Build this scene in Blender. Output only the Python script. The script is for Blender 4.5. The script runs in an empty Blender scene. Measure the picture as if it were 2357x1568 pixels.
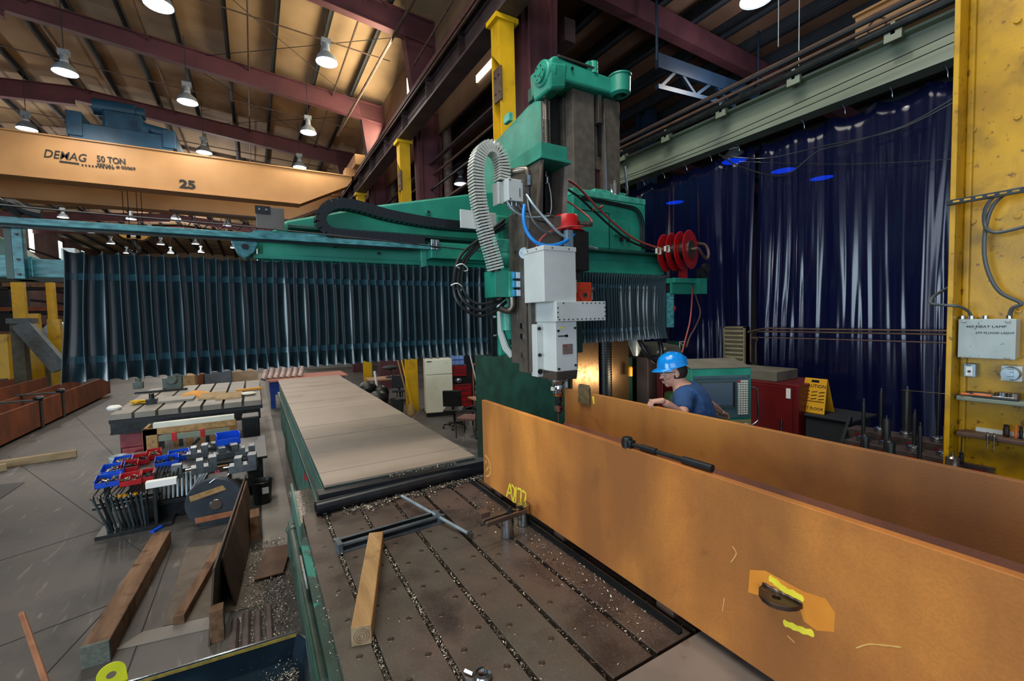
import bpy, math, random
from mathutils import noise as mnoise
from mathutils import Vector, Matrix
random.seed(7)
sc = bpy.context.scene
COL = sc.collection
# ------------------------------------------------------------------ camera
F, CX, CY, H = 1010.0, 1178.5, 784.0, 2.9
def _n(v): return Vector(v).normalized()
VY = _n((583 - CX, 747 - CY, F))
_q = Vector((2800 - CX, 747 - .024 * (2800 - 583) - CY, F))
VZ = VY.cross(_q).normalized()
if VZ.y > 0: VZ = -VZ
VX = VY.cross(VZ)
RW = Matrix((VX, VY, VZ))                      # (right, down, forward) -> world
cam_d = bpy.data.cameras.new('camera'); cam = bpy.data.objects.new('camera', cam_d); COL.objects.link(cam)
cam_d.sensor_width = 36; cam_d.lens = F / 2357 * 36; cam_d.clip_start = .05; cam_d.clip_end = 400
r, d, f = RW @ Vector((1, 0, 0)), RW @ Vector((0, 1, 0)), RW @ Vector((0, 0, 1))
cam.matrix_world = Matrix(((r.x, -d.x, -f.x, 0), (r.y, -d.y, -f.y, 0), (r.z, -d.z, -f.z, H), (0, 0, 0, 1)))
sc.camera = cam
CAMR, CAMF = r.copy(), f.copy()
def at(px, py, **k):
    """survey helper: the point seen at a photo position on the plane x=, y= or z= (or at forward depth d=)"""
    dr = RW @ Vector((px - CX, py - CY, F)); c = Vector((0, 0, H))
    (a, v), = k.items()
    if a == 'd': return c + dr * (v / F)
    i = 'xyz'.index(a)
    return c + dr * ((v - c[i]) / dr[i])
# ------------------------------------------------------------------ world, exposure, lights
W = bpy.data.worlds.new('world'); sc.world = W; W.use_nodes = True
W.node_tree.nodes['Background'].inputs[0].default_value = (.62, .78, 1, 1)
W.node_tree.nodes['Background'].inputs[1].default_value = .42
vs = sc.view_settings
vs.view_transform = 'Standard'; vs.look = 'None'; vs.gamma = 1; vs.exposure = 0.0; vs.use_curve_mapping = False
cy = sc.cycles
cy.use_denoising = True; cy.max_bounces = 6; cy.diffuse_bounces = 3; cy.glossy_bounces = 3; cy.transmission_bounces = 4
cy.transparent_max_bounces = 8; cy.caustics_reflective = False; cy.caustics_refractive = False
cy.sample_clamp_indirect = 4
def area(name, loc, to, sx, sy, power, col):
    l = bpy.data.lights.new(name, 'AREA'); l.shape = 'RECTANGLE'; l.size = sx; l.size_y = sy; l.energy = power; l.color = col
    o = bpy.data.objects.new(name, l); COL.objects.link(o); o.location = loc
    o.rotation_euler = (Vector(to) - Vector(loc)).to_track_quat('-Z', 'Y').to_euler(); return o
# added cool fill lamps, unseen behind and to the left of the camera
area('rear_fill_light', (-8, -8.5, 4.2), (1, 4, 2.0), 10, 6, 800, (.80, .90, 1))
area('side_fill_light', (-14, 1.5, 3.6), (0, 4.5, 3), 7, 5, 1100, (.70, .88, 1))
# broad warm area lamp above the machine aisle, aimed down
area('aisle_area_light', (-2.0, 2.5, 11.6), (0.6, 4.5, 1), 7, 7, 900, (1, .93, .82))
area('clerestory_daylight', (4.4, 16.5, 10.9), (-3, 18, 14), 7, 1.2, 480, (1, .84, .55))
def spot(name, loc, power, col=(1, .95, .86), ang=150, blend=.6, rad=.22):
    l = bpy.data.lights.new(name, 'SPOT'); l.energy = power; l.color = col; l.spot_size = math.radians(ang); l.spot_blend = blend
    l.shadow_soft_size = rad
    o = bpy.data.objects.new(name, l); COL.objects.link(o); o.location = loc; return o
for i, (x, y, z, p) in enumerate([(2.2, 14, 10.2, 500), (-1.5, 13.4, 10.2, 500), (-4.5, 18.2, 10.2, 400), (-1.5, 18.7, 10.2, 300),
                                  (2.2, 19.5, 10.2, 300), (-7, 24, 10.2, 500), (2.3, 24, 10.2, 400), (-4.3, 39, 10.2, 1500),
                                  (2.2, 3.0, 10.2, 500), (9.5, 6.0, 8.8, 260), (10.2, 23, 9.6, 700)]):
    spot('pendant_beam', (x, y, z), p)
# flood lamp standing behind the console, glinting in the polished ways
fl_ = area('flood_light', (4.78, 4.24, 1.93), (4.3, 4.93, 2.02), .6, .12, 7, (1, .78, .5))
for x_, y_, e_ in ((-1.5, 34, 700), (-9, 38, 900), (2, 46, 900), (-6, 54, 1500), (-11, 28, 500)):
    q_ = bpy.data.lights.new('far_lamp_bulb', 'POINT'); q_.energy = e_; q_.color = (1, .93, .85); q_.shadow_soft_size = .25
    w_ = bpy.data.objects.new('far_lamp_bulb', q_); COL.objects.link(w_); w_.location = (x_, y_, 10.1)
pb_ = bpy.data.lights.new('bay_bulb', 'POINT'); pb_.energy = 130; pb_.color = (.85, .9, 1); pb_.shadow_soft_size = .3
o_ = bpy.data.objects.new('bay_bulb', pb_); COL.objects.link(o_); o_.location = (9.7, 5.7, 8.4)
# ------------------------------------------------------------------ materials
def lin(h):
    h = h.lstrip('#'); v = [int(h[i:i + 2], 16) / 255 for i in (0, 2, 4)]
    return tuple(c / 12.92 if c <= .04045 else ((c + .055) / 1.055) ** 2.4 for c in v) + (1,)
MATS = {}
def mat(name, c1, c2=None, rough=.5, metal=0., scale=6., stretch=(1, 1, 1), lo=.35, hi=.65, bump=0., c3=None, s3=2., lo3=.5, hi3=.7,
        emit=0, spec=.5, rvar=0., detail=5, coat=0.):
    m = bpy.data.materials.new(name); m.use_nodes = True; nt = m.node_tree; N, L = nt.nodes, nt.links
    b = N['Principled BSDF']; b.inputs['Roughness'].default_value = rough; b.inputs['Metallic'].default_value = metal
    b.inputs['Specular IOR Level'].default_value = spec; b.inputs['Coat Weight'].default_value = coat
    A = lin(c1); b.inputs['Base Color'].default_value = A
    if emit:
        b.inputs['Emission Color'].default_value = A; b.inputs['Emission Strength'].default_value = emit
    if c2 or bump or rvar:
        tc = N.new('ShaderNodeTexCoord'); mp = N.new('ShaderNodeMapping'); mp.inputs['Scale'].default_value = stretch
        L.new(tc.outputs['Object'], mp.inputs['Vector'])
        n1 = N.new('ShaderNodeTexNoise'); n1.inputs['Scale'].default_value = scale; n1.inputs['Detail'].default_value = detail
        L.new(mp.outputs[0], n1.inputs['Vector'])
        rp = N.new('ShaderNodeMapRange'); rp.inputs[1].default_value = lo; rp.inputs[2].default_value = hi
        L.new(n1.outputs[0], rp.inputs[0])
        out = None
        if c2:
            mx = N.new('ShaderNodeMix'); mx.data_type = 'RGBA'
            mx.inputs[6].default_value = A; mx.inputs[7].default_value = lin(c2); L.new(rp.outputs[0], mx.inputs[0]); out = mx.outputs[2]
        if c3:
            n3 = N.new('ShaderNodeTexNoise'); n3.inputs['Scale'].default_value = s3; n3.inputs['Detail'].default_value = 6
            L.new(tc.outputs['Object'], n3.inputs['Vector'])
            r3 = N.new('ShaderNodeMapRange'); r3.inputs[1].default_value = lo3; r3.inputs[2].default_value = hi3; L.new(n3.outputs[0], r3.inputs[0])
            m3 = N.new('ShaderNodeMix'); m3.data_type = 'RGBA'; L.new(r3.outputs[0], m3.inputs[0])
            if out: L.new(out, m3.inputs[6])
            else: m3.inputs[6].default_value = A
            m3.inputs[7].default_value = lin(c3); out = m3.outputs[2]
        if out: L.new(out, b.inputs['Base Color'])
        if rvar:
            rr = N.new('ShaderNodeMapRange'); rr.inputs[3].default_value = max(0.03, rough - rvar); rr.inputs[4].default_value = min(1, rough + rvar)
            L.new(rp.outputs[0], rr.inputs[0]); L.new(rr.outputs[0], b.inputs['Roughness'])
        if bump:
            bp = N.new('ShaderNodeBump'); bp.inputs['Strength'].default_value = bump; bp.inputs['Distance'].default_value = .01
            n2 = N.new('ShaderNodeTexNoise'); n2.inputs['Scale'].default_value = scale * 5; n2.inputs['Detail'].default_value = 4
            L.new(mp.outputs[0], n2.inputs['Vector']); L.new(n2.outputs[0], bp.inputs['Height']); L.new(bp.outputs[0], b.inputs['Normal'])
    MATS[name] = m; return m
G = mat('machine green paint', '2c947e', '1f7c68', rough=.38, scale=3, bump=.06, c3='176552', s3=1.1, lo3=.52, hi3=.75)
GD = mat('dark green paint', '1c4c40', '143a31', rough=.42, scale=4)
GL = mat('pale green paint', '4fb09a', '318a74', rough=.4, scale=9)
TEAL = mat('worn teal paint', '4f98a0', '2f6a70', rough=.4, scale=14, stretch=(1, 1, 3))
STEEL = mat('ground steel', '8d857c', '6f665e', rough=.3, metal=.85, scale=5, rvar=.08, stretch=(1, 1, .3))
WAY = mat('slideway steel', '6a625a', '544d46', rough=.5, metal=.35, scale=9, rvar=.1)
WAYP = mat('polished way', 'a88a66', '8a6c50', rough=.33, metal=.9, scale=20, rvar=.05)
CHROME = mat('bright steel', 'c4ccd2', 'a3abb2', rough=.18, metal=1, scale=12)
ALU = mat('aluminium', '9fb0ba', '8796a0', rough=.4, metal=.5, scale=12)
DSTEEL = mat('oiled dark steel', '34383a', '25282a', rough=.38, metal=.6, scale=10)
BLK = mat('black plastic', '15181a', '0e1012', rough=.4, scale=10)
RUB = mat('black rubber', '1a2026', '11151a', rough=.35, scale=10)
BEL = mat('bellows rubber cloth', '182d36', '12232a', rough=.27, scale=4, spec=.9)
BELF = mat('bellows seam', '3c5058', rough=.5)
BELB = mat('bellows tape', '2c4e5c', '22404c', rough=.22, scale=8)
GREYP = mat('pale grey enamel', 'ccd2d0', 'bec5c3', rough=.35, scale=3)
WHITEP = mat('white enamel', 'd6d8cc', 'c4c6b8', rough=.4, scale=3)
REDP = mat('red paint', 'c41c20', 'a01418', rough=.3, scale=5)
REDO = mat('orange red motor', 'bf3a1c', 'a02c14', rough=.4, scale=5)
MAROON = mat('maroon primer', '5a2e34', '48242a', rough=.65, scale=1.5)
MAROONL = mat('rafter primer', '62363e', '502c34', rough=.65, scale=1.5)
BEAMD = mat('runway beam dark paint', '4a3838', '382a2a', rough=.6, scale=2)
DKST = mat('dark purlin', '20252b', '171b20', rough=.7, scale=2)
ROOFM = mat('roof liner board', 'a08666', '8c7458', rough=.8, scale=.7, c3='6e5a46', s3=.35, lo3=.5, hi3=.75)
ROOFR = mat('brown roof board', '7a5a44', '644634', rough=.85, scale=.9)
YEL = mat('yellow column paint', 'd2a410', 'be9612', rough=.45, scale=2.2, bump=.1, c3='9a7008', s3=3.4, lo3=.56, hi3=.74)
YEL2 = mat('yellow steel paint', 'e8b810', 'd0a40c', rough=.5, scale=3)
ORG = mat('crane orange paint', 'bc8c58', 'b28250', rough=.5, scale=1.2)
BLUEM = mat('trolley blue', '1a4a66', '133a52', rough=.5, scale=3)
BLUEC = mat('blue building steel', '1c3044', '142434', rough=.5, scale=2)
GIRD = mat('grey green girder paint', '7c8678', '6c7664', rough=.5, scale=1.4, stretch=(1, .2, 1), c3='565e54', s3=1.1, lo3=.5, hi3=.75)
DARKP = mat('dark cable', '1c1c20', rough=.45)
RUSTP = mat('dull rusty pipe', '5a4438', '44332b', rough=.6, scale=8)
WOOD = mat('pine timber', 'a88658', '8c6c42', rough=.75, scale=14, stretch=(1, .12, 1), bump=.3, c3='70543a', s3=9, lo3=.6, hi3=.75)
WOODD = mat('old brown timber', '806046', '62462f', rough=.8, scale=14, stretch=(1, .12, 1), bump=.35, c3='4a2e1c', s3=6, lo3=.55, hi3=.7)
WOODE = mat('grey end grain', '6c7268', '565a52', rough=.85, scale=30, bump=.3)
PLY = mat('oily board', '4e3a2a', '3c2c20', rough=.6, scale=3)
PLYL = mat('rusty brown sheet', '6b4c3a', '54392c', rough=.7, scale=4)
CARD = mat('grey cardboard sheet', '746a5e', '665c52', rough=.85, scale=7)
MAT_ = mat('ribbed strip', '5a4a44', '483a36', rough=.7, scale=7)
BLUE = mat('blue plastic bin', '0c50d8', '0a46c0', rough=.4, scale=3)
REDB = mat('red plastic bin', 'c02028', 'a01820', rough=.4, scale=3)
SKIN = mat('skin', 'c79a86', 'ba8976', rough=.55, scale=14)
HAIR = mat('dark hair', '1c1512', rough=.7)
SHIRT = mat('navy cotton', '234a7c', '1c3e6c', rough=.85, scale=9, bump=.3)
JEAN = mat('denim', '2a3548', '222c3c', rough=.9, scale=9)
HAT = mat('blue hard hat shell', '0a84d8', rough=.2, coat=.3)
WHT = mat('white label', 'e6e8e6', rough=.5)
INK = mat('black ink', '17181a', rough=.6)
YPAINT = mat('yellow marker paint', 'f2e03c', 'e6cf30', rough=.6, scale=20)
CHALK = mat('pale crayon line', 'd8ac60', 'cf9f56', rough=.8, scale=30)
COPPER = mat('copper ring', 'a86a3c', rough=.3, metal=.8)
BRASS = mat('yellow hook paint', 'e0a010', 'c88c0c', rough=.4, scale=4)
SCREEN = mat('console screen glass', '46586a', rough=.12, spec=.8)
PANELG = mat('console grey panel', '46636b', '3c565e', rough=.45, scale=5)
REDC = mat('dark red cabinet', '6a1417', '571013', rough=.4, scale=3)
CREAM = mat('cream fridge enamel', 'dcdcc8', 'd0cfba', rough=.35, scale=2, c3='c4ae90', s3=2.4, lo3=.62, hi3=.75)
PINK = mat('pink washer', 'd8507a', rough=.5)
SWARF = mat('metal chips', 'b8b2a6', '4a443e', rough=.3, metal=.75, scale=60)
LAMPE = mat('lamp glow', 'f4f8ff', emit=14)
LAMPH = mat('lamp housing', '8c949c', '747c84', rough=.5, scale=5)
WINE = mat('daylight window', 'e8f0e4', emit=2.4)
TRANSL = mat('translucent strip window', 'f4e8d0', emit=2.2)
CONC = mat('grey block wall', '8a8880', '767470', rough=.85, scale=1)
DRUMR = mat('dull red drum', '9c4448', '7c3038', rough=.5, scale=5)
CLOTH = mat('brown chair fabric', '7c5c54', '6a4c46', rough=.9, scale=10)
KHAKI = mat('dusty cover grey', '6a675c', '585549', rough=.8, scale=4)
PAN = mat('oily tray steel', '2e4250', '1c2a36', rough=.25, metal=.6, scale=3, rvar=.1)

def custom(name):
    m = bpy.data.materials.new(name); m.use_nodes = True; MATS[name] = m
    return m, m.node_tree.nodes, m.node_tree.links, m.node_tree.nodes['Principled BSDF']
class NT:
    def __init__(s, N, L): s.N, s.L = N, L
    def tc(s, stretch=(1, 1, 1), loc=(0, 0, 0), out='Object'):
        t = s.N.new('ShaderNodeTexCoord'); m = s.N.new('ShaderNodeMapping'); m.inputs['Scale'].default_value = stretch
        m.inputs['Location'].default_value = loc; s.L.new(t.outputs[out], m.inputs[0]); return m.outputs[0]
    def noise(s, v, sc_, det=5, lo=.4, hi=.6, dist=0):
        n = s.N.new('ShaderNodeTexNoise'); n.inputs['Scale'].default_value = sc_; n.inputs['Detail'].default_value = det
        n.inputs['Distortion'].default_value = dist; s.L.new(v, n.inputs['Vector'])
        r_ = s.N.new('ShaderNodeMapRange'); r_.inputs[1].default_value = lo; r_.inputs[2].default_value = hi; s.L.new(n.outputs[0], r_.inputs[0])
        return r_.outputs[0]
    def mix(s, fac, a, b):
        m = s.N.new('ShaderNodeMix'); m.data_type = 'RGBA'
        for i, v in ((0, fac), (6, a), (7, b)):
            if isinstance(v, (tuple, float, int)): m.inputs[i].default_value = v
            else: s.L.new(v, m.inputs[i])
        return m.outputs[2]
    def math(s, op, a, b=0.0):
        m = s.N.new('ShaderNodeMath'); m.operation = op
        for i, v in ((0, a), (1, b)):
            if isinstance(v, (float, int)): m.inputs[i].default_value = v
            else: s.L.new(v, m.inputs[i])
        return m.outputs[0]
    def bump(s, h, bsdf, st=.3, dist=.01):
        b = s.N.new('ShaderNodeBump'); b.inputs['Strength'].default_value = st; b.inputs['Distance'].default_value = dist
        s.L.new(h, b.inputs['Height']); s.L.new(b.outputs[0], bsdf.inputs['Normal'])
# rusted beam plate: orange flash rust with browner patches, streaks and scuffs
def rust(name, base, br, dk, off):
    m, N, L, b = custom(name); n = NT(N, L)
    v = n.tc((1, 1, 1), off)
    c = n.mix(n.noise(v, 1.3, 6, .40, .62, .5), lin(base), lin(br))
    c = n.mix(n.math('MULTIPLY', n.noise(n.tc((1, 1.5, .35), off), 1.3, 5, .47, .66), .7), c, lin(dk))
    c = n.mix(n.math('MULTIPLY', n.noise(v, 130, 2, .4, .62), .16), c, lin('7a4c26'))
    c = n.mix(n.math('MULTIPLY', n.noise(v, 4.2, 4, .64, .72, .6), .35), c, lin('4c3a2c'))
    L.new(c, b.inputs['Base Color']); b.inputs['Roughness'].default_value = .72; b.inputs['Specular IOR Level'].default_value = .3
    n.bump(n.noise(v, 90, 3, .2, .8), b, .15, .004)
    return m
RUST = rust('flash rusted plate', 'dc9040', 'b06e34', '84542e', (3.1, .4, 2.2))
RUST2 = rust('rusted inner plate', 'b87e3e', '926034', '6a4830', (7.7, 2.3, 1.1))
RUSTW = rust('rusted web plate', '6e4434', '5c3428', '4a2c24', (1, 5, 3))
RUSTB = rust('old beam rust', '84482c', '6a3a28', '52342a', (4, 4, 3))
# machine table: dark mill-brown iron
m, N, L, b = custom('t slot table iron'); n = NT(N, L); v = n.tc()
c = n.mix(n.noise(v, 1.3, 5, .4, .65), lin('5a544c'), lin('604c44'))
c = n.mix(n.noise(v, 3.2, 6, .5, .7, .5), c, lin('3e3430'))
c = n.mix(n.math('MULTIPLY', n.noise(v, 160, 2, .55, .7), .3), c, lin('85786c'))
L.new(c, b.inputs['Base Color']); b.inputs['Metallic'].default_value = .35
rr = N.new('ShaderNodeMapRange'); rr.inputs[3].default_value = .34; rr.inputs[4].default_value = .6
L.new(n.noise(v, 5, 4, .3, .7), rr.inputs[0]); L.new(rr.outputs[0], b.inputs['Roughness']); n.bump(n.noise(v, 60, 3, .2, .8), b, .12, .004)
TAB = m
COVER = mat('telescopic cover steel', 'a09286', '948678', rough=.55, metal=.15, scale=1.2, stretch=(.3, 1, 1), c3='857a6c', s3=2.0, lo3=.5, hi3=.8)
# floor
m, N, L, b = custom('workshop concrete'); n = NT(N, L); v = n.tc()
c = n.mix(n.noise(v, .25, 5, .4, .62), lin('544f4a'), lin('42403d'))
c = n.mix(n.noise(v, .9, 7, .48, .72, .8), c, lin('363434'))
c = n.mix(n.math('MULTIPLY', n.noise(n.tc((1, .12, 1), (2, 0, 0)), 9, 5, .62, .7, 1.5), .35), c, lin('98938a'))
L.new(c, b.inputs['Base Color']); b.inputs['Roughness'].default_value = .55; n.bump(n.noise(v, 14, 4, .2, .8), b, .1, .01)
FLOOR = m
# heavy blue welding curtain, see-through enough for the lamps behind it
m, N, L, b = custom('blue pvc strip curtain'); n = NT(N, L)
b.inputs['Base Color'].default_value = lin('0c1132'); b.inputs['Roughness'].default_value = .2; b.inputs['Coat Weight'].default_value = .25
b.inputs['Coat Roughness'].default_value = .12
tr = N.new('ShaderNodeBsdfTransparent'); tr.inputs[0].default_value = (.03, .22, .95, 1)
ms = N.new('ShaderNodeMixShader'); ms.inputs[0].default_value = .2; L.new(b.outputs[0], ms.inputs[1]); L.new(tr.outputs[0], ms.inputs[2])
L.new(ms.outputs[0], N['Material Output'].inputs[0]); CURT = m
# yellow column with rust freckles
m, N, L, b = custom('freckled yellow paint'); n = NT(N, L); v = n.tc()
c = n.mix(n.noise(v, 2.4, 5, .42, .66), lin('c49608'), lin('a67c0c'))
c = n.mix(n.noise(v, 22, 3, .62, .70), c, lin('7a5410'))
c = n.mix(n.math('MULTIPLY', n.noise(n.tc((1, 1, .25)), 7, 6, .56, .78), .7), c, lin('86600e'))
c = n.mix(n.math('MULTIPLY', n.noise(v, 3.3, 6, .53, .74), .8), c, lin('4a3612'))
L.new(c, b.inputs['Base Color']); b.inputs['Roughness'].default_value = .4; n.bump(n.noise(v, 40, 3, .2, .8), b, .15, .004); YCOL = m
# ------------------------------------------------------------------ mesh builder
class M:
    def __init__(s, T=None): s.v, s.f, s.T = [], [], T
    def _a(s, vs):
        i = len(s.v)
        s.v += [(s.T @ Vector(p) if s.T is not None else Vector(p)) for p in vs]; return i
    def box(s, x0, x1, y0, y1, z0, z1):
        i = s._a([(x0, y0, z0), (x1, y0, z0), (x1, y1, z0), (x0, y1, z0), (x0, y0, z1), (x1, y0, z1), (x1, y1, z1), (x0, y1, z1)])
        s.f += [[i + a for a in q] for q in ((0, 3, 2, 1), (4, 5, 6, 7), (0, 1, 5, 4), (1, 2, 6, 5), (2, 3, 7, 6), (3, 0, 4, 7))]; return s
    def hexa(s, p):
        i = s._a(p); s.f += [[i + a for a in q] for q in ((0, 3, 2, 1), (4, 5, 6, 7), (0, 1, 5, 4), (1, 2, 6, 5), (2, 3, 7, 6), (3, 0, 4, 7))]; return s
    def prism(s, poly, ax, a, b):
        """poly in the two other axes (cyclic order x,y,z), extruded along ax from a to b"""
        def p3(u, w, t): return {'x': (t, u, w), 'y': (u, t, w), 'z': (u, w, t)}[ax]
        k = len(poly); i = s._a([p3(u, w, a) for u, w in poly] + [p3(u, w, b) for u, w in poly])
        s.f += [[i + j for j in range(k)][::-1], [i + k + j for j in range(k)]]
        s.f += [[i + j, i + (j + 1) % k, i + k + (j + 1) % k, i + k + j] for j in range(k)]; return s
    def bar(s, p0, p1, w, h, up=(0, 0, 1)):
        p0, p1 = Vector(p0), Vector(p1); d_ = (p1 - p0).normalized(); u = Vector(up)
        sd = d_.cross(u)
        if sd.length < 1e-4: sd = d_.cross(Vector((1, 0, 0)))
        sd.normalize(); u = sd.cross(d_).normalized(); sd *= w / 2; u *= h / 2
        return s.hexa([p0 - sd - u, p0 + sd - u, p1 + sd - u, p1 - sd - u, p0 - sd + u, p0 + sd + u, p1 + sd + u, p1 - sd + u])
    def ring(s, c, a, b, ra, n): return [c + a * (ra * math.cos(2 * math.pi * k / n)) + b * (ra * math.sin(2 * math.pi * k / n)) for k in range(n)]
    def cyl(s, p0, p1, r0, r1=None, n=16, caps=True):
        p0, p1 = Vector(p0), Vector(p1); r1 = r0 if r1 is None else r1
        d_ = (p1 - p0).normalized(); a = d_.orthogonal().normalized(); b_ = d_.cross(a)
        i = s._a(s.ring(p0, a, b_, r0, n) + s.ring(p1, a, b_, r1, n))
        s.f += [[i + k, i + (k + 1) % n, i + n + (k + 1) % n, i + n + k] for k in range(n)]
        if caps: s.f += [[i + k for k in range(n)][::-1], [i + n + k for k in range(n)]]
        return s
    def lathe(s, prof, o=(0, 0, 0), ax=(0, 0, 1), n=20, caps=True):
        o, d_ = Vector(o), Vector(ax).normalized(); a = d_.orthogonal().normalized(); b_ = d_.cross(a); i0 = None
        for k, (r_, z) in enumerate(prof):
            i = s._a(s.ring(o + d_ * z, a, b_, max(r_, 1e-4), n))
            if k: s.f += [[i - n + j, i - n + (j + 1) % n, i + (j + 1) % n, i + j] for j in range(n)]
            else: i0 = i
        if caps: s.f += [[i0 + k for k in range(n)][::-1], [i + k for k in range(n)]]
        return s
    def tube(s, pts, r_, n=8, sm=6, closed=False):
        P = [Vector(p) for p in pts]
        if sm and len(P) > 2:
            Q = []
            for k in range(len(P) - 1):
                p0, p1, p2, p3 = P[max(k - 1, 0)], P[k], P[k + 1], P[min(k + 2, len(P) - 1)]
                for t in [j / sm for j in range(sm)]:
                    Q.append(.5 * ((2 * p1) + (p2 - p0) * t + (2 * p0 - 5 * p1 + 4 * p2 - p3) * t * t + (3 * p1 - p0 - 3 * p2 + p3) * t ** 3))
            P = Q + [P[-1]]
        a = (P[1] - P[0]).normalized().orthogonal().normalized(); pi = None
        for k, p in enumerate(P):
            t = (P[min(k + 1, len(P) - 1)] - P[max(k - 1, 0)]).normalized()
            a = (a - t * a.dot(t)).normalized(); b_ = t.cross(a)
            rr_ = r_(k / (len(P) - 1)) if callable(r_) else r_
            i = s._a(s.ring(p, a, b_, rr_, n))
            if pi is not None: s.f += [[pi + j, pi + (j + 1) % n, i + (j + 1) % n, i + j] for j in range(n)]
            else: i0 = i
            pi = i
        s.f += [[i0 + k for k in range(n)][::-1], [pi + k for k in range(n)]]; return s
    def ball(s, c, rx, ry=None, rz=None, n=14, m_=8):
        ry = rx if ry is None else ry; rz = rx if rz is None else rz; c = Vector(c); i = None
        for k in range(m_ + 1):
            th = math.pi * k / m_; q = max(math.sin(th), 1e-3)
            j = s._a([c + Vector((rx * q * math.cos(2 * math.pi * t / n), ry * q * math.sin(2 * math.pi * t / n), -rz * math.cos(th))) for t in range(n)])
            if i is not None: s.f += [[i + t, i + (t + 1) % n, j + (t + 1) % n, j + t] for t in range(n)]
            i = j
        return s
    def poly(s, pts):
        i = s._a(pts); s.f.append([i + k for k in range(len(pts))]); return s
WL = {}
def mesh_obj(name, mb, m_, parent=None, smooth=None, bevel=0):
    vs_ = mb.v
    if parent is not None: o0 = WL[parent.name]
    else:
        xs = [p.x for p in vs_]; ys = [p.y for p in vs_]; zs = [p.z for p in vs_]
        o0 = Vector(((min(xs) + max(xs)) / 2, (min(ys) + max(ys)) / 2, min(zs)))
    me = bpy.data.meshes.new(name); me.from_pydata([p - o0 for p in vs_], [], mb.f); me.materials.append(m_)
    if smooth: me.shade_smooth() if smooth is True else (me.shade_smooth(), me.set_sharp_from_angle(angle=math.radians(smooth)))
    o = bpy.data.objects.new(name, me); COL.objects.link(o)
    if parent is not None: o.parent = parent
    else: o.location = o0
    WL[o.name] = o0.copy()
    if bevel:
        bv = o.modifiers.new('bevel', 'BEVEL'); bv.width = bevel; bv.segments = 2; bv.limit_method = 'ANGLE'; bv.harden_normals = False
    return o
def P(name, mb, m_, parent, smooth=40, bevel=0, label=None):
    o = mesh_obj(name, mb, m_, parent, smooth, bevel)
    if label: o['label'] = label
    return o
def tag(o, label, cat, group=None):
    o['label'] = label; o['category'] = cat
    if group: o['group'] = group
    return o
def T(name, mb, m_, label, cat, group=None, smooth=40, bevel=0): return tag(mesh_obj(name, mb, m_, None, smooth, bevel), label, cat, group)
def E(name, loc, label=None, cat=None, group=None):
    o = bpy.data.objects.new(name, None); COL.objects.link(o); o.location = loc; o.empty_display_size = .2; WL[o.name] = Vector(loc)
    if label: tag(o, label, cat, group)
    return o
def S(name, mb, m_, parent=None, smooth=40, bevel=0):
    o = mesh_obj(name, mb, m_, parent, smooth, bevel)
    if parent is None: o['kind'] = 'structure'
    return o
def stuff(name, mb, m_, parent=None, label=None, cat=None):
    o = mesh_obj(name, mb, m_, parent, None); o['kind'] = 'stuff'
    if label: o['label'] = label
    if cat: o['category'] = cat
    return o
def copy_tree(o, parent=None):
    c = o.copy(); COL.objects.link(c); c.parent = parent
    for ch in [q for q in bpy.data.objects if q.parent == o]: copy_tree(ch, c)
    return c
def dup(src, loc, rz=0, label=None, group=None, scale=None):
    c = copy_tree(src); c.location = loc; c.rotation_euler = (0, 0, rz)
    if label: c['label'] = label
    if group: c['group'] = group
    if scale: c.scale = scale if not isinstance(scale, (int, float)) else (scale,) * 3
    return c
def pc(src, loc, parent):
    """another alike piece under the same parent, sharing its mesh; loc is an offset from the first"""
    c = src.copy(); COL.objects.link(c); c.parent = parent; c.location = Vector(src.location) + Vector(loc); return c
def text(s_, size, o, xd, up, m_, parent, name='lettering', ext=.002, align='LEFT', shear=0, bold=0, w=None):
    """flat lettering; w fits the line to a width in metres"""
    cu = bpy.data.curves.new(name, 'FONT'); cu.body = s_; cu.size = size; cu.extrude = ext; cu.align_x = align; cu.shear = shear; cu.offset = bold; cu.resolution_u = 3
    tmp = bpy.data.objects.new(name, cu); COL.objects.link(tmp)
    me = bpy.data.meshes.new_from_object(tmp.evaluated_get(bpy.context.evaluated_depsgraph_get())); bpy.data.objects.remove(tmp)
    if w:
        xs_ = [v.co.x for v in me.vertices]; k = w / (max(xs_) - min(xs_))
        for v in me.vertices: v.co.x = (v.co.x - min(xs_)) * k
    me.materials.clear(); me.materials.append(m_); ob = bpy.data.objects.new(name, me); COL.objects.link(ob)
    x = Vector(xd).normalized(); u = Vector(up); z = x.cross(u).normalized(); u = z.cross(x)
    l = Vector(o) - (WL[parent.name] if parent else Vector((0, 0, 0)))
    ob.matrix_basis = Matrix(((x.x, u.x, z.x, l.x), (x.y, u.y, z.y, l.y), (x.z, u.z, z.z, l.z), (0, 0, 0, 1)))
    if parent: ob.parent = parent
    return ob
def ibeam(p0, p1, w, h, tf, tw, up=(0, 0, 1)):
    mb = M(); p0, p1, u = Vector(p0), Vector(p1), Vector(up)
    mb.bar(p0 + u * (h / 2 - tf / 2), p1 + u * (h / 2 - tf / 2), w, tf, up); mb.bar(p0 - u * (h / 2 - tf / 2), p1 - u * (h / 2 - tf / 2), w, tf, up)
    mb.bar(p0, p1, tw, h - 2 * tf, up); return mb
PI = math.pi
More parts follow.
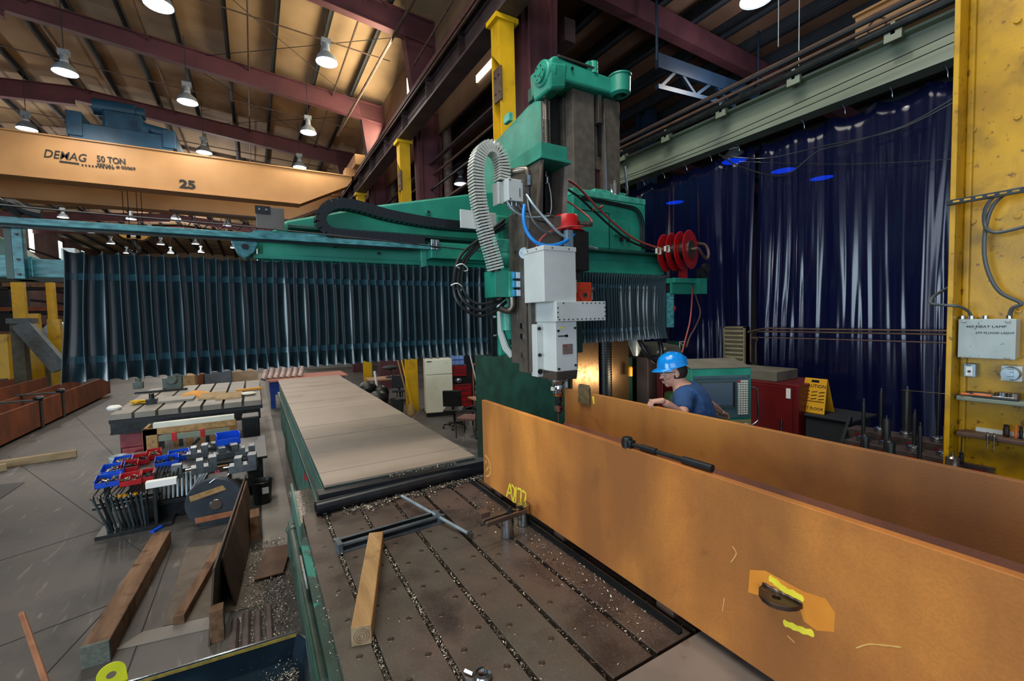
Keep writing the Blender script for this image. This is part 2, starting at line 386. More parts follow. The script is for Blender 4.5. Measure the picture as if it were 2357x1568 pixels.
# ================================================================== the setting
fl = S('floor', M().box(-17.3, 28, -10, 80, -.2, 0), FLOOR, smooth=None)
seam = mat('floor joint', '2c2a28', rough=.9)
for a, b in (((-2.6, 5.62), (-1.42, 6.02)), ((-5.0, 14.5), (-1.22, 6.9)), ((-1.22, 6.9), (-1.75, 4.6)), ((-6.0, 22), (-2.9, 13.2)), ((-3.6, 7.6), (-1.6, 8.6)), ((-1.05, 7.2), (-1.05, 3.2))):
    S('floor_joint', M().bar((a[0], a[1], .001), (b[0], b[1], .001), .010, .004), seam, fl, None)
lane = mat('swept concrete lane', '8d8780', '78726c', rough=.6, scale=1.5)
S('floor_lane', M().box(-.02, .36, 6.2, 30, 0, .012), lane, fl, None)
S('floor_gutter', M().box(-.16, -.03, 6.4, 12.5, 0, .01), seam, fl, None)
ZR = lambda x: (13.1 - .085 * x) if x > -6.2 else 13.627 - .085 * (-6.2 - x)
mb = M()
for y0, y1 in ((-10, 80),):
    mb.prism([(-17.3, ZR(-17.3)), (-6.2, ZR(-6.2)), (5.6, ZR(5.6)), (5.6, ZR(5.6) + .15), (-6.2, ZR(-6.2) + .15), (-17.3, ZR(-17.3) + .15)][::-1], 'y', -80, 10) if 0 else None
def deck(x0, z0, x1, z1, y0, y1): return M().hexa([(x0, y0, z0), (x1, y0, z1), (x1, y1, z1), (x0, y1, z0), (x0, y0, z0 + .12), (x1, y0, z1 + .12), (x1, y1, z1 + .12), (x0, y1, z0 + .12)])
ce = S('ceiling', deck(-6.2, ZR(-6.2), 5.6, ZR(5.6), -10, 80), ROOFM, smooth=None)
ce2 = S('ceiling', deck(-17.3, ZR(-17.3), -6.2, ZR(-6.2), -10, 80), ROOFM, smooth=None)
pur = None
for k in range(15):
    x = 4.07 - 1.46 * k
    if x < -16.5: break
    z = ZR(x) - .12
    if pur is None: pur = S('purlin', M().box(x - .035, x + .035, -9, 79, z - .12, z + .1).box(x - .1, x + .035, -9, 79, z - .12, z - .1), DKST, ce, None)
    else: pc(pur, (-1.46 * k, 0, ZR(x) - ZR(4.07)), ce)
# board joints of the liner, running between purlins
for k in range(9):
    y = 7.4 + 6.3 * k
    for side in (0, 1):
        xa, xb = ((5.3, -6.2), (-6.2, -17.2))[side]
        da = .62 if side == 0 else .55
        mb = M(); za, zb = ZR(xa) - .25, ZR(xb) - .25
        u = Vector((0, 0, 1))
        mb.bar((xa, y, za - .06), (xb, y, zb - .06), .26, .03); mb.bar((xa, y, za - .8), (xb, y, zb - .6), .26, .03)
        mb.hexa([(min(xa, xb), y - .012, (zb if xa > xb else za) - .6), (max(xa, xb), y - .012, za - .8), (max(xa, xb), y + .012, za - .8), (min(xa, xb), y + .012, zb - .6),
                 (min(xa, xb), y - .012, zb - .06), (max(xa, xb), y - .012, za - .06), (max(xa, xb), y + .012, za - .06), (min(xa, xb), y + .012, zb - .06)])
        S('rafter', mb, MAROONL, ce if side == 0 else ce2, None)
# sprinkler pipes and bracing under the roof
def rod(pts, r_=.018, par=None, m_=None, nm='sprinkler_pipe'): return S(nm, M().tube(pts, r_, 6, 0), m_ or RUSTP, par or ce)
for k in range(6):
    x = 3.3 - 3.0 * k
    rod([(x, 4, ZR(x) - .42), (x, 60, ZR(x) - .42)], .03)
for k in range(6):
    y = 9.6 + 6.3 * k
    rod([(4.6, y, 12.1), (-12, y, 12.9)], .022)
rod([(4.4, 6, 11.6), (3.6, 21, 11.2)], .045); rod([(4.5, 9.5, 11.6), (4.5, 9.5, 10.6), (4.3, 12.5, 10.2)], .03)
for y in (8.5, 14.6, 21): rod([(4.8, y, 12.3), (-1.7, y + 6, 12.9)], .012, m_=DKST, nm='cross_brace'); rod([(4.8, y + 6, 12.3), (-1.7, y, 12.9)], .012, m_=DKST, nm='cross_brace')
# left wall with strip windows
wl = S('wall_left', M().box(-17.5, -17.3, -10, 80, 0, ZR(-17.3)), mat('left wall sheeting', '6c5450', '5a4644', rough=.8, scale=.6), smooth=None)
for k in range(9):
    y = 14 + 7.2 * k
    S('window_pane', M().box(-17.32, -17.26, y, y + 1.0, 10.1, 12.2), WINE, wl, None)
    S('wall_girt', M().box(-17.3, -17.18, 4, 79, .9 + 1.45 * k * .8, 1.05 + 1.45 * k * .8), DKST, wl, None)
S('wall_far', M().box(-17.3, 28, 79, 79.3, 0, 14), mat('far wall sheeting', '8a7864', '75644f', rough=.8, scale=.5), smooth=None)
# high wall over the lower right bay, with translucent strips
wm = S('wall_right', M().box(5.45, 5.6, -10, 80, 10.2, ZR(5.6) + .1), mat('clerestory wall sheeting', '7c6048', '6a523e', rough=.8, scale=.8), smooth=None)
for y in (9.3, 15.2, 21.5, 27.8): S('window_pane', M().box(5.40, 5.46, y, y + 1.35, 10.75, 12.0), TRANSL, wm, None)
for q0_, q1_ in ((9.2, 10.75),):
    S('window_pane', M().box(5.40, 5.44, q0_, q1_, 9.18, 9.36), TRANSL, wm, None)
S('wall_panel', M().box(5.46, 5.52, 8.0, 60, 8.9, 10.2), wm.data.materials[0], wm, None)
# low right bay roof
def ZQ(x): return 10.6 - .03 * (x - 5)
ce3 = S('ceiling', deck(5.6, ZQ(5.6), 28, ZQ(28), -10, 80), ROOFR, smooth=None)
for k in range(19):
    x = 6.3 + 1.15 * k; z = ZQ(x) - .02
    if k == 0: pr_ = S('purlin', M().box(x - .04, x + .04, -9, 60, z - .38, z).box(x - .16, x + .04, -9, 60, z - .38, z - .35), DKST, ce3, None)
    else: pc(pr_, (1.15 * k, 0, ZQ(x) - ZQ(6.3)), ce3)
for k in range(7):
    y = 1.1 + 6.3 * k + 6.3
    S('rafter', M().bar((5.6, y, 9.9), (28, y, 9.3), .25, .5), MAROON, ce3, None)
S('wall_right', M().box(28, 28.2, -10, 80, 0, 10), mat('right bay wall', '3a3838', '2c2b2c', rough=.85, scale=.7), smooth=None)
# maroon building columns and lattice behind the runway
for k in range(6):
    y = 7.4 + 6.3 * k
    mb = M().hexa([(4.85, y - .02, 0), (5.35, y - .02, 0), (5.35, y + .3, 0), (4.85, y + .3, 0), (4.7, y - .02, 9.6), (5.6, y - .02, 9.6), (5.6, y + .3, 9.6), (4.7, y + .3, 9.6)])
    mb.hexa([(4.72, y - .02, 9.6), (5.58, y - .02, 9.6), (5.58, y + .3, 9.6), (4.72, y + .3, 9.6), (4.35, y - .02, ZR(4.6) - .2), (5.45, y - .02, ZR(5.4) - .2), (5.45, y + .3, ZR(5.4) - .2), (4.35, y + .3, ZR(4.6) - .2)])
    mb.box(4.6, 5.7, y - .06, y + .34, 9.5, 9.62).box(4.82, 4.86, y - .1, y + .38, 0, 9.5).box(5.34, 5.38, y - .1, y + .38, 0, 9.5)
    S('column', mb, MAROON, None, None)
    if k: S('downpipe', M().cyl((5.62, y - .35, 0), (5.62, y - .35, 12.2), .15, n=12), RUSTP, None)
# conduits and cables running along the wall behind the runway beam
for k, z in enumerate((7.9, 7.6, 7.1, 6.6, 6.2, 5.7)): S('trim_%d' % (k + 1), M().bar((5.15 + .1 * (k % 2), 8.2, z), (5.15 + .1 * (k % 2), 60, z), .05 if k % 3 else .12, .05), (BEAMD, RUSTP, DKST)[k % 3], None, None)
S('trim_9', M().bar((6.4, 8, 9.3), (6.4, 60, 9.3), .3, .5), BEAMD, None, None)
# ------------------------------------------------------------------ runway beam with rail, yellow crane columns
rw = E('crane_runway', (4.3, 0, 8.5), 'dark brown steel crane runway beam with rail running the length of the hall', 'runway beam')
P('beam', M().box(4.1, 4.5, -9, 70, 8.5, 8.55).box(4.28, 4.32, -9, 70, 8.55, 9.27).box(4.1, 4.5, -9, 70, 9.27, 9.32), BEAMD, rw, None)
P('channel_cap', M().box(4.08, 4.1, -9, 70, 9.16, 9.34).box(4.5, 4.52, -9, 70, 9.16, 9.34), MAROON, rw, None)
P('rail', M().box(4.26, 4.34, -9, 70, 9.34, 9.46), RUSTP, rw, None)
st = P('stiffener', M().box(4.12, 4.28, 9.0, 9.02, 8.55, 9.27), BEAMD, rw, None)
for k in range(1, 12): pc(st, (0, 2.1 * k - 6.3, 0), rw)
cl = P('rail_clip', M().box(4.2, 4.25, 4.0, 4.1, 9.34, 9.38).box(4.35, 4.4, 4.0, 4.1, 9.34, 9.38), DSTEEL, rw, None)
for k in range(1, 26): pc(cl, (0, .75 * k, 0), rw)
P('conductor_bar', M().box(4.02, 4.06, -9, 70, 9.02, 9.06).box(4.02, 4.06, -9, 70, 9.13, 9.17), RUSTP, rw, None)
def hcol(x, y, z0, z1, w, d_, m_, label, flx=.02):
    """H section whose flanges face up and down the hall, web facing the aisle"""
    o = E('crane_column', (x, y, z0), label, 'column', 'yellow crane columns along the aisle')
    P('web', M().box(x - .012, x + .012, y - w / 2 + flx, y + w / 2 - flx, z0, z1), m_, o, None)
    for s_ in (-1, 1): P('flange', M().box(x - d_ / 2, x + d_ / 2, y + s_ * (w / 2 - flx / 2) - flx / 2, y + s_ * (w / 2 - flx / 2) + flx / 2, z0, z1), m_, o, None)
    return o
c1 = E('crane_column', (4.3, 7.4, 0), 'tall yellow crane column rising directly behind the green machine top', 'column', 'yellow crane columns along the aisle')
c2 = E('crane_column', (4.3, 13.75, 0), 'yellow crane column beside the cream refrigerator', 'column', 'yellow crane columns along the aisle')
c3 = E('crane_column', (4.3, 20.1, 0), 'far yellow crane column seen beyond the brooms and the small desk', 'column', 'yellow crane columns along the aisle')
for o in (c1, c2, c3):
    y = WL[o.name].y
    P('column_flange', M().box(4.14, 4.46, y - .16, y - .14, 0, 8.4), YEL, o, None); P('column_flange', M().box(4.14, 4.46, y + .14, y + .16, 0, 8.4), YEL, o, None)
    P('web', M().box(4.29, 4.31, y - .14, y + .14, 0, 8.4), YEL, o, None)
    P('cap_plate', M().box(4.06, 4.54, y - .2, y + .2, 8.4, 8.49), YEL2, o, None)
    P('side_plate', M().box(4.12, 4.16, y - .2, y + .06, 6.95, 7.55), RUSTP, o, None)
    P('gusset', M().prism([(y - .14, 7.6), (y + .14, 7.9), (y + .14, 8.4), (y - .14, 8.4)], 'x', 4.13, 4.15), YEL, o, None)
    for q in range(4): P('bolt', M().cyl((4.105, y - .14 + .14 * (q % 2), 7.1 + .3 * (q // 2)), (4.12, y - .14 + .14 * (q % 2), 7.1 + .3 * (q // 2)), .018, n=6), DSTEEL, o)
# conduit drop beside column
# ------------------------------------------------------------------ overhead crane
cr = E('bridge_crane', (0, 20, 7.8), 'long orange overhead crane bridge with black lettering and number 25', 'crane')
GT = 9.16
def girder(y0, y1, nm, m_=ORG):
    prof = [(-17.0, 7.8), (1.9, 7.78), (3.75, 8.72), (3.95, 9.0), (3.95, 9.14), (-17.0, 9.14)]
    g_ = P(nm, M().prism(prof, 'y', y0, y1), m_, cr, None)
    mb = M().box(-17, 3.95, y0 - .05, y1 + .05, 9.14, 9.18)
    mb.box(-17, 1.9, y0 - .05, y1 + .05, 7.76, 7.8)
    P('girder_flange', mb, m_, g_, None)
    return g_
g1 = girder(20, 20.6, 'girder'); g2 = girder(23.4, 24.0, 'girder')
et = P('end_truck', M().box(3.98, 4.42, 19.4, 24.6, 9.5, 9.95), ORG, cr, None, bevel=.03)
for y in (19.7, 24.3): P('wheel', M().cyl((4.24, y, 9.62), (4.36, y, 9.62), .16, n=16), DSTEEL, et)
P('end_bracket', M().box(3.7, 4.2, 20.0, 20.6, 9.18, 9.5).box(3.7, 4.2, 23.4, 24.0, 9.18, 9.5), ORG, cr, None)
def tw(x0, x1, y): return at(x1, y, y=19.98).x - at(x0, y, y=19.98).x
text('DEMAG', .36, at(101, 361, y=19.98), (1, 0, 0), (0, 0, 1), INK, g1, shear=.25, bold=.002, w=tw(101, 200, 360))
text('50 TON', .29, at(223, 371.5, y=19.98), (1, 0, 0), (0, 0, 1), INK, g1, bold=.006, w=tw(223, 288, 374))
text('SERIAL # 05069', .15, at(223, 382, y=19.98), (1, 0, 0), (0, 0, 1), INK, g1, bold=.003, w=tw(223, 311, 384))
text('25', .40, at(413, 431, y=19.98), (1, 0, 0), (0, 0, 1), INK, g1, bold=.016, w=tw(413, 450, 430))
a = at(137, 371, y=19.98); b_ = at(182, 377, y=19.98)
P('underline', M().bar(a, b_, .01, .045), INK, g1, None)
for k in range(10): P('dot', M().box(b_.x + .06 + .085 * k, b_.x + .10 + .085 * k, 19.97, 19.99, b_.z - .045, b_.z), INK, g1, None)
# festoon cable loops below the girder
mb = M(); x = -2.6; zt = 7.76
for k in range(10):
    x0, x1 = x + .62 * k, x + .62 * (k + 1)
    zt = 7.72 if x0 < 1.7 else 7.72 + (x0 - 1.7) * .5; zt1 = 7.72 if x1 < 1.7 else 7.72 + (x1 - 1.7) * .5
    P('festoon_cable', M().tube([(x0, 23.2, zt), (x0 + .12, 23.2, zt - .42), (x0 + .31, 23.2, zt - .62), (x1 - .12, 23.2, zt1 - .42), (x1, 23.2, zt1)], .022, 5, 4), DARKP, cr)
P('festoon_track', M().bar((-2.8, 23.2, 7.74), (1.7, 23.2, 7.74), .06, .08).bar((1.7, 23.2, 7.74), (3.9, 23.2, 8.8), .06, .08), BEAMD, cr, None)
# trolley
tr_ = E('crane_trolley', (-3.5, 21.5, 9.2), 'blue hoist trolley with motor standing on top of the orange crane bridge', 'hoist')
P('side_frame', M().box(-4.95, -2.2, 20.1, 20.35, 9.2, 9.75), BLUEM, tr_, None, .02); P('side_frame', M().box(-4.95, -2.2, 23.6, 23.85, 9.2, 9.75), BLUEM, tr_, None, .02)
P('end_frame', M().box(-5.0, -4.6, 20.06, 23.85, 9.3, 10.1), BLUEM, tr_, None, .02); P('end_frame', M().box(-2.5, -2.1, 20.06, 23.85, 9.3, 9.95), BLUEM, tr_, None, .03)
P('gearbox', M().box(-4.2, -3.1, 20.6, 21.6, 9.75, 10.55), BLUEM, tr_, None, .08)
P('hoist_motor', M().cyl((-4.45, 20.9, 10.65), (-3.3, 20.9, 10.65), .28, n=16).cyl((-3.3, 20.9, 10.65), (-3.05, 20.9, 10.65), .2), BLUEM, tr_)
P('rope_drum', M().cyl((-4.6, 22.0, 9.75), (-2.4, 22.0, 9.75), .36, n=18), BLUEM, tr_)
P('drive_motor', M().cyl((-3.1, 20.6, 10.05), (-2.4, 20.6, 9.95), .2, n=12).box(-3.2, -3.05, 20.4, 20.9, 9.75, 10.3), BLUEM, tr_)
P('junction_box', M().box(-3.1, -2.9, 20.3, 20.5, 9.8, 10.0), BLUEM, tr_, None)
# hook block
hk = E('hook_block', (-3.75, 22, 6.2), 'yellow crane hook block hanging on wire ropes below the bridge', 'crane hook')
P('block_cheek', M().cyl((-3.98, 21.85, 6.55), (-3.98, 22.15, 6.55), .27, n=18).cyl((-3.56, 21.85, 6.50), (-3.56, 22.15, 6.50), .25, n=18).box(-3.98, -3.56, 21.85, 22.15, 6.28, 6.78), BRASS, hk)
P('hook', M().tube([(-3.78, 22, 6.32), (-3.78, 22, 6.1), (-3.66, 22, 5.95), (-3.68, 22, 5.76), (-3.8, 22, 5.7), (-3.93, 22, 5.78), (-3.94, 22, 5.89)], .075, 8, 4), DSTEEL, hk)
P('label_plate', M().box(-3.86, -3.70, 21.83, 21.85, 6.34, 6.50), WHT, hk, None)
for x in (-4.05, -3.9, -3.64, -3.5): P('wire_rope', M().cyl((x, 22, 6.7), (x, 22, 9.4), .014, n=5), DSTEEL, hk)
# second crane girder in the right bay, with a ring mark
g = at(1969, 75, x=9.5)
o = E('crane_girder', (9.5, g.y, g.z), 'tan crane girder end with a round opening high in the right bay', 'crane girder')
a, b_ = at(1969, 42, x=9.5), at(1969, 107, x=9.5)
P('girder_web', M().box(9.5, 9.9, a.y - 4.2, a.y, b_.z, a.z), ORG, o, None); P('girder_edge', M().box(9.44, 9.96, a.y - 4.2, a.y + .02, a.z, a.z + .04), ORG, o, None)
c = at(2018, 62, x=9.48); P('ring_mark', M().tube([(9.48, c.y + .13 * math.cos(t * PI / 6), c.z + .15 * math.sin(t * PI / 6)) for t in range(13)], .014, 6, 0), BEAMD, o)
# ------------------------------------------------------------------ pendant lamps
def make_lamp(loc, label, group):
    x, y, z = loc
    o = E('pendant_lamp', (x, y, z), label, 'lamp', group)
    P('reflector', M().lathe([(.30, 0), (.295, .05), (.24, .17), (.13, .27), (.11, .3)], loc, n=20, caps=False), LAMPH, o)
    P('glowing_lens', M().lathe([(.001, .012), (.285, .02)], loc, n=20, caps=False), LAMPE, o)
    P('ballast_housing', M().cyl((x, y, z + .3), (x, y, z + .52), .1, .09, n=12).box(x - .13, x + .13, y - .09, y + .09, z + .52, z + .66), LAMPH, o)
    P('hanging_rod', M().cyl((x, y, z + .66), (x, y, z + 2.2), .012, n=5), DKST, o)
    return o
lp = None
near = [((365, 13), 'topmost pendant lamp, cut by the top edge of the picture'), ((150, 168), 'pendant lamp at upper left, above the crane lettering'),
        ((432, 236), 'pendant lamp just right of the blue hoist trolley'), ((752, 144), 'bright pendant lamp near the sunlit roof panels'),
        ((710, 306), 'pendant lamp above the right end of the orange crane bridge'), ((62, 298), 'leftmost pendant lamp, just over the top of the crane bridge'),
        ((470, 352), 'pendant lamp half sunk behind the crane bridge right of the trolley'), ((690, 386), 'faint pendant lamp low over the right end of the crane bridge')]
farl = [((66, 453), 'flat far lamp under the left part of the crane bridge'), ((145, 501), 'far lamp left of the yellow hook, over the green cable tray'),
        ((302, 505), 'far lamp straight above the yellow hook block'), ((405, 504), 'far lamp just right of the yellow hook block'), ((523, 519), 'far lamp midway between hook and steel plate bracket'),
        ((660, 506), 'far lamp beside the steel plate bracket'), ((208, 535), 'far lamp left of the hook, just under the green tray'), ((255, 561), 'low far lamp left of the hook'),
        ((370, 563), 'low far lamp right of the hook'), ((450, 562), 'low far lamp, second to the right of the hook'), ((345, 535), 'far lamp peeping out behind the hook block'),
        ((538, 571), 'low far lamp beside the green hexagonal bracket'), ((292, 583), 'lowest far lamp left of the hook, touching the bellows top'), ((393, 583), 'lowest far lamp right of the hook, touching the bellows top'),
        ((463, 581), 'rightmost of the three lowest far lamps over the bellows')]
for (p, lb) in near + farl:
    w = at(*p, z=10.5)
    if w.y > 66: w = at(*p, y=66)
    if lp is None: lp = make_lamp(w, lb, 'pendant lamps over the left hall')
    else: dup(lp, w, 0, lb, 'pendant lamps over the left hall')
for p, zz, lb in (((1060, 424), 9.3, 'pendant lamp between the second yellow column and the white hose arch'), ((1742, -2), 8.9, 'lamp at the top edge over the right bay'),
              ((1690, 372), 9.3, 'blue glow of a lamp seen through the curtain, left one of the upper three'), ((1803, 394), 9.3, 'blue glow of a lamp seen through the curtain, middle of the upper three'),
              ((1891, 411), 9.3, 'blue glow of a lamp seen through the curtain, right one of the upper three'), ((1553, 467), 9.3, 'blue glow of a lamp seen through the curtain, lowest, above the hose reels')):
    dup(lp, at(*p, z=zz), 0, lb, 'pendant lamps over the right bay', 1.7 if 'glow' in lb else None)
# ------------------------------------------------------------------ grey girder, pipes and curtain on the right
XG = 6.5
gr = E('curtain_girder', (XG, 0, 5.4), 'grey-green steel girder running above the blue curtain', 'girder')
P('web', M().box(XG - .01, XG + .01, -4, 9.5, 5.52, 5.96), GIRD, gr, None)
P('bottom_flange', M().box(XG - .12, XG + .12, -4, 9.5, 5.49, 5.52), GIRD, gr, None); P('top_flange', M().box(XG - .12, XG + .12, -4, 9.5, 5.96, 5.99), GIRD, gr, None)
for k in range(9): P('bracket', M().box(XG - .2, XG - .02, -1.0 + 1.05 * k, -.96 + 1.05 * k, 5.97, 6.1).box(XG - .2, XG - .17, -1.06 + 1.05 * k, -.9 + 1.05 * k, 5.9, 6.03), GIRD, gr, None)
for k, (dx, z, r_) in enumerate(((-.2, 6.04, .04), (-.05, 6.11, .045), (-.16, 6.17, .025), (0.1, 6.21, .045), (-.1, 6.29, .025), (.02, 6.37, .04))):
    T('pipe_run', M().tube([(XG + dx, -4, z), (XG + dx, 10.5, z)], r_, 8, 0), (DSTEEL, DKST, RUSTP)[k % 3],
      ('fat dark pipe lying on the flange of the grey-green girder', 'dark pipe just above the girder flange', 'thin black line above the girder pipes', 'brownish conduit in the middle of the pipe bundle',
       'thin conduit near the top of the pipe bundle', 'topmost pipe of the bundle above the girder')[k], 'pipe', 'pipes running above the curtain girder')
for (ya, za, yb, zb, s_) in ((1.2, 5.75, 8, 5.6, .1), (1.2, 5.65, 8, 5.6, .12)):
    T('thin_cable', M().tube([(XG - .16, ya, za), (XG - .2, (ya + yb) / 2, (za + zb) / 2 - s_), (XG - .16, yb, zb)], .006, 5, 6), DARKP, 'upper of two thin black cables strung along the face of the girder' if s_ == .1 else 'lower of two thin black cables strung along the face of the girder', 'cable')
XC = 6.62
def curtain(y0, y1, n, nm, lb, z0=.82, zt=5.42, amp=.042, seed=1, sag=.16):
    rnd = random.Random(seed); ph = [rnd.uniform(0, 6.28) for _ in range(6)]
    mb = M(); rows = 26; cols = n
    grid = []
    for j in range(rows + 1):
        t = j / rows; row = []
        for i in range(cols + 1):
            s_ = i / cols; y = y0 + (y1 - y0) * s_
            nz = mnoise.noise
            w = nz((y * 2.2, t * .5, seed)) * 2.2 + nz((y * 5.5, t * .9, seed + 9)) * 1.1 + (1 - abs(nz((y * 9, t * 1.6, seed + 20))) * 3) * .22 + nz((y * 17, t * 3.2, seed + 31)) * .22 * (.5 + t)
            k = (abs((y * 1.35 + ph[4]) % 1 - .5) * 2)
            zz = z0 + (zt - z0) * (1 - t) - (sag * (1 - (2 * ((y * 2.1 + ph[4]) % 1) - 1) ** 2) * .5) * (1 - t) ** 3
            gather = amp * (1 + .5 * math.sin(y * 1.7 + ph[5])) * (.55 + .45 * t)
            row.append((XC + w * gather * 1.3, y + .02 * math.sin(t * 5 + y * 3), zz))
        grid.append(row)
    i0 = mb._a([p for r_ in grid for p in r_])
    for j in range(rows):
        for i in range(cols):
            a_ = i0 + j * (cols + 1) + i; mb.f.append([a_, a_ + 1, a_ + cols + 2, a_ + cols + 1])
    o = T(nm, mb, CURT, lb, 'curtain', 'blue welding curtains', smooth=True)
    md = o.modifiers.new('thickness', 'SOLIDIFY'); md.thickness = .004
    hk_ = None
    for k in range(int((y1 - y0) / .48)):
        y = y0 + .24 + .48 * k
        c_ = M().tube([(XC - .12, y, 5.5), (XC - .02, y, 5.46), (XC, y, zt - .03)], .006, 5, 3)
        q = mesh_obj('curtain_hook', c_, CHROME, o, True)
    return o
curtain(1.55, 3.9, 240, 'blue_curtain', 'glossy dark blue welding curtain panel nearest the yellow column', seed=3, amp=.05)
curtain(3.92, 7.3, 330, 'blue_curtain', 'long dark blue welding curtain panel behind the operator, lamps glowing through', seed=8)
curtain(-3.5, 1.52, 200, 'blue_curtain', 'dark blue welding curtain panel hidden behind the yellow column', seed=11)
T('hanging_cable', M().tube([at(1655, 355, x=6.45), at(1700, 382, x=6.4), at(1800, 405, x=6.4), at(1880, 350, x=6.4), at(1950, 330, x=6.4), at(2080, 290, x=6.45), at(2197, 225, x=6.45)], .01, 5, 6), DARKP, 'black cable drooping across the blue curtain from the girder to the yellow column', 'cable')
T('hanging_cable', M().tube([at(1655, 358, x=6.45), at(1760, 365, x=6.42), at(1900, 335, x=6.4), at(2060, 300, x=6.42), at(2197, 235, x=6.45)], .008, 5, 6), DARKP, 'thin black cable strung straighter across the curtain', 'cable')
T('hanging_cable', M().tube([at(1700, 372, x=6.45), at(1900, 378, x=6.42), at(2060, 374, x=6.42), at(2197, 366, x=6.45)], .005, 5, 6), DARKP, 'thinnest dark wire lying nearly level across the curtain', 'cable')
# drop wires in the upper right
T('drop_wire', M().cyl((7.2, 3.9, 7.0), (7.2, 3.9, 9.9), .006, n=5), WHT, 'pale drop cord hanging from the roof of the right bay, left of two', 'cord')
T('drop_wire', M().cyl((6.9, 3.45, 6.2), (6.9, 3.45, 9.9), .006, n=5), WHT, 'pale drop cord reaching down to the girder pipes, right of two', 'cord')
# blue building column and truss beyond the machine
bc = E('blue_column', (12.3, 11, .0), 'dark blue steel building column right of the machine top', 'column')
P('shaft', M().box(12.05, 12.62, 11, 11.03, 0, 10.2).box(12.05, 12.62, 11.4, 11.43, 0, 10.2).box(12.3, 12.36, 11.03, 11.4, 0, 10.2), BLUEC, bc, None)
bt = E('blue_truss', (11, 7.0, 7.6), 'blue-grey steel truss beam high in the right bay', 'truss')
p0, p1 = at(1512, 140, y=7.0), at(1745, 222, y=7.0); q0, q1 = at(1512, 200, y=7.0), at(1690, 245, y=7.0)
P('chord', M().bar(p0, p1, .1, .32), BLUEC, bt, None); P('lower_chord', M().bar(q0, q1, .1, .1), BLUEC, bt, None)
for q_ in (p0, p1): P('hanger', M().cyl(q_, (q_.x, q_.y, ZQ(q_.x) + .02), .03, n=8), BLUEC, bt)
for (a, b_) in (((1520, 200), (1560, 160)), ((1560, 160), (1600, 220)), ((1600, 220), (1640, 190)), ((1640, 190), (1680, 240))): P('brace', M().bar(at(*a, y=7.0), at(*b_, y=7.0), .07, .07), BLUEC, bt, None)
# ================================================================== machine bed, T-slot table, covered table
ZT = 1.5
bed = E('machine_bed', (1.2, 6, 0), 'long green machine bed carrying the slotted table and the covered table', 'machine bed')
P('bed_body', M().box(.30, 2.9, 1.1, 3.3, 0, 1.24).box(.50, 1.70, 3.62, 11.2, 0, 1.52).box(.30, 1.9, 3.3, 3.62, 0, 1.40), GD, bed, None, .01)
P('side_panel', M().box(.44, .50, 3.64, 11.2, .55, 1.5), mat('dull bed green', '42695c', '33564b', rough=.5, scale=4), bed, None, .006)
P('side_rail', M().box(.40, .50, 3.4, 11.2, 1.3, 1.36), GD, bed, None, .006)
P('side_trough', M().box(.16, .30, 1.0, 3.75, 1.12, 1.16).box(.16, .17, 1.0, 3.75, 1.16, 1.40), GD, bed, None)
P('splash_guard', M().box(.205, .215, .9, 3.45, 1.18, 1.455).box(.200, .245, .9, 3.45, 1.452, 1.462), mat('scraped dark green', '2f463f', '24382f', rough=.5, scale=5, c3='26796c', s3=3, lo3=.60, hi3=.63), bed, None, .002)
P('guard_plate', M().hexa([(.20, 3.2, 1.25), (.215, 3.2, 1.25), (.215, 3.95, 1.30), (.20, 3.95, 1.30), (.20, 3.2, 1.55), (.215, 3.2, 1.55), (.215, 3.95, 1.60), (.20, 3.95, 1.60)]), mat('green grey guard', '4f7468', '3f6156', rough=.5, scale=6), bed, None, .002)
mb = M().tube([(.175, 3.62, 1.16), (.175, 3.60, 1.34), (.18, 3.45, 1.38), (.185, 2.4, 1.36), (.19, 1.0, 1.34)], .031, 12, 6)
cp = P('coolant_pipe', mb, RUSTP if 0 else mat('grey green pipe', '46564e', '36443c', rough=.45, metal=.3, scale=9), bed)
for y in (3.52, 3.02, 1.9): P('pipe_collar', M().cyl((.186, y, 1.377 if y > 3.4 else 1.362), (.186, y + .05, 1.377 if y > 3.4 else 1.362), .040, n=14), MATS['grey green pipe'], cp)
P('pipe_elbow', M().ball((.175, 3.60, 1.37), .040), MATS['grey green pipe'], cp)
P('latch_plate', M().box(.18, .19, 2.55, 2.95, 1.42, 1.47), CHROME, bed, None)
P('end_box', M().box(.46, .58, 4.9, 6.1, 1.25, 1.56), TEAL, bed, None, .01)
P('stop_button', M().cyl((.46, 5.2, 1.2), (.46, 5.2, 1.27), .06, n=16), REDP, bed)
P('chip_trough', M().box(.24, .48, 3.55, 4.9, 1.16, 1.2), SWARF, bed, None)
tb = E('slotted_table', (1.2, 2.4, 1.24), 'dark brown iron machine table with long parallel slots and rows of holes', 'machine table')
xs = [.391 + .2435 * k for k in range(10)]; hw = .0135
edges = [.245] + xs + [2.9]
mb = M().box(.245, 2.9, 1.22, 3.50, 1.24, 1.44)
P('table_base', mb, TAB, tb, None)
for k in range(len(edges) - 1):
    a = edges[k] + (hw if k else 0); b_ = edges[k + 1] - (hw if k < len(edges) - 2 else 0)
    P('table_strip', M().box(a, b_, 1.22, 3.50, 1.44, ZT), TAB, tb, None, .003)
hole = M().lathe([(.0145, .0004), (.0136, .0010), (.0105, .0010), (.0095, .0004), (.004, .0004), (.001, .0012)], (0, 0, 0), n=14, caps=False)
hp = None
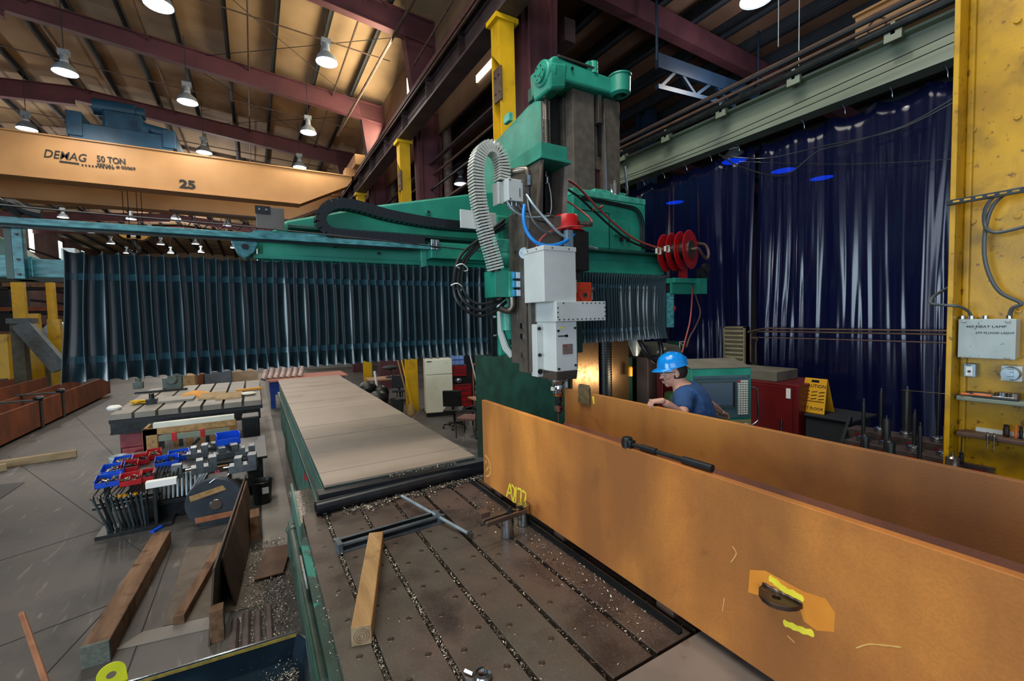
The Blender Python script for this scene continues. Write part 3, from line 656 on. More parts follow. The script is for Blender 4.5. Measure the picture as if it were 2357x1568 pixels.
for k in range(7):
    xc = (edges[k] + edges[k + 1]) / 2
    offs = (0,) if k == 0 else (-.055, .055) if k % 2 else (-.05, .06)
    for j, dx in enumerate(offs):
        y = 1.34 + .09 * (j % 2) + .03 * k
        while y < 3.4:
            if hp is None:
                h_ = M(Matrix.Translation((xc + dx, y, ZT))); h_.v = [Vector(p) + Vector((xc + dx, y, ZT)) for p in hole.v]; h_.f = hole.f
                hp = P('bolt_hole', h_, mat('plugged hole', '3c3430', '6c6058', rough=.28, metal=.7, scale=30), tb); h0 = (xc + dx, y)
            elif xc + dx < 1.52: pc(hp, (xc + dx - h0[0], y - h0[1], 0), tb)
            y += .262
for x in (xs[0], xs[3], xs[4]):
    P('slot_pocket', M().box(x - .035, x + .035, 3.36, 3.42, 1.498, ZT + .0012), BLK, tb, None)
# covered table
ct = E('covered_table', (1.06, 7, 1.5), 'long table under flat tan-grey cover plates running under the cross rail', 'machine table')
pl = None
for k in range(24):
    y0 = 3.62 + .31 * k; z = 1.625 + .0012 * (k % 3)
    P('cover_plate', M().box(.415, 1.70, y0, y0 + .318, z, z + .02 + .003 * (k % 2)), COVER, ct, None, .002)
P('table_body', M().box(.44, 1.68, 3.62, 11.1, 1.52, 1.625), GD, ct, None)
P('wiper_bumper', M().tube([(.33, 3.44, 1.55), (.9, 3.49, 1.55), (1.5, 3.53, 1.55), (1.78, 3.55, 1.55)], .05, 10, 4).box(.36, 1.76, 3.50, 3.63, 1.5, 1.62), RUB, ct)
# ------------------------------------------------------------------ chips
def chips(name, pts, label, cat='metal chips'):
    mb = M(); rnd = random.Random(5)
    for (x, y, z, s_) in pts:
        a, b_ = rnd.uniform(0, 6.28), rnd.uniform(-.5, .5); l = s_ * rnd.uniform(.5, 1.5); w = s_ * rnd.uniform(.2, .5)
        d_ = Vector((math.cos(a), math.sin(a), b_)) * l; e_ = Vector((-math.sin(a), math.cos(a), rnd.uniform(-.6, .6))) * w
        c = Vector((x, y, z + abs(b_) * l + .001)); up_ = Vector((0, 0, w * .6))
        i = mb._a([c - d_, c + e_, c + d_ + up_, c - e_ + up_ * .4]); mb.f += [[i, i + 1, i + 2], [i, i + 2, i + 3], [i, i + 1, i + 3]]
    return stuff(name, mb, SWARF, None, label, cat)
rnd = random.Random(3); pts = []
for k, x in enumerate(xs[:6]):
    n = (1500, 1800, 800, 300, 500, 200)[k]
    for _ in range(n):
        y = rnd.uniform(1.25, 3.4)
        if k in (3, 5) and y > 2.4: continue
        pts.append((x + rnd.gauss(0, .005), y, ZT - .020 + rnd.uniform(0, .024), .0055))
chips('slot_chips', pts, 'bright metal chips lying packed in the table slots')
pts = []
for _ in range(2600):
    x = rnd.uniform(.5, 1.75); t = (x - .5) / 1.25
    pts.append((x, 3.385 + .075 * t - abs(rnd.gauss(0, .022 + .03 * math.sin(x * 7) ** 2)), ZT + abs(rnd.gauss(0, .012)), .0075))
for _ in range(500): pts.append((rnd.uniform(.9, 1.5), 3.56 + rnd.gauss(0, .02), 1.63 + abs(rnd.gauss(0, .006)), .006))
chips('edge_chips', pts, 'heap of metal chips along the rubber bumper at the table end')
pts = [(min(1.53, rnd.gauss(1.46, .09)), rnd.uniform(1.3, 3.2), ZT, .006) for _ in range(900)] + [(rnd.uniform(.3, 1.5), rnd.uniform(1.25, 3.45), ZT, .004) for _ in range(260)]
chips('scattered_chips', pts, 'loose metal chips scattered on the table top beside the beam')
chips('trough_chips', [(rnd.uniform(.22, .42), rnd.uniform(3.6, 4.9), 1.2 + abs(rnd.gauss(0, .02)), .006) for _ in range(1200)] + [(.23 + rnd.gauss(0, .008), rnd.uniform(1.2, 3.4), 1.50, .004) for _ in range(300)], 'fine chips filling the trough left of the covered table')
S('floor_stain', M().poly([(-.22, 3.3, .002), (.29, 3.3, .002), (.29, 7.0, .002), (.1, 7.4, .002), (-.12, 6.8, .002), (-.05, 5.6, .002), (-.26, 4.6, .002)]), mat('oily dirt', '2c2622', '3a332d', rough=.6, scale=7), fl, None)
chips('floor_chips', [(rnd.gauss(.0, .13), rnd.uniform(3.6, 6.6), .006 + abs(rnd.gauss(0, .01)), .012) for _ in range(4500)], 'chips and dirt on the floor along the machine bed')
chips('far_chips', [(1.95 + rnd.gauss(0, .1), rnd.uniform(4.3, 7.0), .01 + abs(rnd.gauss(0, .03)), .014) for _ in range(700)], 'chips on the floor behind the end of the orange beam')
# ------------------------------------------------------------------ the rusted beam on the table
bm = E('rusted_beam', (2.0, .8, 1.5), 'huge orange-rusted steel H beam lying on its side across the slotted table', 'steel beam')
YB0, YB1 = -1.2, 3.17
near = P('near_flange', M().box(1.565, 1.600, YB0, YB1, 1.565, 2.245), RUST, bm, None, .003, 'bright orange rusted plate with yellow marks facing the camera')
far_ = P('far_flange', M().box(2.40, 2.435, YB0, YB1, 1.565, 2.255), RUST2, bm, None, .003, 'browner inner plate the operator rests his hand on')
P('web', M().box(1.600, 2.40, YB0, YB1, 1.885, 1.91), RUSTW, bm, None, 0, 'dark red-brown web between the two plates')
P('fillet', M().prism([(1.6, 1.91), (1.64, 1.91), (1.6, 1.95)], 'y', YB0, YB1).prism([(2.4, 1.91), (2.36, 1.91), (2.4, 1.95)], 'y', YB0, YB1), RUSTW, bm, None)
# lifting lug on the near plate, welded half disc with a hole
lg = at(1795, 1375, x=1.50)
cy_, cz_ = at(1800, 1380, x=1.565).y, at(1800, 1372, x=1.565).z
pts_ = [(0, .06), (0, -.06), (-.045, -.055), (-.075, -.035), (-.09, 0), (-.075, .035), (-.045, .055)]
hole_ = [(-.045 + .012 * math.cos(t * PI / 4), .012 * math.sin(t * PI / 4)) for t in range(8)]
mb = M(); th = .016; zz = cz_
out = [(0, .068), (-.03, .066), (-.058, .05), (-.077, .026), (-.083, 0), (-.077, -.026), (-.058, -.05), (-.03, -.066), (0, -.068)]
inn = [(-.036 + .013 * math.cos(a_), .013 * math.sin(a_)) for a_ in [PI / 2 - .0 + PI * k / 8 * 1.0 for k in range(9)]]
inn = [(-.036 + .014 * math.cos(a_), .014 * math.sin(a_)) for a_ in [PI / 2 + PI * k / 8 for k in range(9)]]
for sgn, zc in ((1, zz + th / 2), (-1, zz - th / 2)): pass
n_ = len(out)
top = [mb._a([(1.565 + u, cy_ + w, zz + th / 2) for u, w in out]), mb._a([(1.565 + u, cy_ + w, zz + th / 2) for u, w in inn])]
bot = [mb._a([(1.565 + u, cy_ + w, zz - th / 2) for u, w in out]), mb._a([(1.565 + u, cy_ + w, zz - th / 2) for u, w in inn])]
for k in range(n_ - 1):
    mb.f += [[top[0] + k, top[0] + k + 1, top[1] + k + 1, top[1] + k], [bot[0] + k + 1, bot[0] + k, bot[1] + k, bot[1] + k + 1],
             [top[0] + k + 1, top[0] + k, bot[0] + k, bot[0] + k + 1], [top[1] + k, top[1] + k + 1, bot[1] + k + 1, bot[1] + k]]
# inner wall side of the plate around the hole (towards the beam)
inn2 = [(-.036 + .014 * math.cos(a_), .014 * math.sin(a_)) for a_ in [PI / 2 - PI * k / 8 for k in range(9)]]
t2 = mb._a([(1.565 + u, cy_ + w, zz + th / 2) for u, w in inn2]); b2 = mb._a([(1.565 + u, cy_ + w, zz - th / 2) for u, w in inn2])
wl_ = [(0, .068 - .136 * k / 8) for k in range(9)]
t3 = mb._a([(1.565 + u, cy_ + w, zz + th / 2) for u, w in wl_]); b3 = mb._a([(1.565 + u, cy_ + w, zz - th / 2) for u, w in wl_])
for k in range(8): mb.f += [[t2 + k, t2 + k + 1, t3 + k + 1, t3 + k], [b2 + k + 1, b2 + k, b3 + k, b3 + k + 1], [t2 + k + 1, t2 + k, b2 + k, b2 + k + 1]]
LUGM = mat('burnt steel lug', '4e3e34', '3a2e28', rough=.4, metal=.6, scale=14, c3='8c8078', s3=12, lo3=.6, hi3=.7)
P('lifting_lug', mb, LUGM, bm, 50, .0015, 'dark steel half-round lug with a hole')
P('weld_bead', M().tube([(1.562, cy_ + .066 - .132 * k / 10, zz + th / 2 + .003 + .002 * (k % 2)) for k in range(11)], .0055, 6, 2), LUGM, bm)
def stroke(pts_px, w, m_, nm, x=1.5648, par=bm, lab=None, side=-1):
    pts3 = [at(*p, x=x) for p in pts_px]
    Q = []
    for k in range(len(pts3) - 1):
        p0, p1, p2, p3 = pts3[max(k - 1, 0)], pts3[k], pts3[k + 1], pts3[min(k + 2, len(pts3) - 1)]
        for t in (0, .25, .5, .75): Q.append(.5 * ((2 * p1) + (p2 - p0) * t + (2 * p0 - 5 * p1 + 4 * p2 - p3) * t * t + (3 * p1 - p0 - 3 * p2 + p3) * t ** 3))
    Q.append(pts3[-1]); mb = M(); n = len(Q); L_ = []
    for k, p in enumerate(Q):
        t = (Q[min(k + 1, n - 1)] - Q[max(k - 1, 0)]); t.x = 0; t.normalize(); s_ = Vector((0, -t.z, t.y)) * (w / 2) * (1 + .18 * math.sin(k * 1.9))
        if k in (0, n - 1): s_ *= .55
        L_.append((p + s_, p - s_))
    i = mb._a([(q.x + side * 0, q.y, q.z) for ab in L_ for q in ab]); j = mb._a([(q.x + side * .0012, q.y, q.z) for ab in L_ for q in ab])
    for k in range(n - 1): mb.f.append([j + 2 * k, j + 2 * k + 1, j + 2 * k + 3, j + 2 * k + 2]); mb.f.append([j + 2 * k, j + 2 * k + 2, i + 2 * k + 2, i + 2 * k]); mb.f.append([j + 2 * k + 1, i + 2 * k + 1, i + 2 * k + 3, j + 2 * k + 3])
    return P(nm, mb, m_, par, None, 0, lab)
stroke([(1770, 1330), (1785, 1340), (1808, 1360), (1832, 1370), (1850, 1384)], .024, YPAINT, 'paint_mark'); stroke([(1803, 1433), (1825, 1442), (1850, 1452), (1874, 1459)], .022, YPAINT, 'paint_mark')
for s_ in ([(1166, 1144), (1174, 1112)], [(1174, 1112), (1180, 1155)], [(1170, 1134), (1178, 1137)], [(1178, 1116), (1184, 1125), (1184, 1140), (1181, 1154)], [(1181, 1154), (1185, 1156)], [(1188, 1120), (1187, 1157)],
           [(1191, 1125), (1199, 1128), (1199, 1145), (1197, 1164)], [(1202, 1130), (1210, 1136), (1209, 1150), (1205, 1166)]):
    stroke(s_, .016, YPAINT, 'handwriting')
stroke([(1117, 1048), (1125, 1060), (1129, 1080), (1127, 1093), (1119, 1097)], .012, CHALK, 'crayon_mark'); stroke([(1119, 1060), (1118, 1067)], .012, CHALK, 'crayon_mark'); stroke([(1125, 1074), (1119, 1085)], .012, CHALK, 'crayon_mark')
for s_ in ([(1686, 1258), (1695, 1275), (1682, 1295)], [(1668, 1375), (1663, 1408)], [(1970, 1492), (2000, 1483), (2040, 1486), (2075, 1490)], [(1812, 1463), (1830, 1480)]): stroke(s_, .004, CHALK, 'scratch')
CL = mat('clean sprayed orange', 'dc8a28', 'd08022', rough=.7, scale=9)
mb = M().poly([at(*p, x=1.5646) for p in ((1726, 1312), (1762, 1314), (1800, 1335), (1850, 1362), (1900, 1378), (1922, 1410), (1920, 1455), (1880, 1452), (1850, 1430), (1840, 1400), (1800, 1370), (1770, 1348), (1750, 1372), (1722, 1364))])
P('sprayed_patch', mb, CL, bm, None)
# notch lug at the far plate
a, b_ = at(1335, 900, x=2.398), at(1360, 900, x=2.398)
mb = M().prism([(b_.y, 2.16), (a.y, 2.16), (a.y, 2.30), (a.y - .015, 2.325), (b_.y + .015, 2.325), (b_.y, 2.30)], 'x', 2.375, 2.398)
P('small_lug', mb, mat('grimy lug', '6c5c3c', '4a4030', rough=.6, scale=20), bm, None, .003)
stroke([(1332, 905), (1333, 922)], .022, YPAINT, 'paint_mark', 2.3992); stroke([(1365, 912), (1367, 930)], .022, YPAINT, 'paint_mark', 2.3992)
# supports below the beam
for y, nm in ((1.37, 0), (3.0, 1), (2.2, 2)): T('support_block', M().box(1.60, 1.72, y - .05, y + .05, ZT, 1.565), RUSTP, ('steel packing block under the beam near the end of the slots', 'steel packing block under the far end of the orange beam', 'steel packing block in the shadow under the middle of the beam')[nm], 'block', None, 0, .003)
T('support_block', M().box(2.30, 2.43, 2.9, 3.0, ZT, 1.565), RUSTP, 'packing block below the inner plate at its far end', 'block', None, 0, .003); T('support_block', M().box(2.30, 2.43, 1.3, 1.4, ZT, 1.565), RUSTP, 'packing block below the inner plate near the front end', 'block', None, 0, .003)
# black strip standing in for the dark gap at the beam foot
T('gap_strip', M().box(1.535, 1.56, 1.24, 3.48, ZT, ZT + .008).box(1.552, 1.56, 1.24, 3.48, ZT, ZT + .02), BLK, 'black strip standing in for the dark gap along the foot of the orange beam', 'bar')
# front platform plate at the near end
T('end_plate', M().hexa([(1.0, .2, 1.3), (2.9, .2, 1.3), (2.9, 1.19, 1.3), (1.0, 1.19, 1.3), (1.0, .2, 1.52), (2.9, .2, 1.52), (2.9, 1.19, 1.52), (1.0, 1.19, 1.52)]),
  mat('worn grey plate', '7c7068', '685e58', rough=.55, scale=4, c3='5a3a30', s3=6, lo3=.56, hi3=.66), 'worn grey plate in front of the slotted table under the beam', 'plate', None, 0, .004)
T('support_stand', M().box(1.9, 2.6, -1.1, -.9, 0, 1.565), GD, 'green stand carrying the near end of the beam outside the picture', 'stand', None, 0, .01)
# breaker bar / ratchet on the beam's edge
rt = E('torque_wrench', at(1535, 1055, z=2.25), 'long black torque wrench with grip lying on the top edge of the near beam plate', 'wrench')
A, B = at(1432, 1024, z=2.262), at(1637, 1088, z=2.262)
A, B = at(1440, 1027, x=1.585), at(1640, 1089, x=1.60); A.z = B.z = 2.262; dr = (B - A).normalized()
P('ratchet_head', M().box(A.x - .02, A.x + .02, A.y - .05, A.y + .012, 2.246, 2.282).cyl((A.x, A.y - .012, 2.24), (A.x, A.y - .012, 2.292), .026, n=14), BLK, rt, 40, .004)
P('shaft', M().cyl(A + dr * .03, A + dr * (B - A).length * .72, .0105, n=10), DSTEEL, rt); P('collar', M().cyl(A + dr * .10, A + dr * .19, .015, n=10), BLK, rt)
P('grip', M().cyl(A + dr * (B - A).length * .7, B, .0165, n=12), RUB, rt)
# ------------------------------------------------------------------ things on the table
LB = M(); a, b_ = at(846, 1485, z=ZT), at(885, 1242, z=ZT)
p0, p1 = Vector((.480, 1.83, ZT + .045)), Vector((.625, 2.78, ZT + .045))
b0, b1 = at(833, 1486, z=ZT), at(867, 1255, z=ZT); b0.z = b1.z = ZT + .043
w_ = T('wood_block', M().bar(b0, b1, .086, .086), WOOD, 'yellowish four-by-four timber lying on the slotted table', 'timber', None, None, .006)
mb = M()
e0 = b0 - (b1 - b0).normalized() * .001
gr_ = mat('sawn end grain', 'a8906e', '8e7656', rough=.8, scale=40)
e_ = P('end_grain', M().bar(e0, b0, .082, .082), gr_, w_, None)
for r_ in (.012, .022, .032):
    dv = (b1 - b0).normalized(); sd = dv.cross(Vector((0, 0, 1))).normalized()
    P('growth_ring', M().tube([e0 - dv * .0006 + sd * (r_ * math.cos(k * PI / 8)) + Vector((0, 0, r_ * math.sin(k * PI / 8))) for k in range(17)], .0009, 4, 0), WOODD, w_)
# square tube clamp arm made of two channels with end plates, on its side
c0, c1 = at(777, 1268, z=ZT + .02), at(1022, 1195, z=ZT + .02)
fr = E('clamp_frame', (c0 + c1) / 2, 'grey steel channel frame lying across the slots in front of the wood block', 'clamp frame')
dv = (c1 - c0).normalized(); sd = Vector((-dv.y, dv.x, 0)); L_ = (c1 - c0).length
base = Vector((c0.x, c0.y, ZT))
BG = mat('blue grey bar steel', '7c8890', '5c666e', rough=.35, metal=.6, scale=8)
def cb_(s_, z_, w_, h__): return M().bar(base + sd * s_ + Vector((0, 0, z_)), base + sd * s_ + dv * L_ + Vector((0, 0, z_)), w_, h__)
P('channel_flange', cb_(-.004, .008, .022, .014), BG, fr, None, .001); P('channel_flange', cb_(-.004, .050, .022, .014), BG, fr, None, .001)
P('channel_web', cb_(.010, .029, .006, .055), DSTEEL, fr, None); P('channel_web', cb_(.058, .029, .006, .055), DSTEEL, fr, None)
P('channel_flange', cb_(.070, .008, .022, .014), BG, fr, None, .001); P('channel_flange', cb_(.070, .050, .022, .014), BG, fr, None, .001)
for t in (0, L_ - .05): P('end_plate', M().bar(base + dv * t + sd * .033 + Vector((0, 0, .03)), base + dv * (t + .03) + sd * .033 + Vector((0, 0, .03)), .104, .066), MATS['blue grey bar steel'], fr, None, .003)
r0, r1 = at(925, 1152, z=ZT + .04), at(1086, 1235, z=ZT + .02)
r0 = Vector((r0.x, r0.y, ZT + .075)); r1 = Vector((r1.x, r1.y, ZT + .025))
rd = E('threaded_rod', (r0 + r1) / 2, 'threaded steel rod lying across the channel frame, nut at its near end', 'rod')
P('rod', M().cyl(r0, r1, .011, n=10), ALU, rd); d2 = (r1 - r0).normalized()
P('nut', M().cyl(r1 - d2 * .02, r1, .02, n=6), CHROME, rd); P('washer', M().cyl(r1 - d2 * .028, r1 - d2 * .02, .024, n=14), STEEL, rd)
# strap clamp on two cylinders beside the beam
q1, q2 = at(1168, 1235, z=ZT), at(1206, 1207, z=ZT)
for q, lb in ((q1, 'bright steel cylinder under the strap clamp, nearer one'), (q2, 'bright steel cylinder under the strap clamp against the orange beam')):
    T('steel_cylinder', M().lathe([(.0, 0), (.040, 0), (.043, .003), (.043, .137), (.040, .14), (0, .14)], (q.x if q is q1 else min(q.x, 1.515), q.y, ZT), n=28, caps=False), CHROME, lb, 'cylinder')
e0_, e1_ = at(1114, 1205, z=ZT + .158), at(1208, 1173, z=ZT + .158)
if e1_.x > 1.55: e1_.x = 1.55
dv = (e1_ - e0_).normalized(); sd = Vector((-dv.y, dv.x, 0)); L_ = (e1_ - e0_).length
sc_ = E('strap_clamp', (e0_ + e1_) / 2, 'grey forked strap clamp resting on the two bright cylinders', 'clamp')
P('strap', M().bar(e0_ + sd * .022, e1_ + sd * .022, .02, .03).bar(e0_ - sd * .022, e1_ - sd * .022, .02, .03).bar(e1_ - dv * .07, e1_, .06, .03), STEEL, sc_, None, .004)
P('clamp_bolt', M().cyl(e0_ + dv * (L_ * .62) + Vector((0, 0, -.01)), e0_ + dv * (L_ * .62) + Vector((0, 0, .05)), .011, n=10).cyl(e0_ + dv * (L_ * .62) + Vector((0, 0, .015)), e0_ + dv * (L_ * .62) + Vector((0, 0, .035)), .02, n=6), DSTEEL, sc_)
P('t_nut', M().cyl(e1_ - dv * .03 + Vector((0, 0, .012)), e1_ - dv * .03 + Vector((0, 0, .03)), .016, n=6), DSTEEL, sc_)
bk = at(1112, 1205, z=ZT)
T('rusty_block', M().box(bk.x - .03, bk.x + .045, bk.y - .03, bk.y + .05, ZT, ZT + .085), RUSTP, 'small rusty steel block under the free end of the strap clamp', 'block', None, 0, .003)
lk = at(1075, 1122, z=ZT)
n0 = at(1112, 1562, z=ZT)
T('eye_nut', M().lathe([(.02, 0), (.032, .002), (.036, .012), (.032, .022), (.02, .024), (.014, .016), (.016, .004)], (n0.x, n0.y, ZT), n=20, caps=False).cyl((n0.x - .03, n0.y + .03, ZT + .01), (n0.x - .05, n0.y + .06, ZT + .012), .008, n=8), CHROME, 'chrome ring nut at the bottom edge of the picture', 'nut')
# ================================================================== the gantry milling machine
mm = E('milling_machine', (4.3, 6.0, 0), 'big green column milling machine with cross rail, bellows covers and grey spindle head', 'milling machine')
# --- column
co = P('column', M().prism([(5.45, 0), (8.0, 0), (8.0, 2.6), (7.85, 5.9), (7.70, 6.05), (6.05, 6.30), (5.45, 6.32)], 'x', 3.95, 4.95), G, mm, None, .03)
P('column_side_rib', M().box(3.935, 3.952, 5.45, 5.62, 0, 6.2), G, co, None, .004)
P('column_base', M().box(3.84, 5.15, 5.0, 8.05, 0, 2.25), GD, mm, None, .02)
P('lifting_pad', M().box(3.90, 3.98, 6.55, 6.75, 6.26, 6.40), GL, co, None, .01); P('lifting_pad', M().box(3.92, 4.1, 5.75, 6.0, 6.30, 6.52), GD, co, None, .02)
P('slideway', M().box(4.03, 4.07, 5.22, 5.45, 2.2, 6.1), WAY, co, None, .003)
P('slideway', M().box(4.03, 4.42, 5.0, 5.18, 0, 6.12), WAY, co, None, .005)
P('slideway', M().box(4.62, 4.92, 5.0, 5.18, 0, 6.12), WAY, co, None, .005)
P('slideway_back', M().box(4.07, 4.9, 5.18, 5.5, 0, 6.12), GD, co, None)
P('pocket', M().box(4.43, 4.61, 5.12, 5.17, 4.5, 5.1), mat('dark red pocket', '3a1210', rough=.8), co, None)
P('recess_plate', M().box(4.42, 4.62, 5.1, 5.15, 5.1, 6.1), WAY, co, None)
P('stop_bracket', M().box(4.47, 4.53, 4.96, 5.12, 5.72, 6.12), STEEL, co, None, .004)
P('slot_window', M().box(4.56, 4.60, 5.06, 5.11, 5.3, 5.75), BLK, co, None)
for (x0, x1) in ((3.88, 4.38), (4.64, 4.99)): P('polished_way', M().box(x0, x1, 4.93, 4.99, 0.2, 2.55), WAYP, co, None, .004)
mb = M().cyl((4.51, 4.93, 0.2), (4.51, 4.93, 2.6), .085, n=18)
for k in range(44): mb.cyl((4.51, 4.93, .9 + .038 * k), (4.51, 4.93, .92 + .038 * k), .097, n=14)
P('screw_cover', mb, RUB, co)
mb = M().cyl((3.70, 5.2, 4.4), (3.70, 5.2, 6.2), .040, n=14)
for k in range(52): mb.cyl((3.70, 5.2, 4.45 + .024 * k), (3.70, 5.2, 4.462 + .024 * k), .048, n=12)
P('lead_screw', mb, CHROME if 0 else STEEL, co)
P('screw_shadow_plate', M().box(3.80, 3.95, 5.24, 5.46, 2.3, 6.2), BLK, co, None)  # black sheet put in for the dark shade beside the lead screw
# top gearbox
tg = P('top_gearbox', M().prism([(3.60, 6.05), (3.85, 6.12), (4.90, 6.16), (4.90, 6.38), (4.40, 6.38), (3.85, 6.40), (3.66, 6.42), (3.58, 6.36)], 'y', 4.90, 5.42), G, mm, None, .03)
P('gear_housing', M().cyl((3.53, 5.06, 6.22), (3.66, 5.06, 6.22), .17, .19, n=24), G, tg, 40, .015)
P('gear_housing_foot', M().hexa([(3.56, 4.90, 5.94), (3.84, 4.90, 6.02), (3.84, 5.30, 6.02), (3.56, 5.30, 5.94), (3.54, 4.88, 6.30), (3.86, 4.88, 6.36), (3.86, 5.34, 6.36), (3.54, 5.34, 6.30)]), G, tg, None, .04)
P('round_cap', M().cyl((3.50, 5.06, 6.22), (3.53, 5.06, 6.22), .12, n=24).cyl((3.49, 5.06, 6.22), (3.50, 5.06, 6.22), .04, n=10), G, tg)
for k in range(6):
    a = k * PI / 3; P('cap_bolt', M().cyl((3.49, 5.06 + .09 * math.cos(a), 6.22 + .09 * math.sin(a)), (3.502, 5.06 + .09 * math.cos(a), 6.22 + .09 * math.sin(a)), .012, n=6), GD, tg)
P('cover_lid', M().box(3.70, 4.40, 4.88, 5.42, 6.405, 6.43), STEEL, tg, None, .004)
P('small_cap', M().cyl((4.36, 4.95, 6.36), (4.36, 4.95, 6.52), .075, n=16).box(4.24, 4.30, 4.9, 5.0, 6.36, 6.5), G, tg)
P('pot_housing', M().lathe([(.10, 0), (.15, .03), (.155, .26), (.17, .265), (.17, .285), (.14, .30), (0, .30)], (4.80, 4.86, 6.12), n=24, caps=False), G, tg)
P('oil_plug', M().cyl((3.93, 4.87, 6.30), (3.93, 4.885, 6.30), .022, n=10), BLK, tg)
P('sheave_rope', M().cyl((4.575, 4.93, 4.66), (4.56, 4.93, 5.85), .009, n=6), CHROME, co)
# --- cross rail
cx = P('crossrail', M().prism([(.06, 2.70), (3.45, 2.62), (5.10, 2.70), (5.14, 3.74), (4.66, 3.76), (4.66, 4.42), (4.60, 4.50), (3.42, 4.52), (2.36, 4.33), (1.05, 4.03), (.30, 3.82), (.06, 3.62)], 'y', 4.42, 4.95), G, mm, None, .02)
P('rail_channel', M().box(.10, 5.13, 4.36, 4.43, 3.50, 3.62).box(.02, 5.12, 4.34, 4.42, 3.46, 3.50), G, cx, None, .006)
P('rail_lip', M().box(.3, 5.12, 4.28, 4.42, 3.73, 3.76), GD, cx, None, .004)
for (x, z) in ((.315, 3.74), (.42, 3.77), (1.62, 4.02), (2.17, 4.16)):
    P('screw_boss', M().cyl((x, 4.40, z), (x, 4.425, z), .028, n=14), G, cx); P('screw_socket', M().cyl((x, 4.395, z), (x, 4.402, z), .016, n=8), BLK, cx)
for (x, z) in ((.95, 3.76), (.68, 3.60), (1.08, 3.56)): P('oil_hole', M().cyl((x, 4.335, z), (x, 4.42, z), .014, n=10), BLK, cx)
P('boss_ledge', M().box(1.95, 2.25, 4.30, 4.42, 3.50, 3.54), G, cx, None, .01); P('boss_ledge', M().box(1.50, 1.56, 4.33, 4.42, 3.44, 3.62), GL, cx, None, .006)
lug = M().prism([(-.13, 3.60), (-.075, 3.66), (.06, 3.66), (.06, 3.56), (.03, 3.50), (-.03, 3.45), (-.085, 3.49)], 'y', 4.28, 4.42)
P('hexagonal_lug', lug, TEAL, cx, None, .006); P('lug_bolt', M().cyl((-.03, 4.265, 3.545), (-.03, 4.28, 3.545), .024, n=18).cyl((-.03, 4.262, 3.545), (-.03, 4.27, 3.545), .014, n=6), BLK, cx)
# carriage clamped on the column
ca = P('rail_carriage', M().box(3.44, 4.70, 4.30, 4.44, 3.76, 4.40), G, mm, None, .02)
P('carriage_top', M().box(3.44, 4.70, 4.30, 4.95, 4.40, 4.48).box(3.9, 4.5, 4.42, 4.9, 4.48, 4.56), GL, ca, None, .006)
P('carriage_window', M().box(4.10, 4.36, 4.285, 4.302, 3.95, 4.15), G, ca, None, .004)
for x in (4.20, 4.32): P('square_hole', M().box(x, x + .06, 4.283, 4.30, 3.88, 3.93), BLK, ca, None)
P('panel_groove', M().box(3.5, 4.02, 4.292, 4.301, 4.22, 4.226).box(4.02, 4.026, 4.292, 4.301, 3.76, 4.22), BLK, ca, None)
for (x, w) in ((4.56, .0), (4.60, .02), (4.64, .04)):
    P('oil_line', M().tube([(3.55, 4.27, 4.34 + w), (4.2, 4.27, 4.32 + w), (4.48 + w, 4.27, 4.28 + w), (x, 4.27, 4.12), (x, 4.27, 3.90), (x + .05, 4.27, 3.79)], .009, 6, 5), BLK, ca)
P('lift_bolt', M().cyl((4.25, 4.42, 4.48), (4.25, 4.42, 4.66), .05, n=18).cyl((4.25, 4.42, 4.66), (4.25, 4.42, 4.70), .03, n=12), STEEL, ca)
P('shackle', M().tube([(4.12, 4.36, 4.62), (4.14, 4.34, 4.50), (4.22, 4.33, 4.46), (4.32, 4.33, 4.47), (4.40, 4.34, 4.52), (4.41, 4.36, 4.66), (4.40, 4.38, 4.9)], .017, 8, 5), CHROME, ca)
# --- cable tray
ty = P('cable_tray', M().box(-3.2, 1.56, 4.209, 4.27, 3.605, 3.64).box(-3.2, 1.56, 4.20, 4.208, 3.605, 3.65), TEAL, mm, None, .003)
P('tray_end', M().box(1.56, 2.25, 4.20, 4.36, 3.52, 3.68), G, ty, None, .006)
P('tray_clamp', M().box(1.55, 1.59, 4.17, 4.20, 3.60, 3.70).box(1.60, 1.64, 4.17, 4.20, 3.60, 3.70), CHROME, ty, None, .003)
for x in (1.57, 1.62): P('clamp_screw', M().cyl((x, 4.163, 3.65), (x, 4.17, 3.65), .008, n=6), BLK, ty)
P('tray_underside', M().box(-3.2, 1.4, 4.25, 4.30, 3.59, 3.605), DSTEEL, ty, None)
P('tray_bevel_plate', M().prism([(-.02, 3.64), (.05, 3.69), (.75, 3.69), (.75, 3.64)], 'y', 4.28, 4.30), TEAL, ty, None)
br = P('tray_bracket', M().box(-1.385, -1.33, 4.30, 4.36, 3.25, 3.60), TEAL, ty, None, .004)
P('bracket_strap', M().box(-1.42, -1.385, 4.30, 4.34, 3.25, 3.6), GD, br, None)
for z in (3.28, 3.38, 3.55): P('bracket_screw', M().cyl((-1.36, 4.29, z), (-1.36, 4.30, z), .008, n=8), BLK, br)
P('rail_end_box', M().box(-1.33, -1.06, 4.40, 4.8, 3.27, 3.40).box(-1.5, -1.33, 4.42, 4.8, 3.27, 3.42), TEAL, mm, None, .006)
P('rail_end_arm', M().prism([(-3.2, 3.50), (-1.55, 3.58), (-1.38, 3.42), (-1.38, 3.27), (-3.2, 3.27)], 'y', 4.6, 4.9), GD, mm, None, .02)
P('end_sensor', M().box(-1.20, -1.12, 4.5, 4.6, 3.40, 3.50), GREYP, mm, None, .004)
P('cross_beam', M().box(-1.06, .1, 4.42, 4.75, 2.75, 3.38), GD, mm, None, .01)
bp = P('bracket_plate', M().box(.06, .265, 4.16, 4.166, 3.69, 3.86), STEEL, ty, None, .001)
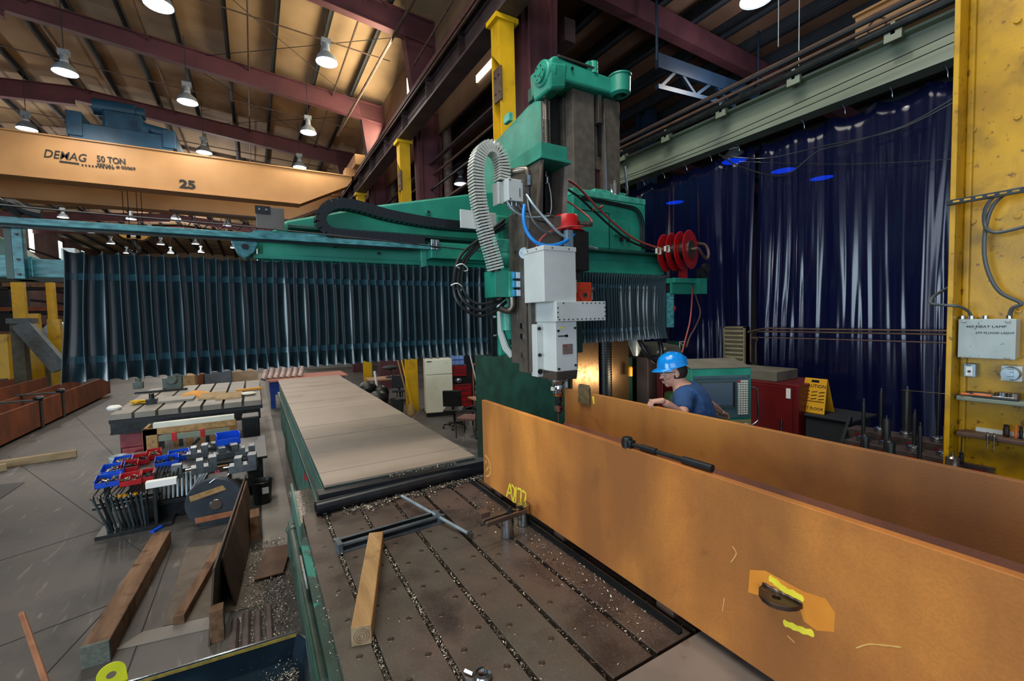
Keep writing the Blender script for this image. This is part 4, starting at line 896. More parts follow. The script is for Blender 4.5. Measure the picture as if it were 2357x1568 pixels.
P('bracket_angle', M().box(.055, .165, 4.15, 4.16, 3.80, 3.865), BLK, bp, None)
for x in (.085, .135): P('hex_bolt', M().cyl((x, 4.14, 3.835), (x, 4.15, 3.835), .009, n=6), CHROME, bp)
P('pull_wire', M().tube([(-3.2, 4.1, 3.77), (-1.3, 4.1, 3.70), (.1, 4.1, 3.675), (2.1, 4.1, 3.60), (2.15, 3.5, 3.52)], .006, 5, 5), DSTEEL, ty)
P('cable_bundle', M().tube([(-1.5, 4.25, 3.70), (-1.35, 4.2, 3.74), (-1.28, 4.2, 3.70), (-1.2, 4.2, 3.68)], .03, 8, 4).tube([(-1.6, 4.2, 3.72), (-1.42, 4.15, 3.76), (-1.3, 4.2, 3.66)], .02, 8, 4), BLK, ty)
# --- drag chains
def path(pts, step, sm=14):
    Pn = [Vector(p) for p in pts]; Q = []
    for k in range(len(Pn) - 1):
        p0, p1, p2, p3 = Pn[max(k - 1, 0)], Pn[k], Pn[k + 1], Pn[min(k + 2, len(Pn) - 1)]
        for t in [j / sm for j in range(sm)]: Q.append(.5 * ((2 * p1) + (p2 - p0) * t + (2 * p0 - 5 * p1 + 4 * p2 - p3) * t * t + (3 * p1 - p0 - 3 * p2 + p3) * t ** 3))
    Q.append(Pn[-1]); out = [Q[0]]; acc = 0
    for a, b_ in zip(Q, Q[1:]):
        l = (b_ - a).length
        while acc + l >= step:
            t = (step - acc) / l; a = a.lerp(b_, t); out.append(a); l = (b_ - a).length; acc = 0
        acc += l
    return out
def link_chain(name, pts, step, proto, mats, par, up=(0, 1, 0), sub=None):
    """alike links set one by one along a path; link frame: x along, y sideways (up), z normal"""
    Q = path(pts, step); first = None
    for k in range(len(Q) - 1):
        t = (Q[k + 1] - Q[k]).normalized(); s_ = Vector(up); s_ = (s_ - t * s_.dot(t)).normalized(); n = t.cross(s_)
        c = (Q[k] + Q[k + 1]) / 2 - WL[par.name]
        if first is None:
            mb = M(); mb.v = [Vector(v) for v in proto.v]; mb.f = proto.f
            me = bpy.data.meshes.new(name); me.from_pydata([tuple(v) for v in mb.v], [], mb.f); me.materials.append(mats)
            o = bpy.data.objects.new(name, me); first = o
        else: o = first.copy()
        COL.objects.link(o); o.parent = par
        o.matrix_basis = Matrix(((t.x, s_.x, n.x, c.x), (t.y, s_.y, n.y, c.y), (t.z, s_.z, n.z, c.z), (0, 0, 0, 1)))
dc = E('drag_chain', (1.3, 4.32, 3.66), 'black link cable chain looping over the green cross rail', 'cable chain')
pr1 = M().box(-.026, .026, -.07, -.055, -.045, .045).box(-.026, .026, .055, .07, -.045, .045).box(-.018, .018, -.055, .055, .033, .041).box(-.018, .018, -.055, .055, -.041, -.033)
link_chain('chain_link', [(2.2, 4.28, 3.885), (1.7, 4.28, 3.875), (1.2, 4.28, 3.91), (.95, 4.28, 3.955), (.78, 4.28, 3.975), (.65, 4.28, 3.95), (.57, 4.28, 3.87), (.56, 4.28, 3.78), (.62, 4.28, 3.71), (.72, 4.28, 3.69), (1.0, 4.28, 3.69), (1.54, 4.28, 3.69)], .05, pr1, RUB, dc)
hc = E('hose_arch', (1.95, 3.6, 3.35), 'grey and black ribbed conduit arching up and over beside the spindle head', 'cable conduit')
pr2 = M().box(-.008, .008, -.065, .065, -.055, .055)
apts = [(2.06, 3.62, 4.17), (2.065, 3.62, 4.30), (2.03, 3.62, 4.42), (1.95, 3.62, 4.465), (1.86, 3.62, 4.43), (1.80, 3.62, 4.30), (1.795, 3.62, 4.10), (1.83, 3.62, 3.85), (1.885, 3.62, 3.65), (1.94, 3.62, 3.47), (1.975, 3.62, 3.34)]
link_chain('conduit_ring', apts, .027, pr2, mat('conduit shell', 'd0d4cc', 'b4b8b0', rough=.35, metal=.1, scale=20), hc)
P('conduit_core', M().tube(apts, .045, 8, 5), BLK, hc)
# --- bellows
def bellows(x0, x1, n, label, yo=4.20, yi=4.32, zb=2.52, zt=3.44, comp=None, wav=0.0, seed=2, flare=0):
    rnd = random.Random(seed); dp = .062
    bel = P('bellows', M().box(x0, x0 + .004, yi - .02, yi, zb, zt), BEL, mm, None, 0, label)
    mb = M(); rows = 14; cols = []
    w0 = [(comp(k / n) if comp else k / n) for k in range(n + 1)]
    for k in range(n):
        a = x0 + (x1 - x0) * w0[k]; b_ = x0 + (x1 - x0) * w0[k + 1]; w = b_ - a
        dz = rnd.uniform(-.008, .008); tw = rnd.uniform(-.012, .012)
        cols.append((a, yo, dz, tw, 1)); cols.append((a + w * .07, yo + dp * .95, dz - .008, tw, 0)); cols.append((a + w * .40, yo + dp, dz - .014, tw, 0)); cols.append((a + w * .62, yo + dp * .78, dz - .012, tw, 0)); cols.append((a + w * .84, yo + dp * .34, dz - .004, tw, 0))
    cols.append((x1, yo, 0, 0, 1)); g_ = []
    for (x, y, dz, tw, cr) in cols:
        col = []
        for j in range(rows + 1):
            t = j / rows; z = zb + (zt - zb) * t + (dz if j in (0, rows) else 0) * (1 if j else -1)
            xx = x + tw * math.sin(t * PI) + wav * math.sin(t * 7 + x * 3)
            if flare: xx -= flare * max(0, 1 - (x - x0) / .3) * (1 - t)
            if t < .2: xx -= .010 * (1 - t / .2) * (-1 if cr else 1)
            yy = y - (.02 * (1 - t / .16) if t < .16 else 0) - (.012 if t > .93 else 0)
            col.append((xx, yy, z))
        g_.append(col)
    i0 = mb._a([p for c in g_ for p in c]); R_ = rows + 1
    for c in range(len(g_) - 1):
        for j in range(rows): a = i0 + c * R_ + j; mb.f.append([a, a + R_, a + R_ + 1, a + 1])
    P('pleats', mb, BEL, bel, 50)
    fold = None
    for k in range(0, len(g_), 5):
        sm_ = M(); col = g_[k]
        for j in range(rows):
            a, b_ = Vector(col[j]), Vector(col[j + 1]); sm_.hexa([a + Vector((-.002, -.012, 0)), a + Vector((.002, -.012, 0)), a + Vector((.002, .002, 0)), a + Vector((-.002, .002, 0)),
                     b_ + Vector((-.002, -.012, 0)), b_ + Vector((.002, -.012, 0)), b_ + Vector((.002, .002, 0)), b_ + Vector((-.002, .002, 0))])
        P('fold_seam', sm_, BELF, bel, None)
    for ja, jb, nm in ((2, 3, 'tape'), (rows - 3, rows - 2, 'tape')):
        tb_ = M()
        for c in range(len(g_) - 1):
            p = [Vector(g_[c][ja]), Vector(g_[c + 1][ja]), Vector(g_[c + 1][jb]), Vector(g_[c][jb])]
            p[2] = p[1].lerp(p[2], .75); p[3] = p[0].lerp(p[3], .75)
            i = tb_._a([q + Vector((0, -.002, 0)) for q in p]); tb_.f.append([i, i + 1, i + 2, i + 3])
        P(nm, tb_, BELB, bel, None)
    return bel
bellows(-1.10, 2.16, 42, 'long stretched black pleated bellows left of the spindle head', flare=.07, comp=lambda t: t ** .92)
bellows(3.05, 4.95, 52, 'shorter squashed bellows right of the spindle head', comp=lambda t: 1 - (1 - t) ** 1.45, wav=.008, seed=9, zb=2.57, zt=3.44)
P('bellows_end_plate', M().box(4.95, 4.975, 4.2, 4.4, 2.55, 3.46), BLK, mm, None)
P('bellows_end_plate', M().box(2.16, 2.23, 4.10, 4.36, 2.50, 3.36), RUB, mm, None, .004)
# --- saddle
sd_ = P('saddle', M().box(2.23, 3.02, 4.05, 4.40, 2.50, 3.98), G, mm, None, .02)
P('saddle_casting', M().prism([(3.78, 2.62), (4.05, 2.50), (4.05, 3.55), (3.78, 3.55)], 'x', 2.25, 2.42), G, sd_, None, .03)
P('casting_barrel', M().cyl((2.23, 3.86, 2.78), (2.23, 3.86, 3.06), .07, n=18).cyl((2.23, 3.86, 3.06), (2.23, 3.86, 3.10), .085, n=18).cyl((2.23, 3.86, 3.10), (2.23, 3.86, 3.2), .05, n=18), GL, sd_)
P('casting_boss', M().cyl((2.06, 3.86, 3.50), (2.3, 3.86, 3.50), .09, n=18).box(2.05, 2.30, 3.78, 3.95, 3.55, 3.68), GL, sd_, 40, .01)
P('white_shield', M().prism([(4.045, 3.10), (4.045, 2.74), (3.95, 2.58), (3.80, 2.50), (3.75, 2.53), (3.86, 2.62), (3.96, 2.76), (3.99, 2.92), (3.99, 3.10)], 'x', 2.205, 2.228), GREYP, sd_, None, .002)
for z in (2.72, 2.92): P('plate_bolt', M().cyl((2.16, 4.07, z), (2.205, 4.07, z), .017, n=8), CHROME, sd_)
for z in (2.66, 3.55): P('boss_bolt', M().cyl((2.22, 3.84, z), (2.25, 3.84, z), .03, n=14), GD, sd_)
P('white_bracket', M().prism([(3.80, 3.98), (4.02, 3.98), (4.02, 3.78), (3.9, 3.80)], 'x', 1.99, 2.02).box(1.8, 2.2, 4.0, 4.02, 3.80, 3.98), GREYP, sd_, None, .003)
P('black_cables', M().tube([(2.24, 3.9, 3.86), (2.02, 3.92, 3.70), (1.74, 3.85, 3.45), (1.66, 3.8, 3.22), (1.70, 3.75, 3.07), (1.82, 3.7, 2.98), (1.96, 3.68, 3.02), (2.10, 3.7, 3.10)], .018, 8, 6), BLK, sd_)
P('black_cables', M().tube([(2.24, 3.9, 3.90), (2.04, 3.92, 3.74), (1.72, 3.85, 3.50), (1.62, 3.8, 3.22), (1.66, 3.75, 3.03), (1.82, 3.7, 2.93), (1.98, 3.68, 2.97), (2.12, 3.7, 3.06)], .016, 8, 6), BLK, sd_)
P('black_cables', M().tube([(2.24, 3.9, 3.82), (2.08, 3.92, 3.72), (1.78, 3.85, 3.46), (1.70, 3.8, 3.24), (1.76, 3.75, 3.08), (1.86, 3.7, 3.04), (1.98, 3.68, 3.07), (2.08, 3.7, 3.13)], .014, 8, 6), BLK, sd_)
for (x, z) in ((1.70, 3.38), (1.645, 3.20)): P('cable_tie', M().tube([(x - .05, 3.80, z + .02), (x, 3.765, z + .035), (x + .07, 3.80, z - .01), (x + .04, 3.84, z - .02), (x - .05, 3.80, z + .02)], .005, 5, 3), WHT, sd_)
sb = P('switch_box', M().box(1.95, 2.09, 3.60, 3.82, 3.10, 3.35), G, mm, None, .004)
P('switch_box_cover', M().box(2.09, 2.14, 3.58, 3.82, 3.10, 3.34), GL, sb, None, .003)
LBL = mat('light blue switch', '3c9cd0', '2f86b8', rough=.35)
for k in range(3):
    s1 = P('limit_switch', M().box(2.12, 2.225, 3.55, 3.60, 3.27 - .083 * k, 3.335 - .083 * k), LBL, sb, None, .006)
    P('switch_label', M().box(2.15, 2.19, 3.545, 3.551, 3.275 - .083 * k, 3.33 - .083 * k), WHT, s1, None); P('switch_roller', M().cyl((2.235, 3.53, 3.30 - .083 * k), (2.235, 3.56, 3.30 - .083 * k), .008, n=10), CHROME, s1)
P('elbow', M().tube([(2.14, 3.62, 3.10), (2.14, 3.62, 3.02), (2.10, 3.64, 2.97), (2.02, 3.66, 3.0)], .03, 10, 5), STEEL, sb)
P('cable_gland', M().cyl((2.0, 3.68, 3.08), (2.05, 3.68, 3.1), .022, n=10), STEEL, sb)
# --- ram
ram = P('ram', M().box(2.20, 2.75, 3.40, 3.62, 2.38, 3.86), WAY, mm, None, .006)
P('ram_edge_strip', M().box(2.17, 2.20, 3.38, 3.42, 2.40, 3.70), STEEL, ram, None, .003)
P('ram_body', M().box(2.30, 3.0, 3.62, 4.05, 2.52, 3.9), GD, ram, None, .01)
P('ram_rear_plate', M().box(2.195, 2.225, 3.62, 3.75, 2.46, 3.9), WAY, ram, None, .004)
for z in (2.52, 2.70, 2.80): P('ram_clip', M().box(2.185, 2.2, 3.52, 3.56, z, z + .05), CHROME, ram, None)
P('pulley', M().cyl((2.13, 3.46, 3.49), (2.20, 3.46, 3.49), .036, n=20).cyl((2.12, 3.46, 3.49), (2.13, 3.46, 3.49), .012, n=10), STEEL, ram)
pw = M().lathe([(.012, -.012), (.052, -.012), (.052, -.006), (.040, 0), (.052, .006), (.052, .012), (.012, .012)], (2.165, 3.42, 3.49), (.5, .86, 0), n=24); P('pulley_wheel', pw, ALU, ram)
# upper guide with green top box
ug = P('ram_guide', M().hexa([(2.40, 3.50, 3.84), (2.43, 3.50, 3.84), (2.43, 3.98, 3.84), (2.40, 3.98, 3.84), (2.36, 3.42, 4.36), (2.40, 3.42, 4.36), (2.40, 4.02, 4.36), (2.36, 4.02, 4.36)]), WAY, mm, None, .003, 'brown-grey steel side plates holding the ram guide')
P('guide_edge', M().hexa([(2.335, 3.46, 3.84), (2.355, 3.46, 3.84), (2.355, 3.50, 3.84), (2.335, 3.50, 3.84), (2.37, 3.40, 4.36), (2.39, 3.40, 4.36), (2.39, 3.43, 4.36), (2.37, 3.43, 4.36)]), STEEL, ug, None, .002)
P('guide_plate', M().hexa([(2.64, 3.50, 3.66), (2.665, 3.46, 3.66), (2.665, 3.98, 3.66), (2.64, 3.98, 3.66), (2.67, 3.46, 4.36), (2.70, 3.42, 4.36), (2.70, 4.02, 4.36), (2.67, 4.02, 4.36)]), WAY, ug, None, .003)
P('guide_back', M().box(2.40, 2.69, 3.80, 3.86, 3.6, 4.36), BLK, ug, None)
P('guide_bar', M().box(2.44, 2.51, 3.60, 3.82, 3.6, 4.36), mat('blue black steel', '1c2a38', '141f2a', rough=.35, metal=.5), ug, None, .003)
P('guide_bar', M().box(2.58, 2.66, 3.66, 3.82, 3.6, 4.36), BLK, ug, None, .003)
P('white_tag', M().box(2.52, 2.56, 3.64, 3.65, 3.72, 3.80), WHT, ug, None)
P('valve', M().cyl((2.56, 3.62, 4.29), (2.56, 3.62, 4.34), .014, n=8).cyl((2.56, 3.6, 4.22), (2.56, 3.6, 4.28), .017, n=8).cyl((2.53, 3.6, 4.22), (2.56, 3.6, 4.22), .012, n=8), CHROME, ug)
P('clear_tube', M().tube([(2.565, 3.58, 4.22), (2.575, 3.56, 4.1), (2.56, 3.54, 3.95), (2.50, 3.52, 3.85), (2.40, 3.5, 3.83), (2.30, 3.5, 3.86), (2.24, 3.5, 3.91)], .0055, 6, 6), GREYP, ug)
P('top_box', M().box(2.36, 2.66, 3.40, 4.05, 4.39, 4.52), G, ug, None, .004); P('top_box_flange', M().box(2.34, 2.70, 3.38, 4.08, 4.365, 4.39), G, ug, None, .003)
# junction box, fittings and hoses
jb = P('junction_box', M().box(2.045, 2.205, 3.48, 3.60, 3.97, 4.17), GREYP, mm, None, .006)
P('junction_flange', M().box(1.99, 2.0, 3.56, 3.68, 3.95, 4.15).box(2.0, 2.05, 3.585, 3.62, 3.96, 4.16), GREYP, jb, None, .003)
P('box_slot', M().box(2.163, 2.168, 3.475, 3.481, 4.01, 4.09), BLK, jb, None)
for x, z in ((2.065, 4.155), (2.065, 3.985), (2.19, 4.155)): P('box_screw', M().cyl((x, 3.474, z), (x, 3.48, z), .006, n=8), BLK, jb)
for x in (2.06, 2.10, 2.15): P('gland', M().cyl((x, 3.52, 3.93), (x, 3.52, 3.97), .013, n=10).cyl((x + .02, 3.52, 3.90), (x, 3.52, 3.93), .014, n=10), CHROME, jb)
P('pipe_elbow', M().tube([(2.10, 3.7, 4.26), (2.17, 3.56, 4.27), (2.225, 3.46, 4.26), (2.235, 3.44, 4.20)], .03, 12, 5), STEEL, jb)
P('pipe_union', M().cyl((2.235, 3.44, 4.11), (2.235, 3.44, 4.20), .036, n=8), CHROME, jb)
P('braided_hose', M().tube([(2.235, 3.44, 4.12), (2.23, 3.43, 4.0), (2.225, 3.42, 3.87)], .021, 12, 4), mat('braided hose', '4c5054', '26282a', rough=.35, metal=.6, scale=120), jb)
P('blue_hose', M().tube([at(1207, 472, y=3.36), at(1205, 500, y=3.32), at(1212, 532, y=3.28), at(1232, 557, y=3.22), at(1262, 566, y=3.2), at(1295, 559, y=3.22), at(1318, 543, y=3.3), at(1333, 524, y=3.4)], .0165, 12, 8), mat('blue air hose', '1478cc', rough=.35), jb)
P('grey_conduit', M().tube([at(1212, 448, y=3.44), at(1228, 472, y=3.36), at(1262, 512, y=3.3), at(1285, 535, y=3.28), at(1305, 548, y=3.3), at(1335, 562, y=3.4), at(1375, 573, y=3.5)], .0125, 10, 6), ALU, jb)
P('grey_conduit', M().tube([at(1214, 455, y=3.44), at(1218, 485, y=3.36), at(1228, 510, y=3.3), at(1248, 530, y=3.28), at(1270, 537, y=3.3), at(1292, 532, y=3.38), at(1300, 525, y=3.5)], .010, 10, 6), mat('dark grey hose', '4a5256', rough=.4), jb)
for (q, r_, m_) in (([(1168, 465), (1182, 485), (1205, 497), (1235, 500), (1265, 497)], .008, ALU), ([(1180, 468), (1198, 486), (1225, 505), (1262, 512)], .007, DSTEEL), ([(1196, 470), (1215, 488), (1240, 498), (1262, 493)], .007, BLK)):
    P('signal_cable', M().tube([at(a, b_, y=3.45 - .02 * k) for k, (a, b_) in enumerate(q)], r_, 8, 6), m_, jb)
P('cable_connector', M().cyl(at(1260, 494, y=3.4), at(1274, 499, y=3.4), .016, n=10).cyl(at(1256, 513, y=3.4), at(1270, 514, y=3.4), .015, n=10), STEEL, jb)
# --- spindle head
sh = P('spindle_housing', M().box(2.265, 2.50, 3.10, 3.40, 2.42, 2.86), GREYP, mm, None, .006, 'pale grey spindle housing')
P('side_flange', M().box(2.20, 2.265, 3.30, 3.40, 2.36, 2.84), GREYP, sh, None, .004)
for z in (2.41, 2.56, 2.80): P('flange_bolt', M().cyl((2.225, 3.285, z), (2.225, 3.30, z), .016 if z > 2.5 else .024, n=16).cyl((2.225, 3.28, z), (2.225, 3.29, z), .009, n=6), DSTEEL, sh)
P('nose_ring', M().hexa([(2.27, 3.105, 2.34), (2.495, 3.105, 2.34), (2.495, 3.40, 2.34), (2.27, 3.40, 2.34), (2.262, 3.097, 2.42), (2.503, 3.097, 2.42), (2.503, 3.40, 2.42), (2.262, 3.40, 2.42)]), STEEL, sh, None, .004)
for x, z in ((2.29, 2.78), (2.475, 2.80), (2.29, 2.445), (2.475, 2.465)): P('cover_bolt', M().cyl((x, 3.088, z), (x, 3.10, z), .0105, n=12), BLK, sh)
P('nameplate', M().box(2.335, 2.445, 3.094, 3.10, 2.57, 2.66), mat('brown nameplate', '8c7c70', '786a60', rough=.4, metal=.4, scale=60), sh, None)
P('nameplate_mark', M().box(2.345, 2.375, 3.091, 3.095, 2.64, 2.65), REDP, sh, None)
P('yellow_sticker', M().box(2.30, 2.345, 3.096, 3.10, 2.80, 2.812), YPAINT, sh, None)
P('arrow_mark', M().box(2.29, 2.36, 3.096, 3.10, 2.728, 2.738).cyl((2.385, 3.096, 2.733), (2.385, 3.10, 2.733), .013, n=12).box(2.36, 2.385, 3.096, 3.1, 2.725, 2.741), BLK, sh, None)
P('side_latch', M().box(2.50, 2.53, 3.14, 3.22, 2.66, 2.72), WHITEP, sh, None, .003)
P('spindle_nose', M().lathe([(.085, 2.34), (.085, 2.325), (.062, 2.32), (.062, 2.30), (.055, 2.285), (.045, 2.28)], (2.385, 3.24, 0), n=28, caps=False).lathe([(.05, 2.285), (.056, 2.27), (.056, 2.24), (.044, 2.235), (.044, 2.225), (.052, 2.22), (.052, 2.205), (.03, 2.195)], (2.385, 3.24, 0), n=28, caps=False), CHROME, sh)
P('drive_key', M().box(2.30, 2.325, 3.2, 3.24, 2.235, 2.27), WHITEP, sh, None, .002); P('drive_key', M().box(2.44, 2.465, 3.2, 3.24, 2.24, 2.31), WHITEP, sh, None, .002)
tl = P('tool_holder', M().cyl((2.385, 3.24, 2.12), (2.385, 3.24, 2.20), .033, n=20).cyl((2.385, 3.24, 2.02), (2.385, 3.24, 2.12), .026, n=20), DSTEEL, mm)
P('copper_ring', M().cyl((2.385, 3.24, 2.178), (2.385, 3.24, 2.2), .046, n=24), COPPER, tl)
P('set_screw', M().cyl((2.38, 3.205, 2.16), (2.38, 3.21, 2.16), .010, n=10), CHROME, tl); P('set_screw', M().cyl((2.38, 3.205, 2.125), (2.38, 3.21, 2.125), .010, n=10), CHROME, tl)
P('cutter_block', M().box(2.357, 2.41, 3.20, 3.27, 2.035, 2.09), mat('cutter block', 'b88a78', '8f6c60', rough=.3, metal=.8, scale=30), tl, None, .003); P('cutter_screw', M().cyl((2.383, 3.194, 2.062), (2.383, 3.2, 2.062), .013, n=6), BLK, tl)
P('drill_shank', M().cyl((2.385, 3.24, 1.93), (2.385, 3.24, 2.035), .009, n=12), STEEL, tl)
# gearbox cover
gc = P('gearbox_cover', M().box(2.255, 2.82, 3.07, 3.44, 2.86, 3.035), GREYP, mm, None, .004, 'wide flat grey cover with a rim of dark screws')
sc1 = None
spots = [(2.285 + .0495 * k, 2.878) for k in range(11)] + [(2.545 + .0495 * k, 3.02) for k in range(6)] + [(2.27, 2.90 + .04 * k) for k in range(3)] + [(2.808, 2.90 + .04 * k) for k in range(3)] + [(2.33, 3.02)]
for x, z in spots:
    if sc1 is None: sc1 = P('cover_screw', M().cyl((x, 3.062, z), (x, 3.07, z), .0055, n=8), BLK, gc); s0 = (x, z)
    else: pc(sc1, (x - s0[0], 0, z - s0[1]), gc)
# square sheet metal hood
hd = P('sheet_metal_hood', M().box(2.155, 2.50, 3.10, 3.42, 3.035, 3.475), GREYP, mm, None, .003, 'tall grey sheet metal box on the spindle head')
P('hood_lid', M().box(2.15, 2.505, 3.095, 3.425, 3.475, 3.515), GREYP, hd, None, .003)
for x in (2.24, 2.42): P('lid_screw', M().cyl((x, 3.09, 3.495), (x, 3.095, 3.495), .006, n=8), DSTEEL, hd)
for y in (3.2, 3.34): P('lid_screw', M().cyl((2.145, y, 3.495), (2.15, y, 3.495), .006, n=8), DSTEEL, hd)
# motors to the right of the hood
mo = P('drive_motor', M().box(2.58, 2.83, 3.30, 3.60, 3.34, 3.72), BLK, mm, None, .01)
P('motor_rail', M().box(2.52, 2.59, 3.24, 3.30, 3.22, 3.70), mat('blue grey profile', '7c98ac', '647e90', rough=.35, metal=.4), mo, None, .003)
P('motor_step', M().box(2.60, 2.86, 3.4, 3.7, 3.52, 3.74), BLK, mo, None, .008)
P('red_cap', M().lathe([(.16, 3.72), (.18, 3.73), (.125, 3.765), (.12, 3.87), (.11, 3.885), (0, 3.89)], (2.68, 3.46, 0), n=28, caps=False), REDP, mo)
P('encoder_plug', M().cyl((2.76, 3.36, 3.80), (2.86, 3.34, 3.80), .024, n=12).cyl((2.84, 3.34, 3.80), (2.89, 3.34, 3.80), .03, n=12), STEEL, mo)
rm = P('orange_motor', M().box(2.59, 2.79, 3.22, 3.44, 3.035, 3.22), REDO, mm, None, .01)
P('motor_flange', M().cyl((2.685, 3.205, 3.12), (2.685, 3.22, 3.12), .075, n=20), REDO, rm); P('sight_glass', M().cyl((2.685, 3.195, 3.10), (2.685, 3.206, 3.10), .026, n=16), STEEL, rm); P('glass_center', M().cyl((2.685, 3.19, 3.10), (2.685, 3.196, 3.10), .014, n=12), BLK, rm)
P('motor_plate', M().box(2.735, 2.775, 3.212, 3.22, 3.08, 3.14), STEEL, rm, None); P('oil_fitting', M().cyl((2.79, 3.26, 3.14), (2.84, 3.26, 3.16), .02, n=10).cyl((2.82, 3.26, 3.06), (2.82, 3.26, 3.16), .014, n=10), STEEL, rm)
P('oil_filter', M().cyl((2.56, 3.2, 3.12), (2.56, 3.2, 3.24), .022, n=12), WHITEP, rm); P('pipe_fitting', M().box(2.535, 2.60, 3.18, 3.26, 3.24, 3.30), DSTEEL, rm, None, .004)
text('NO4', .03, (2.655, 3.212, 3.042), (1, 0, 0), (0, 0, 1), YPAINT, rm, ext=.001)
P('lower_red_cap', M().cyl((2.46, 3.56, 3.66), (2.46, 3.56, 3.76), .085, n=20), REDP, mo)
P('lower_red_cap_wall', M().box(2.30, 2.80, 3.66, 3.70, 3.5, 3.85), BLK, mo, None)
# red oxygen-style hoses
P('red_hose', M().tube([at(1300, 411, y=3.62), at(1330, 430, y=3.7), at(1375, 478, y=3.8), at(1420, 520, y=3.9), at(1465, 553, y=3.95), at(1527, 575, y=4.0)], .0135, 10, 8), mat('red hose', 'a84842', '963c38', rough=.45), mm)
P('black_hose', M().tube([at(1300, 432, y=3.62), at(1330, 452, y=3.7), at(1365, 484, y=3.78), at(1410, 525, y=3.9), at(1455, 558, y=3.95), at(1513, 578, y=4.0)], .0125, 10, 8), BLK, mm)
P('red_hose', M().tube([at(1298, 458, y=3.6), at(1330, 480, y=3.55), at(1355, 500, y=3.45), at(1362, 513, y=3.4), at(1345, 521, y=3.35), at(1310, 522, y=3.3), at(1275, 530, y=3.3), at(1250, 545, y=3.3), at(1234, 570, y=3.3)], .0095, 10, 8), MATS['red hose'], mm)
for p in ((1364, 482), (1385, 476)): c = at(*p, y=3.78); P('hose_clamp', M().lathe([(.017, -.012), (.026, -.008), (.026, .008), (.017, .012)], c, (.7, .1, -.7), n=12), RUSTW, mm)
P('round_hook', M().tube([(4.52, 4.30, 2.62), (4.53, 4.2, 2.45), (4.62, 4.15, 2.30), (4.76, 4.15, 2.27), (4.88, 4.2, 2.38), (4.92, 4.3, 2.62)], .032, 10, 8), RUB, mm)
P('lamp_cone', M().lathe([(.13, 2.60), (.11, 2.48), (.05, 2.33), (.035, 2.30)], (4.85, 4.65, 0), n=18), ALU, mm)
# bracket for the reels
rb = P('reel_bracket', M().box(4.98, 5.62, 4.05, 4.5, 3.33, 3.40), G, mm, None, .006)
P('bracket_web', M().box(4.98, 5.4, 4.10, 4.14, 3.18, 3.33).box(5.42, 5.6, 4.0, 4.1, 3.18, 3.4), G, rb, None, .004)
P('guide_wheel', M().cyl((5.62, 4.0, 3.55), (5.62, 4.06, 3.55), .07, n=18).box(5.50, 5.66, 4.02, 4.10, 3.38, 3.55), DSTEEL, rb)
P('side_stop', M().box(5.0, 5.02, 4.1, 4.5, 2.72, 3.2), TEAL, rb, None); P('red_button', M().cyl((5.02, 4.15, 2.98), (5.06, 4.15, 2.98), .05, n=14), REDP, rb)
# hose reels
hr = E('hose_reel', (4.85, 4.1, 3.42), 'red multi-disc hose reel on the green bracket at the right end of the rail', 'hose reel')
ax = Vector((.27, -.96, .02)).normalized(); c0_ = at(1532, 583, y=4.22)
for k in range(4):
    c = c0_ + ax * (.115 * k)
    P('reel_disc', M().lathe([(.05, -.006), (.255, -.006), (.262, 0), (.255, .006), (.05, .006)], c, ax, n=36), REDP, hr)
P('reel_drum', M().cyl(c0_, c0_ + ax * .345, .12, n=20), BLK, hr)
P('hub_cap', M().cyl(c0_ + ax * .35, c0_ + ax * .365, .125, n=20), STEEL, hr)
P('hub_pipe', M().tube([c0_ + ax * .34, c0_ + ax * .40, c0_ + ax * .42 + Vector((.05, 0, .0)), c0_ + ax * .42 + Vector((.14, 0, -.08)), c0_ + ax * .40 + Vector((.26, 0, -.12)), c0_ + ax * .36 + Vector((.36, 0, -.02)), c0_ + ax * .32 + Vector((.34, 0, .09)), c0_ + ax * .26 + Vector((.22, 0, .11))], .02, 8, 5), RUSTP, hr)
P('reel_frame', M().box(5.14, 5.36, 4.06, 4.10, 3.58, 3.84).box(5.16, 5.26, 4.06, 4.14, 3.40, 3.60), REDP, hr, None, .004)
for p in ((1516, 578), (1536, 573)): c = at(*p, y=3.96); P('roller_guide', M().box(c.x - .04, c.x - .03, c.y - .01, c.y + .02, c.z - .045, c.z + .045).box(c.x + .03, c.x + .04, c.y - .01, c.y + .02, c.z - .045, c.z + .045).box(c.x - .04, c.x + .04, c.y - .01, c.y + .02, c.z + .035, c.z + .045).box(c.x - .04, c.x + .04, c.y - .01, c.y + .02, c.z - .045, c.z - .035), WHITEP, hr, None)
for q, m_ in (([(1594, 655), (1592, 700), (1588, 740), (1578, 780), (1570, 812)], MATS['red hose']), ([(1592, 650), (1604, 690), (1612, 720), (1602, 750), (1588, 775), (1580, 800)], RUSTP)):
    T('air_line', M().tube([at(a, b_, y=4.12 - .05 * k) for k, (a, b_) in enumerate(q)], .011, 8, 6), m_, 'dull red air line hanging from the reel bracket' if m_ is not RUSTP else 'brown air line bowing out to the right below the hose reels', 'hose')
# ================================================================== operator's platform and the right side
S('floor_platform', M().box(2.98, 7.4, -1.5, 5.0 - .18, .70, .80), mat('platform plate', '4a4846', '3a3836', rough=.6, scale=3), None, None)
S('platform_support', M().box(3.0, 7.3, -1.4, 4.7, 0, .70), DKST, None, None)
